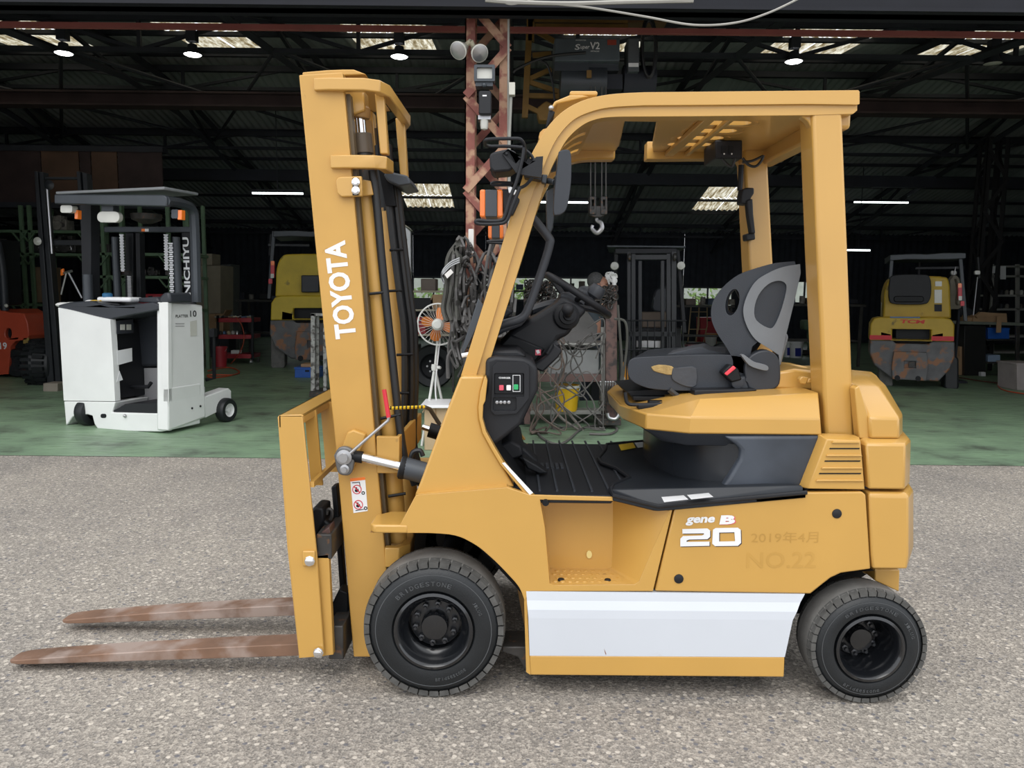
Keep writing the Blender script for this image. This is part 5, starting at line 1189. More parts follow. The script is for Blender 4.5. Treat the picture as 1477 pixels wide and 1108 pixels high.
# right block with the lettering
ext1('side_block_front', [(229, 437), (234, 436), (242, 436), (243, 560), (243, 622), (237, 600), (235, 590)], RW, .0, .05, .004)
ext2('side_block', [(243, 436), (292, 440), (294, 500), (296, 603), (243, 622)], RW, 0, .15, .015)
ext1('block_top_trim', [(229, 437), (230, 428), (236, 422), (244, 422), (246, 437)], DGR, .0, .30, .02)
ext1('dash_cover', [(84, 444), (159, 461), (231, 447), (231, 440), (220, 436), (185, 440), (160, 442), (130, 434), (100, 436), (84, 440)], DGR, .02, .55, .02)
ext1('console', [(190, 436), (196, 430), (226, 428), (231, 437)], DGR, .3, .4, .02)
def t2(mb, s, cx, cy, w, h, lift=.004, bold=.0):
    O = WP(cx, cy, B0, u1); uu = n1; k = (WP(cx+4, cy, B0, u1)-WP(cx-4, cy, B0, u1)).length/8; kz = abs(WP(cx, cy+4, B0, u1).z-WP(cx, cy-4, B0, u1).z)/8
    text(mb, s, O+u1*lift, uu, (0, 0, 1), w*k, h*kz, bold)
m = MB(); t2(m, 'PLATTER', 262, 456, 18, 4.2, .004, .01); m.build('lettering', BLKD, rt, label='model lettering on the white side'); m = MB(); t2(m, '10', 278.5, 452.5, 9, 9, .004, .01); m.build('lettering', BLKD, rt)
for y_ in (467, 470.5): MB().plate([WP(a, b, B0+u1*.003, u1) for a, b in rect(253, y_-.5, 266, y_+.5)], [], u1*.001).build('small_print_line', mat('grey_ink', (.3, .3, .3), .5), rt)
q = [WP(a, b, B0+u1*.003, u1) for a, b in ((274, 464), (283.5, 462), (284, 484), (274.5, 485))]
MB().plate(q, [], u1*.003).build('rating_plate', GLASSY, rt)
for a, b in ((277, 589), (289, 586)): MB().ball(WP(a, b, B0+u1*.002, u1), .012).build('side_bolt', BLKD, rt)
# outrigger leg with load wheel
q = [WP(a, b, B0-u1*.02, u1) for a, b in ((296, 572), (330, 560), (334, 564), (334, 585), (296, 603))]
MB().plate(q, [], -u1*.14).build('outrigger_leg', RW, rt, bevel=.01)
ow = WP(328, 583, B0+u1*.02, u1); ow.z = .135
simple_wheel(ow+u1*.03, .135, .10, -u1, rt, 'load_wheel', RUB, rimm=RW)
o2 = ow-u1*1.15; simple_wheel(o2, .135, .10, -u1, rt, 'load_wheel', RUB)
m = MB(); q0 = B0-u1*1.2; m.plate([q0+n1*a+Vector((0, 0, z)) for a, z in ((.6, .06), (1.9, .06), (1.9, .22), (.6, .3))], [], -u1*.12); m.build('outrigger_leg', RW, rt, bevel=.01)
dw = WP(128, 612, B0+n1*.1, n1); dw.z = .15; simple_wheel(dw-u1*.05, .15, .13, u1, rt, 'drive_wheel')
cw_ = WP(238, 612, B0+n1*.25, n1); cw_.z = .08; simple_wheel(cw_-u1*.1, .08, .07, u1, rt, 'caster_wheel')
# overhead guard
gt = [(78, 280), (237, 281), (262, 291), (278, 298), (282, 312), (273, 312), (268, 304), (238, 297), (200, 295), (78, 294)]
ext1('guard_rear_beam', [(78, 280), (236, 281), (240, 284), (240, 298), (78, 294)], DGYM, .0, .07, .012)
m = MB()
Pc = [WP(239, 290, B0+n1*.02, n1)]; e0 = Pc[0]
c2 = WP(277, 303, B0+u1*-.02, u1); c3 = WP(281, 330, B0-u1*.02, u1); c4 = WP(284, 436, B0-u1*.02, u1)
m.tube(cr([e0, e0+(c2-e0)*.6+Vector((0, 0, .03)), c2, c3, c4], 5), .05, 8); m.build('guard_side_post', DGYM, rt)
topz = WP(90, 280, B0, n1).z; gd = (WP(281, 300, B0, u1)-B0).dot(n1)
q = [WP(80, 280, B0, n1), WP(237, 281, B0, n1)]; q += [q[1]+n1*gd, q[0]+n1*gd]
MB().loft([[Vector((p.x, p.y, topz)) for p in q], [Vector((p.x, p.y, topz+.03)) for p in q]]).build('guard_roof', mat('guard_roof_grey', (.2, .21, .22), .5), rt, bevel=.01)
ext1('guard_column', [(116, 294), (131, 294), (131, 432), (119, 432)], BLK, .35, .12, .01)
m = MB(); m.tube([WP(126, 396, B0+n1*.3, n1), WP(128, 440, B0+n1*.3, n1)], .05, 14); m.build('column_sleeve', DGYM, rt)
ext1('rear_lamp', rrect(87, 296, 104, 307, 3), GLASSY, .05, .07, .01)
ext1('work_lamp', rrect(140, 305, 172, 321, 7), GLASSY, .10, .05, .012); ext1('lamp_mount', rect(146, 295, 163, 305), DGYM, .1, .08, .004)
for L in (rect(107.5, 303, 112, 316), rect(256, 303, 262, 317)): ext1('orange_marker', L, ORA, .1, .05, .004)
ext1('marker_housing', rrect(247, 302, 257, 315, 2), DGYM, .1, .1, .008)
# mast of the reach truck
d = 1.0
for nm, L, mt_ in (('mast_top_bar', rect(150, 327, 274, 335), DGYM), ('mast_post', [(262, 335), (276, 335), (281, 436), (268, 436)], BLK), ('mast_post', [(195, 336), (201, 336), (203, 436), (197, 436)], BLK), ('mast_post', rect(181, 336, 192, 436), BLKD),
                   ('mast_mid_clamp', rect(162, 391, 190, 397), IRON), ('mast_mid_clamp', rect(238, 391, 264, 397), IRON)): ext1(nm, L, mt_, d, .08, .006)
for L in (((166, 342), (170, 430)), ((254, 342), (258, 430))): MB().tube([WP(a, b, B0+n1*.95, n1) for a, b in L], .042, 12).build('lift_cylinder', DGYM, rt)
def chain(mb, p, q, n=26, r=.014):
    for i in range(n):
        c = p.lerp(q, (i+.5)/n); mb.cbox(c, (.035 if i % 2 else .05, .03, (q-p).length/n*.7))
m = MB()
for L in (((176, 338), (178, 392)), ((187, 398), (188, 430)), ((240, 338), (241, 390)), ((247, 350), (249, 430))): chain(m, *[WP(a, b, B0+n1*.92, n1) for a, b in L])
m.build('lift_chain', STL, rt, kind='stuff')
O = WP(269, 384, B0+n1*.99, n1); kk = (WP(274, 390, B0+n1, n1)-WP(264, 390, B0+n1, n1)).length/10
m = MB(); text(m, 'NICHIYU', O-n1*.0, Vector((0, 0, 1)), -u1, 66*kk, 9*kk, .03); m.build('lettering', DEC, rt)
ext1('safety_sticker', rect(204, 330, 209, 334), ORA, d-.005, .005, 0); ext1('safety_sticker', rect(209, 330, 214, 334), DEC, d-.005, .005, 0)
MB().lathe([(0, 0), (.16, 0), (.15, .06), (.06, .10), (0, .10)], WP(211, 309, B0+n1*.6, n1), (0, 0, -1), 20).build('roof_horn_disc', IRON, rt)
# things lying on top of the reach truck
q = WP(102, 440, B0+n1*.25, n1)
m = MB(); bz_ = WP(100, 440, B0+n1*.1, n1).z
for dx, dy, r_ in ((0, 0, .07), (.10, .02, .08), (.19, -.01, .07), (.27, -.03, .05), (.05, .05, .07)): m.ball(q+u1*(dx-.1)+n1*dy+Vector((0, 0, -.0)), r_, sc=(1.2, 1, .42))
m.build('white_rag', mat('white_cloth', (.7, .7, .68), .9, bump=.5, bscale=20), label='crumpled white cloth on the left top corner of the white reach truck', cat='cloth')
o = root('glove_pair', 'yellow and white work gloves lying beside the column on the reach truck', 'gloves', WP(137, 437, B0+n1*.15, n1))
c_ = WP(137, 436, B0+n1*.15, n1); m = MB(); m.ball(c_, .05, sc=(1.2, 1, .5)); m.tube([c_, c_+u1*.1+Vector((0, 0, .02))], .016, 6).tube([c_+Vector((0, .02, 0)), c_+u1*.1+Vector((0, .03, .03))], .015, 6).tube([c_, c_+u1*.06-Vector((0, .05, 0))], .015, 6); m.build('palm', mat('yellow_glove', (.65, .42, .05), .8), o)
MB().ball(c_-u1*.07, .05, sc=(1, 1, .5)).build('cuff', GLV, o)
c_ = WP(168, 432, B0+n1*.25, n1)
MB().cbox(c_+u1*.05, (.42, .2, .05), Euler((0, 0, -.25)).to_matrix()).build('paper_roll', DEC, bevel=.02, label='white folded paper on top of the reach truck', cat='paper')
c_ = WP(155, 428, B0+n1*.2, n1); MB().lathe([(.045, -.04), (.05, 0), (.05, .03), (.03, .04), (0, .04)], c_, (0, 0, 1), 16).build('blue_jar', mat('blue_lid', (.02, .12, .25), .4), label='small dark blue tin on the reach truck top', cat='tin')
c_ = WP(152, 440, B0+n1*.12, n1); MB().tube([c_+Vector((.12*math.cos(t), .06*math.sin(t), .01)) for t in [k*2*math.pi/20 for k in range(21)]], .012, 6).tube([c_, c_+u1*.2], .015, 6).build('black_wheel_handle', BLK, label='round black steering knob wheel on the reach truck top', cat='steering wheel')

# ------------------------------------------------------------------ black reach mast behind, big tyre, green letters
Yk = 11.5
o = root('black_mast_forklift', 'black mast of a parked forklift standing behind the white reach truck', 'forklift', W(85, 560, Yk))
BKM = mat('black_mast_paint', (.016, .018, .022), .45, var=.2)
PX('mast_rail', [(49, 247), (54, 247), (78, 556), (68, 556)], Yk, Yk, Yk+.12, BKM, o); PX('mast_rail', [(56, 248), (62, 248), (88, 556), (80, 556)], Yk, Yk+.02, Yk+.16, BKM, o)
PX('mast_rail', [(110, 247), (115, 247), (140, 556), (132, 556)], Yk, Yk, Yk+.12, BKM, o); PX('mast_rail', [(118, 248), (125, 250), (149, 556), (141, 556)], Yk, Yk+.02, Yk+.16, BKM, o)
PX('mast_crossbar', rect(62, 255, 112, 259), Yk, Yk+.05, Yk+.1, BKM, o); PX('mast_crossbar', rect(73, 346, 130, 354), Yk, Yk+.05, Yk+.1, BKM, o)
MB().tube([W(68, 272, Yk), W(75, 366, Yk)], .02, 8).build('piston_rod', STL, o)
MB().lathe([(.03, -.02), (.07, 0), (.03, .02)], W(71, 267, Yk-.05), (0, 1, 0), 18).build('chain_pulley', BKM, o)
MB().lathe([(.0, -.02), (.06, 0), (.0, .02)], W(54, 348, Yk-.1), (0, 1, 0), 18).build('lamp', GLASSY, o)
o_t = MB().lathe([(.18, 0), (.33, 0), (.37, .05), (.37, .30), (.33, .34), (.18, .34)], W(64, 525, Yk+.25)+Vector((-.17, 0, 0)), (1, .25, 0), 32, cap=False).build('tyre', RUB, o)
m = MB()
for i in range(26):
    a = 2*math.pi*i/26; c = W(64, 525, Yk+.25)+Vector((0, .04, 0)); m.cbox(c+Vector((-.08, math.cos(a)*.36, math.sin(a)*.36)), (.16, .05, .05), Euler((a, 0, 0)).to_matrix()); m.cbox(c+Vector((.09, math.cos(a+.12)*.36, math.sin(a+.12)*.36)), (.16, .05, .05), Euler((a+.12, 0, 0)).to_matrix())
m.build('tread_block', RUB, o_t, kind='stuff')
PX('wooden_chock', rect(62, 553, 83, 565), 9.6, 10.85, 11.1, None or mat('old_wood', (.25, .22, .18), .8), o)
m = MB(); textpx(m, 'UNI', 136.5, 406, Yk-.06, 19, 5.5, 90, .03); m.build('lettering', mat('green_letters', (.02, .42, .12), .4), o)
m = MB(); textpx(m, 'CARRIERS', 135.5, 377, Yk-.06, 36, 5.5, 90, .03); m.build('lettering', mat('blue_letters', (.03, .3, .5), .4), o)
MB().tube([W(98, 392, Yk), W(118, 430, Yk)], .015, 6).tube([W(96, 392, Yk), W(88, 425, Yk)], .015, 6).tube([W(88, 395, Yk), W(104, 391, Yk)], .02, 6).build('linkage_rod', STL, o)
PX('orange_marker', [(87, 389), (91, 387), (91, 396), (87, 398)], Yk, Yk-.02, Yk+.02, ORA, o)
# ------------------------------------------------------------------ orange forklift at the left edge
Yo = gY(30, 545)
o = root('orange_forklift', 'orange forklift marked 19 cut off by the left edge', 'forklift', W(10, 545, Yo))
PX('counterweight', [(-70, 447), (5, 447), (12, 451), (34, 452), (40, 466), (42, 484), (39, 490), (22, 492), (15, 500), (12, 540), (-70, 546)], Yo, Yo-.02, Yo+.9, ORP, o, .03, [ell(12, 481, 4.5, 8, 14)])
PX('recess', ell(12, 481, 4.4, 7.9, 14), Yo, Yo+.05, Yo+.1, BLKD, o, 0)
PX('wheel_arch', [(22, 492), (39, 490), (41, 498), (36, 505), (14, 510)], Yo, Yo+.1, Yo+.6, BLKD, o)
simple_wheel(W(24, 524, Yo)+Vector((0, 0, .0)), W(24, 524, Yo).z, .2, (0, 1, 0), o)
m = MB(); textpx(m, '19', 5, 499, Yo-.02, 10, 10, 0, .02); m.build('lettering', DEC, o)
MB().tube(cr([W(*p, Yo) for p in ((-4, 350), (2, 380), (5, 410), (7, 448))], 4), .06, 10).build('guard_pillar', DGR, o)
PX('black_frame', [(-60, 340), (0, 345), (4, 440), (-60, 445)], Yo, Yo+.1, Yo+.6, BLK, o)
MB().ball(W(9, 441, Yo-.1), .03).build('lamp', GLASSY, o)
PX('lens_label', rect(33, 487, 41, 496), Yo, Yo-.02, Yo+.01, mat('brass_label', (.3, .2, .05), .5), o)

# ------------------------------------------------------------------ generic forklift seen from behind
def rear_forklift(nm, lab, ox, oy, s, Y, body, dark, stripe, group=None, seat=True, lettering=None):
    T = lambda L: [(ox+s*(a-1315), oy+s*(b-560)) for a, b in L]
    o = root(nm, lab, 'forklift', Vector((W(ox, oy, Y).x, Y, 0)))
    def P(n_, L, y0, y1, mt_, bevel=.012, holes=(), par=o, **k): return PX(n_, T(L), Y, Y+y0, Y+y1, mt_, par, bevel, [T(h) for h in holes], **k)
    P('counterweight', [(1256, 492), (1257, 468), (1262, 460), (1270, 458), (1360, 458), (1369, 460), (1374, 468), (1373, 492)], 0, .55, body, .02, [rect(1288, 475, 1342, 490)])
    P('recess', rect(1286, 474, 1344, 494), .2, .25, BLKD, 0)
    P('lower_counterweight', [(1256, 492), (1288, 492), (1292, 496), (1338, 496), (1343, 492), (1373, 492), (1373, 514), (1366, 532), (1351, 549), (1285, 546), (1262, 529), (1255, 511)], .02, .6, dark, .02)
    if stripe:
        P('red_stripe', rect(1256, 484.5, 1287.5, 491), -.004, .0, stripe, 0); P('red_stripe', rect(1342.5, 484.5, 1373, 491), -.004, .0, stripe, 0)
    P('hitch_bracket', [(1292, 508), (1338, 508), (1340, 530), (1337, 549), (1290, 548), (1289, 530)], -.05, .05, dark, .01, [rect(1306.5, 521, 1323, 531)])
    MB().lathe([(0, -.02), (.05, -.02), (.05, .05)], W(*T([(1315, 526)])[0], Y), (0, 1, 0), 14).build('tow_pin', IRON, o)
    for c_ in (1297, 1326): P('foot_notch', ell(c_, 546, 4, 4, 10), -.055, .04, BLKD, 0)
    P('hood', ccr([(1266, 459), (1267, 440), (1268, 420), (1275, 403), (1290, 399), (1346, 399), (1357, 406), (1359, 430), (1360, 459)], 3), .25, 1.0, body, .03, seg=3)
    if seat:
        P('seat_back', ccr([(1281, 400), (1290, 396), (1326, 396), (1336, 400), (1338, 420), (1335, 434), (1326, 439), (1290, 439), (1280, 434), (1279, 415), (1281, 400)], 3), .12, .3, BLK, .03, seg=3, angle=60)
        P('seat_lower_trim', rrect(1287, 427, 1329, 436, 4), .09, .14, BLKD, .012)
        for L in (rect(1339, 406, 1348, 413), rect(1338, 418, 1348, 437), rect(1338, 439, 1348, 449)): P('hood_sticker', L, .235, .25, GLASSY if L[0][1] < 438 else DKS, 0)
    for sx in (0, 1):
        M_ = (lambda L: [(2*1315-a, b) for a, b in L]) if sx else (lambda L: L)
        P('guard_post', M_([(1266, 367), (1271, 367), (1264, 462), (1259, 462)]), .55, .62, DGYM, .006)
        tl = P('tail_lamp', M_(rrect(1262.5, 409, 1268, 433, 1.5)), .45, .55, REDD, .006)
        PX('orange_lens', T(M_(rect(1263, 409, 1267.5, 415))), Y, Y+.44, Y+.46, ORA, tl, 0); PX('white_lens', T(M_(rect(1262.5, 427, 1267, 433))), Y, Y+.44, Y+.46, GLASSY, tl, 0)
        P('reflector', M_(rrect(1259.5, 434, 1265, 441, 1)), .45, .5, REDD, .004)
        P('tyre', M_(rrect(1350, 512, 1370, 560.5, 6)), .25, .7, RUBT if sx else RUB, .03, seg=3)
        P('guard_front_post', M_([(1275, 372), (1278, 372), (1276, 402), (1273, 402)]), 1.5, 1.56, BLK, .006)
    P('guard_roof', [(1267, 367), (1300, 366), (1318, 367), (1340, 365.5), (1371, 366), (1371, 374), (1345, 375), (1290, 374), (1267, 375.5)], .5, 1.8, DGYM, .01)
    P('guard_inner_bar', rect(1272, 385, 1330, 388.5), 1.45, 1.5, DGR, .004)
    return o, T
o, T = rear_forklift('yellow_forklift', 'yellow and scratched grey forklift seen from behind, right of the rear pillar', 1315, 560, 1.0, gY(1315, 560), OY, OG, mat('stripe_red', (.62, .02, .03), .5))
m = MB(); textpx(m, 'TCM', 1316, 464, o.location.y-.0, 34, 5.5, 0, .04, .2, .003); m.build('lettering', mat('letter_red', (.65, .04, .02), .5), o)
PX('blue_tape', rect(1285, 457, 1327, 459), o.location.y, o.location.y-.003, o.location.y, mat('dull_blue', (.12, .2, .35), .6), o, 0)
for a in (1324, 1355):
    PX('work_lamp', rrect(a, 391, a+8, 397, 2), o.location.y, o.location.y+1.3, o.location.y+1.4, GLASSY, o, .01)
PX('mast_rail', [(1252, 408), (1257, 406), (1252, 520), (1246, 520)], 13.2, 13.2, 13.3, BLK, o)
PX('mirror_plate', rect(1246, 436, 1251, 459), 13.1, 13.1, 13.12, GLASSY, o)
o.rotation_euler = (0, 0, math.radians(-22)); o.scale = (.93, 1, 1)
o, T = rear_forklift('yellow_forklift', 'yellow forklift with dark grey base seen from behind, left of the tall mast', 451, 531, 1.02, 14.5, mat('bright_old_yellow', (.60, .44, .03), .5, var=.1, alt=(.15, .12, .04), altpos=(.62, .7), altscale=4), OG, None, seat=False)
PX('hood_box', rect(436, 397, 462, 422), 14.5, 14.6, 15.2, DGR, o, .02)

o.rotation_euler = (0, 0, math.radians(11)); o.scale = (.97, 1, 1)
# ------------------------------------------------------------------ white-framed forklift and its tyre behind the mast
o = root('white_frame_forklift', 'forklift with white cab frame and a big black tyre behind the mast', 'forklift', (W(600, 560, 11.8).x, 11.8, 0))
PX('cab_post', [(578, 328), (582, 325), (592, 334), (593, 440), (592, 500), (587, 500), (587, 345), (580, 336)], 11.8, 11.8, 11.9, WHT, o); PX('cab_roof', [(520, 322), (578, 320), (584, 326), (520, 328)], 11.8, 11.8, 12.8, WHT, o)
PX('body', [(540, 500), (600, 500), (600, 540), (540, 545)], 11.8, 12.2, 12.9, BLK, o)
ct = W(624, 529, 11.8); w_ = MB().lathe([(.19, .02), (.31, .0), (.335, .04), (.335, .28), (.19, .3)], ct, (0, 1, 0), 36, cap=False).build('tyre', RUB, o)
m = MB().lathe([(.20, .0), (.18, .06), (.12, .09), (.05, .09), (.045, .02), (0, .02)], ct, (0, 1, 0), 30, cap=False); m.build('rim', BLKD, w_)
for k in range(6): a = k*math.pi/3; MB().lathe([(.016, .06), (.016, .08)], ct+Vector((math.cos(a)*.09, 0, math.sin(a)*.09)), (0, 1, 0), 8).build('wheel_nut', STL, w_)

# ------------------------------------------------------------------ black forklift facing the camera
Yf = 10.0
o = root('dark_forklift', 'dark forklift seen from the front between steering wheel and seat, wire rack before its mast', 'forklift', (W(935, 560, Yf).x, Yf, 0))
PX('guard_roof', [(873, 353), (985, 355), (985, 358), (873, 356)], Yf, Yf+.2, Yf+1.5, DGYM, o); PX('guard_front_bar', rect(884, 358, 972, 366), Yf, Yf+.25, Yf+.33, BLK, o)
for L in ([(882, 360), (888, 360), (886, 420), (881, 480), (876, 480), (880, 420)], [(970, 360), (975, 360), (985, 480), (979, 480)]): PX('guard_post', L, Yf, Yf+.3, Yf+.38, BLK, o)
for L in (rect(905, 363, 910, 560), rect(911, 366, 917, 560), rect(921, 376, 926, 560), rect(953, 376, 958, 560), rect(961, 366, 967, 560), rect(968, 363, 975, 560)): PX('mast_rail', L, Yf, Yf, Yf+.12, BKM, o, .004)
PX('mast_crossbar', rect(915, 367, 963, 375), Yf, Yf, Yf+.1, BKM, o); PX('mast_crossbar', rect(905, 478, 975, 486), Yf, Yf, Yf+.1, BKM, o)
for a in (908, 972): MB().lathe([(.0, -.02), (.05, 0), (.05, .03), (0, .03)], W(a, 371, Yf-.06), (1, 0, 0), 16).build('chain_pulley', IRON, o)
for a in (884, 978): MB().lathe([(0, -.05), (.05, -.045), (.058, 0), (.03, .04), (0, .05)], W(a, 383.5, Yf+.2), (0, 1, 0), 18).build('headlamp', GLASSY, o)
PX('seat_back', ccr([(928, 430), (932, 418), (944, 414), (952, 424), (953, 448), (928, 448), (928, 430)], 3), Yf, Yf+1.0, Yf+1.15, DGR, o, .02)
PX('dashboard', rect(918, 450, 958, 473), Yf, Yf+.5, Yf+.7, mat('brown_dash', (.12, .09, .07), .7), o, .02)
PX('hood_front', rect(905, 473, 975, 540), Yf, Yf+.45, Yf+.8, BLK, o)
PX('bright_plate', rect(916, 491, 954, 502), Yf, Yf+.1, Yf+.2, STL, o)
m = MB()
for y_ in (462.5, 505): m.tube([W(896, y_, Yf-.12), W(991, y_, Yf-.12)], .011, 6)
for x_ in range(896, 992, 10): m.tube([W(x_, 462.5, Yf-.12), W(x_, 548, Yf-.12)], .008, 6)
m.build('wire_rack', BLK, o)
for a in (898, 984): PX('tyre', rrect(a-8, 510, a+8, botpx(a, Yf+.2), 5), Yf, Yf+.2, Yf+.8, RUB, o, .03)
MB().tube(cr([W(*p, Yf-.1) for p in ((914, 512), (918, 506), (935, 504), (946, 510), (948, 518))], 4), .02, 8).build('hose_ring', HOSE, o)
PX('orange_body', [(897, 525), (905, 522), (909, 560), (898, 560)], Yf, Yf-.05, Yf+.1, ORP if False else mat('orange_body_paint', (.6, .25, .02), .5), o)
for b in (530, 545): PX('white_lens', rect(899, b, 903, b+5), Yf, Yf-.07, Yf-.05, GLASSY, o, 0)
o.rotation_euler = (0, 0, math.radians(-8))

# ------------------------------------------------------------------ mechanic beside the dark forklift
def skin_mesh(name, verts, edges, radii, mt, par, sub=1):
    me = bpy.data.meshes.new(name); off = OFF[par.name]; me.from_pydata([tuple(Vector(v)-off) for v in verts], edges, [])
    o = bpy.data.objects.new(name, me); COL.objects.link(o); o.parent = par; me.materials.append(mt); me.shade_smooth()
    sk_ = o.modifiers.new('skin', 'SKIN'); sk_.use_smooth_shade = True
    lay = me.skin_vertices[0].data if me.skin_vertices else None
    if lay is None:
        bpy.context.view_layer.update()
    if me.skin_vertices:
        for i, r in enumerate(radii): me.skin_vertices[0].data[i].radius = (r, r)
        me.skin_vertices[0].data[0].use_root = True
    s_ = o.modifiers.new('sub', 'SUBSURF'); s_.levels = sub; s_.render_levels = sub
    OFF[o.name] = off; return o
Yp = 9.35
hc = W(863, 410, Yp)             # head centre
pr_ = root('person', 'grey-haired person in work clothes and white gloves reaching up to a lamp', 'person', (hc.x-.05, Yp, 0))
X = hc.x; Z = hc.z
hand = W(877, 403, Yp-.02); hand2 = W(886, 405, Yp-.12)
V = [(X-.08, Yp, .95), (X-.07, Yp, 1.15), (X-.05, Yp, 1.32), (X-.02, Yp, Z-.14), (X-.005, Yp, Z-.09), (X+.0, Yp, Z), (X-.005, Yp, Z+.06),
     (X-.05, Yp-.19, 1.36), (X+.10, Yp-.22, 1.22), (X+.15, Yp-.16, hand2.z-.16), tuple(hand2-Vector((0, 0, .06))),
     (X-.05, Yp+.19, 1.36), (X+.02, Yp+.2, 1.2), (X+.10, Yp+.1, hand.z-.16), tuple(hand-Vector((.02, 0, .06))),
     (X-.08, Yp-.10, .88), (X-.04, Yp-.11, .48), (X-.10, Yp-.11, .08), (X+.02, Yp-.12, .04),
     (X-.08, Yp+.10, .88), (X-.08, Yp+.11, .48), (X-.14, Yp+.11, .08), (X-.02, Yp+.12, .04)]
E = [(0, 1), (1, 2), (2, 3), (3, 4), (4, 5), (5, 6), (2, 7), (7, 8), (8, 9), (9, 10), (2, 11), (11, 12), (12, 13), (13, 14), (0, 15), (15, 16), (16, 17), (17, 18), (0, 19), (19, 20), (20, 21), (21, 22)]
Rr = [.15, .14, .15, .055, .065, .09, .07, .07, .045, .042, .028, .07, .045, .042, .028, .09, .065, .05, .04, .09, .065, .05, .04]
body = skin_mesh('body', V, E, Rr, SKIN, pr_)
# clothes: overall shirt and trousers over the same skeleton
sh = skin_mesh('work_shirt', [V[0], V[1], V[2], (X-.03, Yp, 1.45), V[7], (X+.08, Yp-.22, 1.24), V[11], (X+.0, Yp+.2, 1.22)], [(0, 1), (1, 2), (2, 3), (2, 4), (4, 5), (2, 6), (6, 7)], [.165, .16, .165, .07, .085, .06, .085, .06], CLOTH, pr_)
tr = skin_mesh('trousers', [V[0], V[15], V[16], V[17], V[19], V[20], V[21]], [(0, 1), (1, 2), (2, 3), (0, 4), (4, 5), (5, 6)], [.165, .11, .08, .07, .11, .08, .07], mat('dark_trousers', (.03, .035, .05), .9), pr_)
m = MB(); m.ball((X-.035, Yp, Z+.04), .108, 18, 12, (.95, .86, .98)); 
m.build('hair', HAIR, pr_)
m = MB(); m.ball((X+.04, Yp-.01, Z-.02), .095, 18, 12, (.9, .85, 1.2)); m.lathe([(.022, 0), (.012, .035), (0, .045)], (X+.10, Yp, Z-.03), (1, 0, -.3), 8); m.ball((X-.01, Yp-.085, Z-.02), .025, sc=(.8, .4, 1.2)); m.ball((X+.03, Yp, Z-.11), .05)
m.cbox((X+.105, Yp, Z-.075), (.015, .045, .012)); m.build('face', SKIN, pr_)
m = MB(); m.tube([(X-.01, Yp-.085, Z), (X+.10, Yp-.075, Z+.0)], .004, 6)
for s_ in (-1, 1): m.tube([(X+.108, Yp+s_*.035+.025*math.cos(t), Z-.0+.018*math.sin(t)) for t in [k*.7 for k in range(10)]], .004, 6)
m.build('glasses', BLKD, pr_)
for s_ in (-1, 1): MB().ball((X+.100, Yp+s_*.032, Z), .013).build('eye', DEC, pr_)
def hand_mesh(c, nm, sgn):
    m = MB(); m.ball(c, .038, 12, 8, (1, .6, 1.1))
    for k in range(4):
        b = c+Vector((-.03+.02*k, 0, .035)); m.tube(cr([b, b+Vector((.008*sgn, -.01, .035)), b+Vector((.03*sgn, -.035, .05-.004*abs(k-1.5)))], 3), .0105, 7)
    b = c+Vector((.03*sgn, -.01, -.01)); m.tube(cr([b, b+Vector((.025*sgn, -.02, .02)), b+Vector((.035*sgn, -.035, .04))], 3), .012, 7)
    m.lathe([(.026, -.06), (.025, -.035), (.03, -.02)], c, (0, 0, 1), 12); m.build(nm, GLV, pr_)
hand_mesh(hand, 'glove', 1); hand_mesh(hand2, 'glove', -1)
for s_ in (17, 21): MB().cbox((V[s_][0]+.06, V[s_][1], .045), (.27, .1, .085)).build('shoe', BLKD, pr_, bevel=.03)

# ------------------------------------------------------------------ welding-cable rack and cart
Yc_ = 8.45
o = root('cable_cart', 'grey steel work cart with lower shelf draped in tangled cables', 'cart', (W(820, 615, Yc_).x, Yc_, 0))
ALU = mat('worn_aluminium', (.34, .34, .32), .45, metal=.4, var=.2)
for x in (868, 749): 
    for yy in (0, .5): PX('cart_leg', rect(x-1, 472 if x > 800 else 540, x+6, 609), Yc_, Yc_+yy, Yc_+yy+.04, ALU, o, .003)
PX('lower_shelf', rect(745, 592, 873, 598), Yc_, Yc_, Yc_+.55, ALU, o, .004); PX('mid_beam', rect(775, 540, 868, 551), Yc_, Yc_, Yc_+.06, mat('brown_beam', (.16, .10, .09), .7), o, .004)
PX('top_rail', rect(785, 495, 875, 498), Yc_, Yc_, Yc_+.5, ALU, o, .003)
PX('tool_chest', rect(790, 505, 864, 540), Yc_, Yc_+.06, Yc_+.48, mat('grey_chest', (.26, .27, .27), .6, var=.15), o, .01)
PX('upper_board', [(800, 455), (846, 448), (862, 470), (860, 500), (800, 502)], Yc_, Yc_+.2, Yc_+.24, SHEETM, o, .004)
PX('drawer', rect(852, 552, 866, 590), Yc_, Yc_+.3, Yc_+.5, BLKD, o); PX('green_tin_sheet', rect(833, 578, 866, 591), Yc_, Yc_+.2, Yc_+.22, GRS, o)
for a in (752, 867): MB().lathe([(.03, -.02), (.045, -.015), (.045, .015), (.03, .02)], W(a, 610, Yc_+.02), (0, 1, 0), 14).build('caster', RUB, o)
o = root('steel_rack', 'rust-brown rack post with shackles and hooks hung with chains', 'rack', (W(880, 612, 8.3).x, 8.3, 0))
PX('rack_post', rect(874, 418, 890, 612), 8.3, 8.3, 8.38, mat('brown_post', (.14, .085, .075), .7, var=.2, alt=(.05, .04, .04)), o, .004)
PX('rack_foot', rect(862, 604, 896, 614), 8.3, 8.2, 8.7, IRON, o); PX('rack_arm', rect(760, 436, 874, 443), 8.3, 8.3, 8.36, mat('brown_post', (0, 0, 0)), o)
PX('rack_post', rect(756, 430, 765, 612), 8.3, 8.3, 8.38, mat('brown_post', (0, 0, 0)), o, .004)
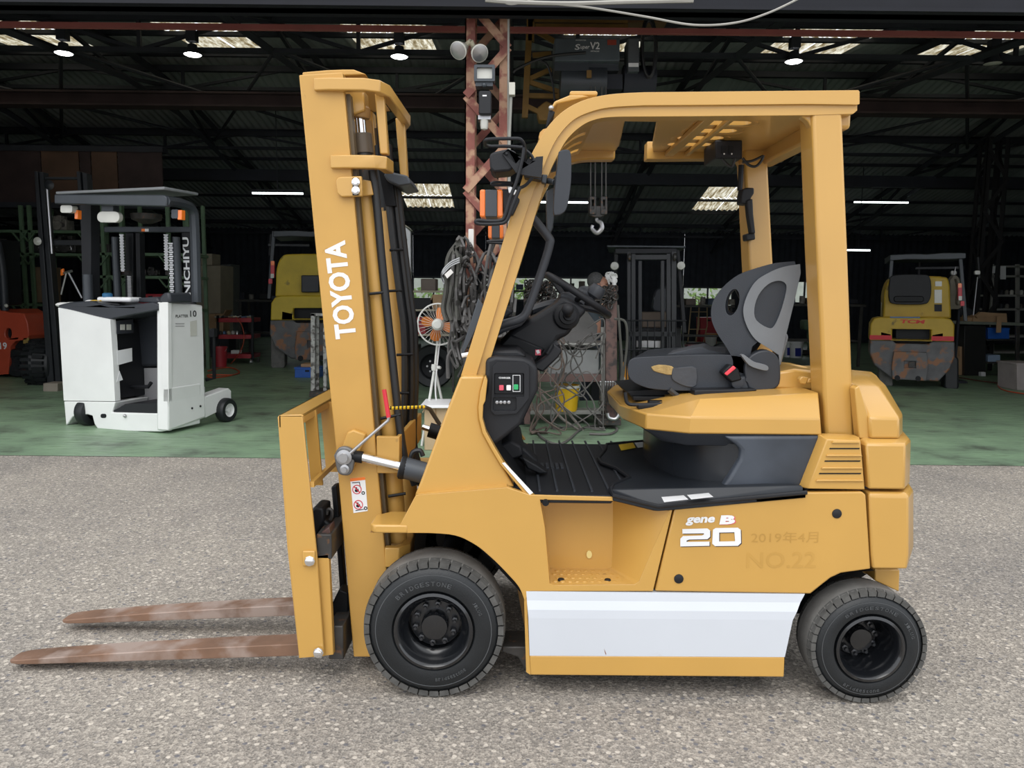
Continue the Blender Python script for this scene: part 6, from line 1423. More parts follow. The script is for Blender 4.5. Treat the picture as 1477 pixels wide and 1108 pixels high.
def torus(m, c, R_, r, ax1, ax2, n=12, k=6, st=1.): m.tube([c+ax1*math.cos(2*math.pi*i/n)*R_*st+ax2*math.sin(2*math.pi*i/n)*R_ for i in range(n+1)], r, k, cap=False)
for i, (a, b) in enumerate(((870, 430), (876, 428), (883, 432), (880, 440))):
    c = W(a, b, 8.25); o2_ = MB(); torus(o2_, c, .045, .011, Vector((1, .2*i, 0)).normalized(), Vector((0, 0, 1)), st=.6); o2_.build('shackle', IRON, o)
for i in range(7):
    c = W(866+i*3.6, 551, 8.25); MB().tube([c, c+Vector((0, 0, -.10))], .008, 6).ball(c, .014).build('hook_pin', STL, o)
m = MB()
for i in range(8):
    x0 = 866+i*4; z = 560
    while z < R.uniform(575, 605):
        c = W(x0+R.uniform(-1, 1), z, 8.22); torus(m, c, .022, .006, Vector((1, 0, 0)) if int(z) % 2 else Vector((0, 1, 0)), Vector((0, 0, 1)), 8, 5, .6); z += 4.2
m.build('chain_link', IRON, o, kind='stuff')
c = W(884, 596, 8.15); MB().tube(cr([c+Vector(p) for p in ((0, 0, .14), (0, 0, .08), (.055, 0, .05), (.07, 0, 0), (.03, 0, -.06), (-.04, 0, -.05), (-.06, 0, 0))], 5), .02, 8).build('lifting_hook', STL, o)
# heaps of chain on the rack (stuff)
m = MB()
for i in range(230):
    px_ = R.choice([R.uniform(758, 800), R.uniform(848, 888)]); py_ = R.uniform(415, 440) if px_ > 840 else R.uniform(408, 440)
    c = W(px_, py_, 8.3+R.uniform(-.1, .15)); v1 = Vector((R.gauss(0, 1), R.gauss(0, 1), R.gauss(0, 1))).normalized(); torus(m, c, R.uniform(.025, .05), .009, v1, v1.orthogonal().normalized(), 9, 5, .7)
m.build('chain_heap', IRON, label='heap of rusty chain links on top of the steel rack', cat='chain', kind='stuff')
# tangles of cable
def tangle(nm, lab, n, fx, fy, Y, r, length, mt, drop=.25, spread=.18, seed=1):
    rr = random.Random(seed); m = MB()
    for i in range(n):
        x, y = rr.uniform(*fx), rr.uniform(*fy); pts = []; yy = Y+rr.uniform(-.08, .08)
        for k in range(length):
            pts.append(W(x, y, yy+rr.uniform(-.03, .03))); pts[-1].z = max(pts[-1].z, .02+rr.random()*.03)
            x = min(max(x+rr.uniform(-38, 38), fx[0]-4), fx[1]+4); y = y+rr.choice([-22, 18, 26, 34, 40])*rr.uniform(.6, 1.1)
        m.tube(cr(pts, 7), r*rr.uniform(.7, 1.2), 5)
    m.build(nm, mt, label=lab, cat='cables', kind='stuff')
tangle('cable_tangle', 'pale grey cables tangled over the work cart and trailing to the floor', 10, (800, 866), (455, 520), 8.1, .0075, 9, CABLE, .11, .09, 5)
tangle('cable_tangle', 'brown-grey cables hanging left of the work cart behind the dashboard', 7, (770, 810), (440, 570), 7.85, .009, 10, mat('brown_cable', (.12, .09, .075), .7, var=.4), .13, .09, 9)
MB().tube(cr([W(*p, 8.15) for p in ((775, 560), (790, 580), (812, 605), (838, 622), (843, 626), (838, 618), (815, 590), (795, 570))], 5), .016, 7).build('thick_cable', mat('thick_grey_cable', (.15, .135, .12), .7), label='thick grey cable looping down to the green floor', cat='cable')
MB().tube(cr([WZ(*p, .02) for p in ((760, 600), (780, 630), (810, 640), (840, 618), (870, 614), (890, 618), (880, 626), (850, 626))], 5), .012, 6).build('floor_cable', CABLE, label='thin cable lying on the green floor under the cart', cat='cable')
for i, L in enumerate((((891, 440), (894, 480), (897, 530), (893, 580), (890, 605)), ((886, 460), (902, 465), (904, 500), (896, 560), (890, 600)))): MB().tube(cr([W(*p, 8.2) for p in L], 5), .014, 6).build('hanging_hose', SLING, label=['dark hose hanging straight down the rack post', 'dark hose bowing out right of the rack post'][i], cat='hose')
# slings and hose coils on the lattice column
m = MB(); rr = random.Random(4)
for i in range(9):
    x = 641+i*2.6; m.tube(cr([W(*p, 6.95+.02*(i % 3)) for p in ((668, 343+i*1.5), (658-i*.3, 352+i), (x+4, 374), (x+1, 420), (x-1+rr.uniform(-3, 3), 445), (x+2, 462))], 4), .018, 5)
m.build('webbing_slings', SLING, label='bundle of grimy webbing slings hanging on the left side of the red column', cat='slings', kind='stuff')
m = MB()
for i in range(20):
    cx_, cy_ = 662+rr.uniform(0, 62), 385+rr.uniform(0, 60); w_, h_ = rr.uniform(10, 26), rr.uniform(25, 80)
    m.tube([W(cx_+w_*.8*math.cos(t)+rr.uniform(-1, 1), cy_+22+h_*math.sin(t), 6.95+rr.uniform(-.06, .12)) for t in [2*math.pi*k/20 for k in range(19)]], rr.uniform(.010, .017), 5)
for i in range(26):
    x = rr.uniform(648, 735); y = rr.uniform(400, 470); m.tube(cr([W(x+rr.uniform(-4, 4)*k, y+k*rr.uniform(18, 32), 6.95+rr.uniform(-.05, .1)) for k in range(5)], 4), rr.uniform(.010, .018), 5)
m.build('hose_coils', mat('dark_grey_hoses', (.075, .072, .07), .75, var=.5, scale=4), label='mass of coiled dark hoses and cables hung round the red column', cat='hoses', kind='stuff')
m = MB()
for k in range(3): m.tube(cr([W(*p, 6.9) for p in ((663, 372+k*3), (650, 378+k*3), (640, 388+k*3), (637, 398), (640, 410-k*2))], 4), .007, 5)
m.build('white_wire_loops', mat('pale_cable', (.35, .36, .37), .5), label='pale wire loops beside the webbing slings', cat='wire', kind='stuff')
PX('cable_tag', [(641, 396), (650, 388), (654, 393), (645, 402)], 6.9, 6.88, 6.9, mat('white_plastic', (0, 0, 0)), None, .002, label='pale plastic tag among the wire loops', cat='tag')

# ------------------------------------------------------------------ pedestal fan with orange blades
Yn = 7.35
fc = W(632, 468, Yn); o = root('pedestal_fan', 'pedestal fan with orange blades on a white stand behind the mast', 'fan', (W(625, 592, Yn).x, Yn, 0))
FW = mat('fan_white', (.62, .63, .60), .4); Rf = .20
m = MB(); 
for rr_ in (1, .97): torus(m, fc+Vector((0, .02, 0)), Rf*rr_, .005, Vector((1, 0, 0)), Vector((0, 0, 1)), 36, 6)
for k in range(30):
    a = 2*math.pi*k/30; dvec = Vector((math.cos(a), 0, math.sin(a)))
    m.tube([fc+dvec*.05+Vector((0, -.07, 0)), fc+dvec*.13+Vector((0, -.055, 0)), fc+dvec*Rf+Vector((0, .02, 0))], .0013, 4)
    m.tube([fc+dvec*.05+Vector((0, .09, 0)), fc+dvec*.13+Vector((0, .075, 0)), fc+dvec*Rf+Vector((0, .02, 0))], .0013, 4)
m.build('wire_guard', FW, o)
OB = mat('orange_blade', (.62, .19, .03), .4)
for k in range(4):
    a = math.radians(80+90*k); u_ = Vector((math.cos(a), 0, math.sin(a))); v_ = Vector((-math.sin(a), .55, math.cos(a))).normalized()
    L = [(.03, -.02), (.06, -.05), (.11, -.065), (.15, -.05), (.165, -.01), (.155, .035), (.11, .05), (.06, .035), (.03, .02)]
    q = [fc+u_*x+v_*y for x, y in L]; MB().loft([q, [p+Vector((0, .004, 0)) for p in q]]).build('blade', OB, o)
MB().lathe([(0, -.08), (.035, -.08), (.055, -.06), (.055, .0), (.03, .02)], fc, (0, 1, 0), 24).build('hub', FW, o)
MB().lathe([(.055, .05), (.06, .09), (.05, .16), (0, .18)], fc, (0, 1, 0), 20).build('motor', FW, o)
pc = W(627, 530, Yn+.05)
MB().tube([fc+Vector((0, .1, -.03)), pc+Vector((0, .04, 0))], .013, 8).build('neck', FW, o)
MB().lathe([(.03, -.03), (.035, 0), (.03, .03)], pc, (0, 0, 1), 14).tube([pc, pc+Vector((.06, -.03, .0))], .014, 8).build('clamp', FW, o)
for e_ in ((608, 584, Yn-.15), (650, 575, Yn+.1), (632, 560, Yn+.5)):
    q = WZ(e_[0], e_[1], .0); q = Vector((W(e_[0], 560, e_[2]).x, e_[2], .004)); MB().tube([pc, q], .013, 8).build('leg', FW, o)
MB().tube(cr([fc+Vector((.02, .1, -.05)), W(628, 560, Yn), W(634, 590, Yn), Vector((W(640, 600, Yn).x, Yn+.3, .02))], 5), .006, 6).build('power_cord', DEC, o)

# ------------------------------------------------------------------ rest of the goods (each its own thing)
def crate(nm, L, Y, dep, mt, lab, cat, bevel=.008, group=None, parts=None):
    o = root(nm, lab, cat, W((L[0][0]+L[2][0])/2, max(p[1] for p in L), Y), group)
    PX(parts or 'body', L, Y, Y, Y+dep, mt, o, bevel); return o
def boxthing(nm, x0, y0, x1, y1, Y, dep, mt, lab, cat, flap=False, group=None, rim_=False, handle=False):
    o = crate(nm, rect(x0, y0, x1, y1), Y, dep, mt, lab, cat, group=group)
    if flap:
        PX('flap', [(x0, y0), (x0-3, y0+7), (x0-2, y0+8), (x0+1, y0+1)], Y, Y, Y+dep, mt, o, 0); PX('flap', [(x1, y0), (x1+3, y0-6), (x1+4, y0-5), (x1+1, y0+1)], Y, Y, Y+dep, mt, o, 0)
        m = MB(); m.px(rect((x0+x1)/2-1, y0, (x0+x1)/2+1, y0+(y1-y0)*.35), Y, Y-.003, Y); m.build('tape', mat('brown_tape', (.3, .18, .08), .4), o)
    if rim_: PX('rim', rect(x0-1, y0-1, x1+1, y0+1.5), Y, Y-.01, Y+dep+.01, mt, o, .004)
    if handle: PX('handle_slot', rect((x0+x1)/2-3, y0+3, (x0+x1)/2+3, y0+5.5), Y, Y-.003, Y, BLKD, o, 0)
    return o
# blue crate with planks
Yq = gY(440, 545)
boxthing('blue_crate', 425, 531, 461, 545, Yq, .3, BLU, 'blue plastic crate on the floor below the left yellow forklift', 'crate', rim_=True, handle=True)
PX('wood_plank', rect(434, 525, 456, 529.5), Yq, Yq+.02, Yq+.28, mat('pale_wood', (.45, .28, .16), .7), None, .003, label='short pale plank lying on the blue crate', cat='plank')
# scratched steel ladder-like frame standing left of the mast
Yl = gY(455, 575)
o = root('steel_trestle', 'scuffed pale steel frame standing on end just left of the mast', 'frame', (W(458, 575, Yl).x, Yl, 0))
SCR = mat('scuffed_pale_steel', (.42, .42, .40), .6, metal=.2, var=.3, scale=14, alt=(.10, .09, .08), altpos=(.5, .6), altscale=16)
PX('upright', rect(448, 452, 454, 570), Yl, Yl, Yl+.06, SCR, o, .004); PX('upright', rect(455.5, 455, 460, 563), Yl, Yl+.1, Yl+.14, SCR, o, .004)
PX('upright', rect(466, 455, 471, 575), Yl, Yl, Yl+.06, SCR, o, .004); PX('crossbar', rect(448, 452, 471, 456), Yl, Yl, Yl+.1, SCR, o, .003); PX('foot', rect(446, 565, 476, 573), Yl, Yl-.1, Yl+.35, IRON, o, .004)
# red tool cart, bucket, hose
Yt = gY(340, 525)
o = root('tool_cart', 'red three-shelf tool cart loaded with tools right of the white truck', 'cart', (W(338, 525, Yt).x, Yt, 0))
for y in (459, 483, 511): PX('shelf', [(312, y), (364, y), (364, y+6), (312, y+6)], Yt, Yt, Yt+.5, REDC, o, .006)
for x in (312, 362):
    for yy in (0, .45): PX('post', rect(x, 455, x+3.5, 520), Yt, Yt+yy, Yt+yy+.04, BLKD, o, .003)
for x in (314, 362):
    for yy in (0.02, .45): MB().lathe([(.0, -.015), (.045, -.015), (.045, .015), (0, .015)], Vector((W(x, 521, Yt).x, Yt+yy, .05)), (1, 0, 0), 12).build('caster', STL if x > 320 else RUB, o)
rr = random.Random(12)
TC = [STL, BLKD, IRON, mat('dull_blue', (0, 0, 0)), mat('tan_tool', (.35, .28, .18), .6), GLASSY]
for i in range(11):
    x = 316+i*4.3; y = 459; c = W(x, y-1.5, Yt+rr.uniform(.05, .3)); m = MB(); a = rr.uniform(-1, 1); L = rr.uniform(.05, .1)
    m.tube([c-Vector((math.cos(a), math.sin(a), 0))*L, c+Vector((math.cos(a), math.sin(a), .1))*L], .016, 6); m.ball(c+Vector((math.cos(a), math.sin(a), .1))*L, .028)
    m.build('hand_tool', TC[i % 6], label='%s small hand tool from the left on the top shelf of the red cart' % ORD[i], cat='tool', group='tools on the red cart')
for i in range(7):
    x = 318+i*6; c = W(x, 481, Yt+rr.uniform(.05, .3)); MB().lathe([(.0, -.02), (.035, -.02), (.035, .03), (.02, .05), (0, .05)], c, (0, 0, 1), 12).build('small_can', TC[(i+2) % 6], label='%s small can from the left on the middle shelf of the red cart' % ORD[i], cat='can', group='cans on the red cart')
PX('white_box', rect(333, 505.5, 345, 510.5), Yt, Yt+.05, Yt+.2, DEC, None, .004, label='small white box on the bottom shelf of the red cart', cat='box')
def bucket(nm, cx, top, bot, wpx, Y, mt, lab, lid=None, band=None, handle=True):
    c = W(cx, bot, Y); t = W(cx, top, Y); r_ = wpx/2/pxm(Y); h_ = t.z-c.z
    o = root(nm, lab, 'bucket', c)
    MB().lathe([(0, 0), (r_*.86, 0), (r_, h_), (r_*.95, h_), (r_*.82, .01), (0, .01)], c, (0, 0, 1), 24, cap=False).build('pail', mt, o)
    MB().lathe([(r_*1.0, h_-.03), (r_*1.06, h_-.03), (r_*1.06, h_), (r_, h_)], c, (0, 0, 1), 24, cap=False).build('rim', lid or mt, o)
    if band: MB().px(rect(cx-wpx*.22, top+(bot-top)*.4, cx+wpx*.2, bot-(bot-top)*.12), Y, Y-r_*.99, Y-r_*.93).build('label', band, o)
    if handle: MB().tube([c+Vector((r_*1.05*math.cos(a), -.02-r_*.9*math.sin(a)*.5, h_*.9-r_*.6*math.sin(a))) for a in [math.pi*k/10 for k in range(11)]], .004, 5).build('handle', STL, o)
    return o
bucket('red_bucket', 318, 500, 529, 20, gY(318, 529), REDC, 'red plastic bucket at the left foot of the tool cart')
MB().tube(cr([WZ(*p, .02) for p in ((300, 535), (330, 530), (345, 538), (310, 545), (300, 541), (335, 541))], 5), .012, 6).build('air_hose', mat('red_hose', (.5, .08, .03), .5), label='thin red air hose lying on the floor before the red cart', cat='hose')
MB().tube(cr([W(*p, Yt-.05) for p in ((340, 457), (349, 470), (352, 490), (345, 510), (330, 528))], 5), .008, 6).build('air_hose', mat('red_hose', (0, 0, 0)), label='orange-red air hose hanging from the tool cart top', cat='hose')
o = root('hand_rail', 'thin black steel handle standing right beside the white truck', 'handle', W(305, 548, 8.9)); MB().tube([W(*p, 8.9) for p in ((297, 548), (309, 546), (308, 476))], .022, 8).px(rect(304, 474, 311, 486), 8.9, 8.85, 8.95).build('bar', BLK, o)
# beige cabinets and cardboard behind the cart
boxthing('cabinet', 283, 383, 318, botpx(300, 17.4), 17.4, .8, BEI, 'tall beige board cabinet behind the white truck', 'cabinet')
boxthing('cabinet', 319, 381, 333, botpx(325, 18.3), 18.3, .6, mat('dark_cabinet', (.09, .1, .1), .6), 'narrow dark cabinet beside the beige one', 'cabinet')
boxthing('cardboard_box', 284, 366, 306, 382.6, 17.5, .5, BEI, 'beige box standing on the tall beige cabinet', 'box')
boxthing('storage_bin', 296, 485.5, 330, botpx(310, 16.9), 16.85, .45, DKS, 'dark storage bin left of the red tool cart', 'bin', handle=True)
boxthing('cardboard_box', 300, 453, 322, 485, 16.9, .4, WOODM, 'open cardboard box left of the red tool cart', 'box', flap=True)
boxthing('cardboard_box', 47, 385, 66, 436.5, 14.6, .5, mat('brown_crate', (.22, .15, .09), .8), 'brown wooden crate on the green rack', 'crate')
boxthing('cardboard_box', 50, 455, 66, 479.5, 14.6, .5, mat('brown_crate', (0, 0, 0)), 'cardboard box low on the green rack', 'box')
# green racks
def rack(nm, lab, xs_, ys_, Y, x0, x1, mt):
    o = root(nm, lab, 'rack', (W((x0+x1)/2, 500, Y).x, Y, 0))
    for a in xs_:
        for yy in (0, .7): PX('rack_post', [(a, ys_[0]), (a+6, ys_[0]), (a+7, 555), (a+1, 555)], Y, Y+yy, Y+yy+.08, mt, o, .003)
    for y in ys_[1]: PX('rack_beam', rect(x0, y, x1, y+4), Y, Y, Y+.75, mt, o, .003)
    return o
def rack(nm, lab, posts, top, beams, Y, x0, x1, mt):
    o = root(nm, lab, 'rack', (W((x0+x1)/2, 500, Y).x, Y, 0)); foot = (W(0, 500, Y).z)
    for a in posts:
        for yy in (0, .7):
            p = W(a, top, Y); MB().box((p.x-.03, Y+yy, .004), (p.x+.03, Y+yy+.06, p.z)).build('rack_post', mt, o, bevel=.003)
    for y in beams:
        p, q = W(x0, y, Y), W(x1, y, Y); MB().box((p.x, Y, p.z-.05), (q.x, Y+.76, p.z)).build('rack_shelf', mt, o, bevel=.003)
        for a in posts: c = W(a, y, Y); MB().bar(c+Vector((0, 0, -.22)), c+Vector((-.15, 0, -.03)), .04, .02).bar(c+Vector((0, 0, -.22)), c+Vector((.15, 0, -.03)), .04, .02).build('gusset', mt, o)
    return o
rack('steel_rack', 'green steel rack with posts behind the orange forklift', [28, 40, 122], 296, [331, 364, 437, 480], 14.4, -40, 126, GRS)
rack('steel_rack', 'green steel rack seen through the overhead guard of the white truck', [145, 172, 240, 268], 290, [364, 397, 445], 13.6, 132, 276, GRS)
# engines, castings stacked in the racks
def casting(cx, cy, Y, s, lab, mt, seed, zs):
    rr = random.Random(seed); m = MB(); c = W(cx, cy, Y); k = s/pxm(Y); c.z = zs+k*.3
    o = root('machine_part', lab, 'machine part', c-Vector((0, 0, k*.3)), 'machine parts stored on the racks')
    m.cbox(c, (k, k*.8, k*.55)); m.lathe([(0, 0), (k*.3, 0), (k*.3, k*.2), (0, k*.2)], c+Vector((0, -k*.5, 0)), (0, 1, 0), 16)
    for i in range(5): m.cbox(c+Vector((rr.uniform(-.4, .4)*k, rr.uniform(-.5, 0)*k, rr.uniform(.1, .45)*k)), (k*rr.uniform(.15, .4), k*.3, k*rr.uniform(.15, .35)))
    m.build('housing', mt, o, bevel=.01)
    m = MB(); m.tube(cr([c+Vector((rr.uniform(-.5, .5)*k, -k*.45, rr.uniform(-.3, .5)*k)) for _ in range(4)], 4), k*.04, 6); m.build('pipe', STL, o)
    MB().lathe([(.0, 0), (k*.13, 0), (k*.13, k*.06), (0, k*.06)], c+Vector((k*.3, -k*.45, 0)), (0, 1, 0), 12).build('pulley', IRON, o)
GM = mat('oily_casting', (.06, .058, .055), .5, metal=.3, var=.5, scale=10); GM2 = mat('pale_casting', (.18, .17, .15), .6, var=.4, scale=10)
CAST = []
for i, (a, b, s) in enumerate(((10, 350, 22), (32, 352, 20), (55, 350, 22), (12, 430, 20), (35, 428, 22), (60, 430, 18), (88, 318, 26), (100, 345, 30), (150, 352, 22), (190, 355, 22), (205, 386, 16), (222, 384, 14), (250, 390, 14), (150, 430, 22), (170, 432, 18), (258, 434, 18))):
    Yi = 14.8 if a < 110 else 14.0; shl = min([q for q in ([331, 364, 437] if a < 110 else [364, 397, 445]) if q >= b-2])
    zs_ = W(0, shl, Yi-.4).z+ (a)*0; sx_ = W(a, shl, Yi-.4).z; k_ = s/pxm(Yi); cc = W(a, b, Yi); CAST.append((a, shl))
    nth = sum(1 for q in CAST if q[1] == shl and (q[0] < 110) == (a < 110))
    casting(a, b, Yi, s, '%s machine part, %s on the %s shelf of the green rack %s' % ('dark' if i % 3 else 'pale', ORD[nth-1], {331: 'top', 364: 'second' if a < 110 else 'top', 437: 'third', 397: 'middle', 445: 'lowest'}[shl], 'by the mast' if a < 110 else 'behind the reach truck'), GM if i % 3 else GM2, i, sx_)
boxthing('red_toolbox', 197, 424, 237, 444.5, 13.75, .4, REDC, 'dark red toolbox seen through the reach truck mast', 'toolbox', handle=True)
# middle distance behind the fan: boxes, bench
boxthing('cardboard_box', 624, 425, 650, 446, 11.25, .4, WOODM, 'open cardboard box above the fan', 'box', flap=True)
boxthing('cardboard_box', 607, 402, 628, 419, 11.25, .4, mat('grey_brown_box', (.16, .13, .11), .8), 'grey-brown box on the shelf above the fan', 'box')
ow_ = root('workbench', 'pale-topped workbench with shelves behind the fan', 'workbench', (W(616, 440, 11.2).x, 11.2, 0))
for y_ in (419, 446, 482): PX('worktop' if y_ == 446 else 'shelf', rect(590, y_, 655, y_+3), 11.2, 11.2, 11.8, BEI, ow_, .003)
for x_ in (590, 652):
    for yy in (11.2, 11.75): PX('leg', rect(x_, 419, x_+3, botpx(x_, yy)), yy, yy, yy+.05, IRON, ow_, .003)
boxthing('drawer_unit', 594, 430, 622, 446, 11.25, .4, BLKD, 'black drawer unit standing on the pale workbench', 'drawer unit', handle=True)
boxthing('red_toolbox', 600, 458, 614, 482, 11.25, .4, REDC, 'red tool cabinet left of the fan cage', 'toolbox', handle=True)
boxthing('cardboard_box', 612, 588, 645, botpx(628, 7.0), 7.0, .2, mat('pale_cardboard', (.45, .33, .2), .8), 'pale cardboard box on the floor behind the tilt cylinder', 'box', flap=True)
PX('white_sheet', rect(606, 585, 650, 589), 7.0, 6.95, 7.4, DEC, None, .004, label='white folded sheet on the pale cardboard box', cat='sheet')
bucket('yellow_bucket', 817, 555, 592, 36, 8.5, mat('pail_yellow', (.72, .45, .01), .4), 'yellow bucket with white rim on the cart shelf', GLASSY)
bucket('paint_pail', 1148, 492, 516, 19, gY(1148, 516), WHT, 'white paint pail with dark blue label right of the seat', band=mat('pail_blue', (.02, .03, .3), .4))
bucket('paint_pail', 1136, 492, 515, 12, gY(1137, 515), WHT, 'white paint pail half hidden behind the seat back', band=mat('pail_blue', (0, 0, 0)))
bucket('oil_pail', 1025, 481, 502, 17, gY(1025, 502), mat('pail_white', (.6, .6, .58), .5), 'orange-topped white pail left of the seat backrest', mat('pail_orange', (.6, .25, .02), .5))
# hand trucks and red crate behind the seat
for k, (x, lab) in enumerate(((1000, 'tan two-wheel hand truck standing left of the seat'), (1012, 'second tan hand truck right behind the first'))):
    Yh = gY(x, 505)+.5*k-.4; o = root('hand_truck', lab, 'hand truck', (W(x, 510, Yh).x, Yh, 0)); TN = mat('tan_tube', (.38, .27, .14), .5)
    MB().tube([W(*p, Yh) for p in ((x-8, 495), (x-3, 440), (x, 428), (x+8, 433), (x+8, 470), (x+2, 498))], .016, 8).build('tube_frame', TN, o)
    for y_ in (450, 475): MB().tube([W(x-5, y_, Yh), W(x+8, y_, Yh)], .012, 6).build('crossbar', TN, o)
    PX('toe_plate', rect(x-8, 494, x+6, 499), Yh, Yh-.2, Yh, IRON, o, .003); MB().lathe([(0, 0), (.09, 0), (.09, .05), (0, .05)], Vector((W(x+5, 495, Yh).x, Yh+.05, .094)), (1, 0, 0), 16).build('wheel', RUB, o)
boxthing('pink_crate', 993, 499, 1021, 513, gY(1005, 513), .35, mat('dull_pink_plastic', (.45, .16, .2), .6), 'dull pink crate of small parts left of the seat', 'crate', rim_=True)
boxthing('red_cabinet', 1010, 458, 1034, botpx(1020, 22.6), 22.6, .5, REDC, 'red steel cabinet left of the seat backrest', 'cabinet', handle=True)
o = root('wheel_rim', 'round wheel rim leaning behind the seat cushion', 'wheel', Vector((W(1043, 510, 15.5).x, 15.5, 0))); simple_wheel(Vector((W(1043, 510, 15.5).x, 15.5, .26)), .26, .12, (0, 1, 0), o)
# back-wall benches with odds and ends in silhouette
def bench(nm, lab, x0, x1, y0, Y, mt=BLKD, legs=True):
    o = root(nm, lab, 'workbench', (W((x0+x1)/2, y0, Y).x, Y, 0)); p, q = W(x0, y0, Y), W(x1, y0, Y)
    MB().box((p.x, Y, p.z-.05), (q.x, Y+.7, p.z)).build('worktop', mt, o, bevel=.006)
    for xx in (p.x+.05, q.x-.1):
        for yy in (.03, .6): MB().box((xx, Y+yy, .004), (xx+.05, Y+yy+.05, p.z-.05)).build('leg', mt, o)
    MB().box((p.x+.05, Y+.05, p.z*.4), (q.x-.05, Y+.65, p.z*.4+.03)).build('lower_shelf', mt, o)
    return o
DB = mat('dark_bench', (.05, .048, .045), .7, var=.3)
bench('workbench', 'dark workbench against the back wall behind the left yellow forklift', 340, 470, 432, 17, DB)
bench('workbench', 'dark workbench along the back wall left of the dark forklift', 690, 880, 418, 22, DB)
bench('workbench', 'dark workbench along the back wall behind the hand trucks', 960, 1060, 440, 18, DB)
bench('workbench', 'dark workbench with pots behind the rear roof pillar', 1120, 1250, 438, 16, DB)
rr = random.Random(21)
k = 0
for bn, (x0, x1, y, Y) in zip(('behind the left yellow forklift', 'left of the dark forklift', 'behind the hand trucks', 'behind the rear pillar'), ((345, 465, 432, 17.2), (700, 870, 418, 22.2), (965, 1055, 440, 18.2), (1125, 1245, 438, 16.2))):
    x = x0; cnt = {}
    while x < x1-6:
        w_ = rr.uniform(6, 14); h_ = rr.uniform(5, 13)
        nm, cat_ = [('storage_box', 'box'), ('tin_can', 'can'), ('tool_case', 'case')][k % 3]; cnt[cat_] = cnt.get(cat_, 0)+1; lb_t = '%s dark %s from the left on the back bench %s' % (ORD[cnt[cat_]-1], cat_, bn)
        if k % 3 == 1:
            c = W(x+w_/2, y, Y+.2); r_ = w_*.35/pxm(Y); o_ = MB().lathe([(0, 0), (r_, 0), (r_, h_/pxm(Y)), (r_*.9, h_/pxm(Y)+.01), (0, h_/pxm(Y)+.01)], c, (0, 0, 1), 14).build(nm, [DKS, GM2, BEI][k % 3], label=lb_t, cat=cat_, group='cans on the back benches')
        else:
            o_ = PX(nm, rect(x, y-h_, x+w_, y), Y, Y+.05, Y+.4, [DKS, mat('grey_brown_box', (0, 0, 0)), BLKD, mat('dull_blue_box', (.04, .06, .10), .6)][k % 4], None, .01, label=lb_t, cat=cat_, group='%s on the back benches' % {'box': 'boxes', 'case': 'cases'}[cat_])
        x += w_+rr.uniform(1, 8); k += 1
# ------------------------------------------------------------------ right side: table, cardboard boxes, shelf rack
Ya = gY(1405, 542)
o = root('steel_table', 'dark steel table with solid black leg panel right of the rear-view forklift', 'table', (W(1425, 545, Ya).x, Ya, 0))
PX('table_top', [(1370, 463), (1477, 466), (1477, 470), (1370, 467)], Ya, Ya, Ya+.8, mat('grey_green_top', (.17, .19, .16), .6), o, .004); PX('leg_panel', rect(1391, 470, 1422, 543), Ya, Ya+.02, Ya+.5, mat('black_panel', (.02, .02, .02), .35), o, .006)
PX('under_shelf', rect(1423, 489.5, 1468, 491.5), Ya+.05, Ya+.05, Ya+.75, IRON, o, .002); PX('under_shelf', rect(1423, 522.5, 1468, 524.5), Ya+.05, Ya+.05, Ya+.75, IRON, o, .002); PX('leg', rect(1466, 470, 1471, 545), Ya, Ya, Ya+.05, IRON, o); PX('leg', rect(1374, 467, 1378, 530), Ya, Ya+.6, Ya+.65, IRON, o); PX('floor_block', rect(1415, 537, 1422, 543), Ya, Ya-.08, Ya, DEC, o)
o = root('cardboard_box', 'open cardboard box with raised flaps on the dark steel table', 'box', W(1430, 466, Ya))
PX('body', [(1405, 456), (1452, 452), (1453, 466), (1403, 466)], Ya, Ya+.1, Ya+.5, WOODM, o, .003); PX('flap', [(1407, 456), (1415, 450), (1440, 452), (1452, 452), (1448, 454), (1410, 459)], Ya, Ya+.05, Ya+.12, WOODM, o, .001); PX('flap', [(1438, 457), (1445, 457), (1444, 480), (1437, 480)], Ya, Ya-.01, Ya, WOODM, o, .001)
boxthing('cardboard_box', 1394, 458, 1406, 466, Ya+.15, .3, WOODM, 'small cardboard box left of the open one on the steel table', 'box')
boxthing('cardboard_box', 1376, 500, 1390, botpx(1382, Ya+.1), Ya+.1, .4, WOODM, 'cardboard box on the floor under the table, behind the forklift tyre', 'box', flap=True)
boxthing('blue_crate', 1425, 474, 1456, 489, Ya+.2, .4, BLU, 'blue plastic crate under the right steel table', 'crate', rim_=True, handle=True)
boxthing('blue_white_box', 1425, 512, 1443, 522, Ya+.1, .3, mat('pale_blue_box', (.3, .4, .55), .6), 'pale blue and white box low under the table', 'box')
Ys = gY(1455, 530)+.6
o = root('shelf_rack', 'grey steel shelf rack with papers and jars at the right edge', 'shelf', (W(1455, 530, Ys).x, Ys, 0))
SG = mat('shelf_grey', (.30, .30, .28), .6, var=.15)
for a in (1429, 1466, 1500):
    for yy in (0, .5): PX('shelf_post', rect(a, 381, a+5, 535), Ys, Ys+yy, Ys+yy+.05, SG, o, .002)
for y in (383, 397, 425, 445, 484, 507): PX('shelf_board', rect(1429, y, 1505, y+3), Ys, Ys, Ys+.55, SG, o, .002)
for L in (rect(1431, 384, 1440, 394), rect(1443, 384, 1451, 403)): PX('paper_notice', L, Ys, Ys-.01, Ys, DEC, o, 0)
rr = random.Random(8)
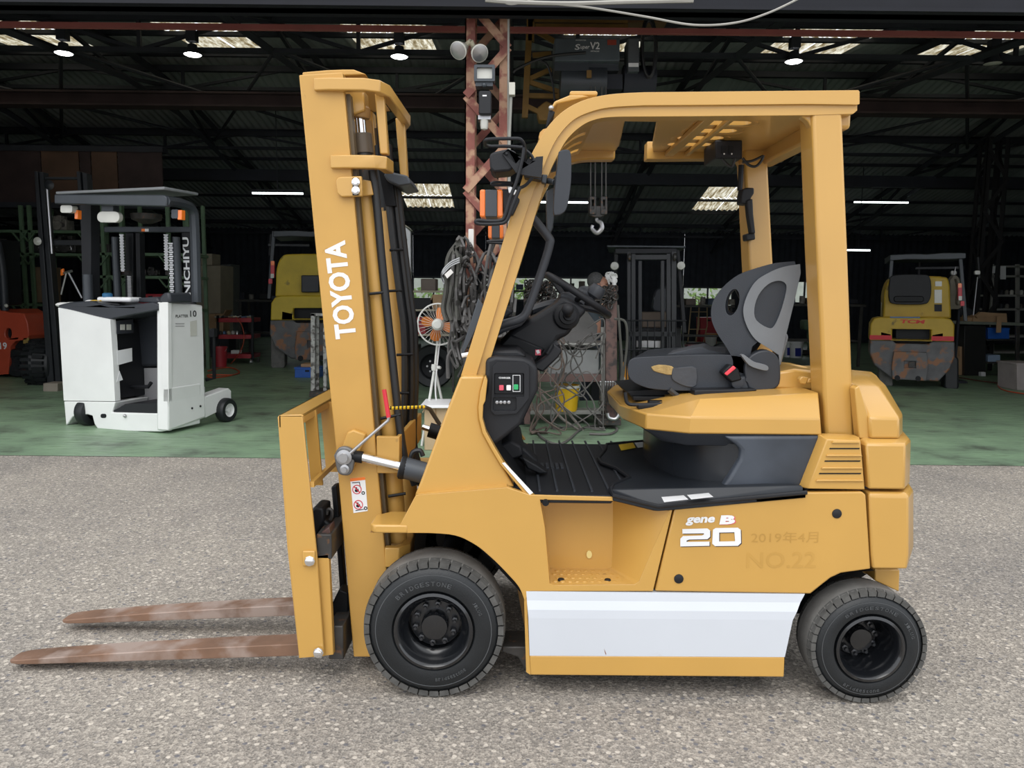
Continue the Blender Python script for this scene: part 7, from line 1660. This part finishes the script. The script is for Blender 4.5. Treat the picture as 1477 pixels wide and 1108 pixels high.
for i, (x, y) in enumerate(((1438, 425), (1445, 425), (1452, 425), (1459, 425), (1436, 445), (1444, 445), (1452, 445), (1473, 425), (1473, 445))):
    c = W(x, y, Ys+.15); MB().lathe([(0, 0), (.04, 0), (.04, .07), (.025, .10), (0, .10)], c, (0, 0, 1), 12).build('jar', [IRON, DKS, GM2, GLASSY][i % 4], label='small jar, %s from the left on the %s board of the right shelf rack' % (['first', 'second', 'third', 'fourth', 'first', 'second', 'third', 'fifth', 'fourth'][i], 'third' if y == 425 else 'fourth'), cat='jar', group='jars on the right shelf rack')

o = root('jacket', 'beige work jacket hanging in the dark beside the forklift', 'jacket', W(1378, 400, 13.2))
JK = mat('beige_jacket', (.28, .25, .20), .9, var=.15, bump=.5, bscale=20)
PX('torso', ccr([(1371, 404), (1375, 398), (1380, 397), (1386, 406), (1389, 425), (1387, 444), (1376, 446), (1368, 444), (1370, 420), (1371, 404)], 2), 13.2, 13.2, 13.3, JK, o, .02); PX('sleeve', ccr([(1380, 402), (1386, 408), (1389, 428), (1386, 440), (1381, 438), (1383, 420), (1380, 402)], 2), 13.2, 13.12, 13.2, JK, o, .02)
MB().tube([W(1376, 398, 13.25), W(1378, 388, 13.25), W(1379, 385, 13.25)], .008, 6).build('hanger_hook', STL, o)
o = root('coat_stand', 'dark coat stand carrying the beige jacket', 'stand', (W(1379, 500, 13.35).x, 13.35, 0)); xx_ = W(1379, 500, 13.35).x
MB().box((xx_-.02, 13.33, .004), (xx_+.02, 13.37, W(1379, 384, 13.35).z)).build('post', DKS, o); MB().lathe([(0, 0), (.22, 0), (.2, .03), (0, .03)], (xx_, 13.35, .004), (0, 0, 1), 16).build('base', DKS, o)
MB().tube([W(1404, 455, Ya+.3), W(1410, 400, Ya+.4)], .012, 6).build('steel_bar', STL, label='thin bright steel bar leaning upright behind the table', cat='bar')
PX('shovel_blade', ccr([(1386, 446), (1392, 443), (1402, 446), (1403, 453), (1394, 457), (1387, 453), (1386, 446)], 2), Ya, Ya+.3, Ya+.34, DGR, None, .01, label='dark rounded seat pad standing on the steel table', cat='pad')
# pale crate at the right edge and floor cables
Ye = gY(1470, 563)
boxthing('pallet_crate', 1467, 525, 1500, 563, Ye, .5, mat('pale_crate', (.35, .31, .30), .7), 'pale slatted crate cut off by the right edge', 'crate', handle=True, rim_=True)
MB().tube(cr([WZ(*p, .015) for p in ((1375, 543), (1410, 549), (1450, 554), (1480, 560), (1520, 560))], 6), .012, 6).build('floor_cable', mat('dark_red_cable', (.12, .04, .03), .6), label='dark cable on the floor right of the forklift tyre', cat='cable')
MB().tube(cr([WZ(*p, .015) for p in ((1477, 533), (1455, 540), (1440, 552), (1446, 562), (1477, 568), (1500, 569))], 6), .010, 6).build('floor_cable', mat('red_hose', (0, 0, 0)), label='thin reddish cable looping on the floor at the right edge', cat='cable')
MB().tube(cr([WZ(*p, .015) for p in ((1374, 537), (1385, 532), (1396, 533), (1398, 538))], 6), .010, 6).build('floor_cable', mat('red_hose', (0, 0, 0)), label='short orange cable on the floor under the steel table', cat='cable')
# drums and machine tool in the dark behind the rear pillar
Yz = gY(1168, 512); o = root('drill_press', 'small green bench machine behind the rear pillar', 'machine', W(1174, 512, Yz))
PX('column', rect(1166, 470, 1173, 508), Yz, Yz, Yz+.1, GRS, o); PX('head', rrect(1160, 462, 1178, 476, 3), Yz, Yz-.1, Yz+.2, GRS, o); PX('base', rect(1156, 505, 1182, 512), Yz, Yz-.1, Yz+.4, IRON, o)
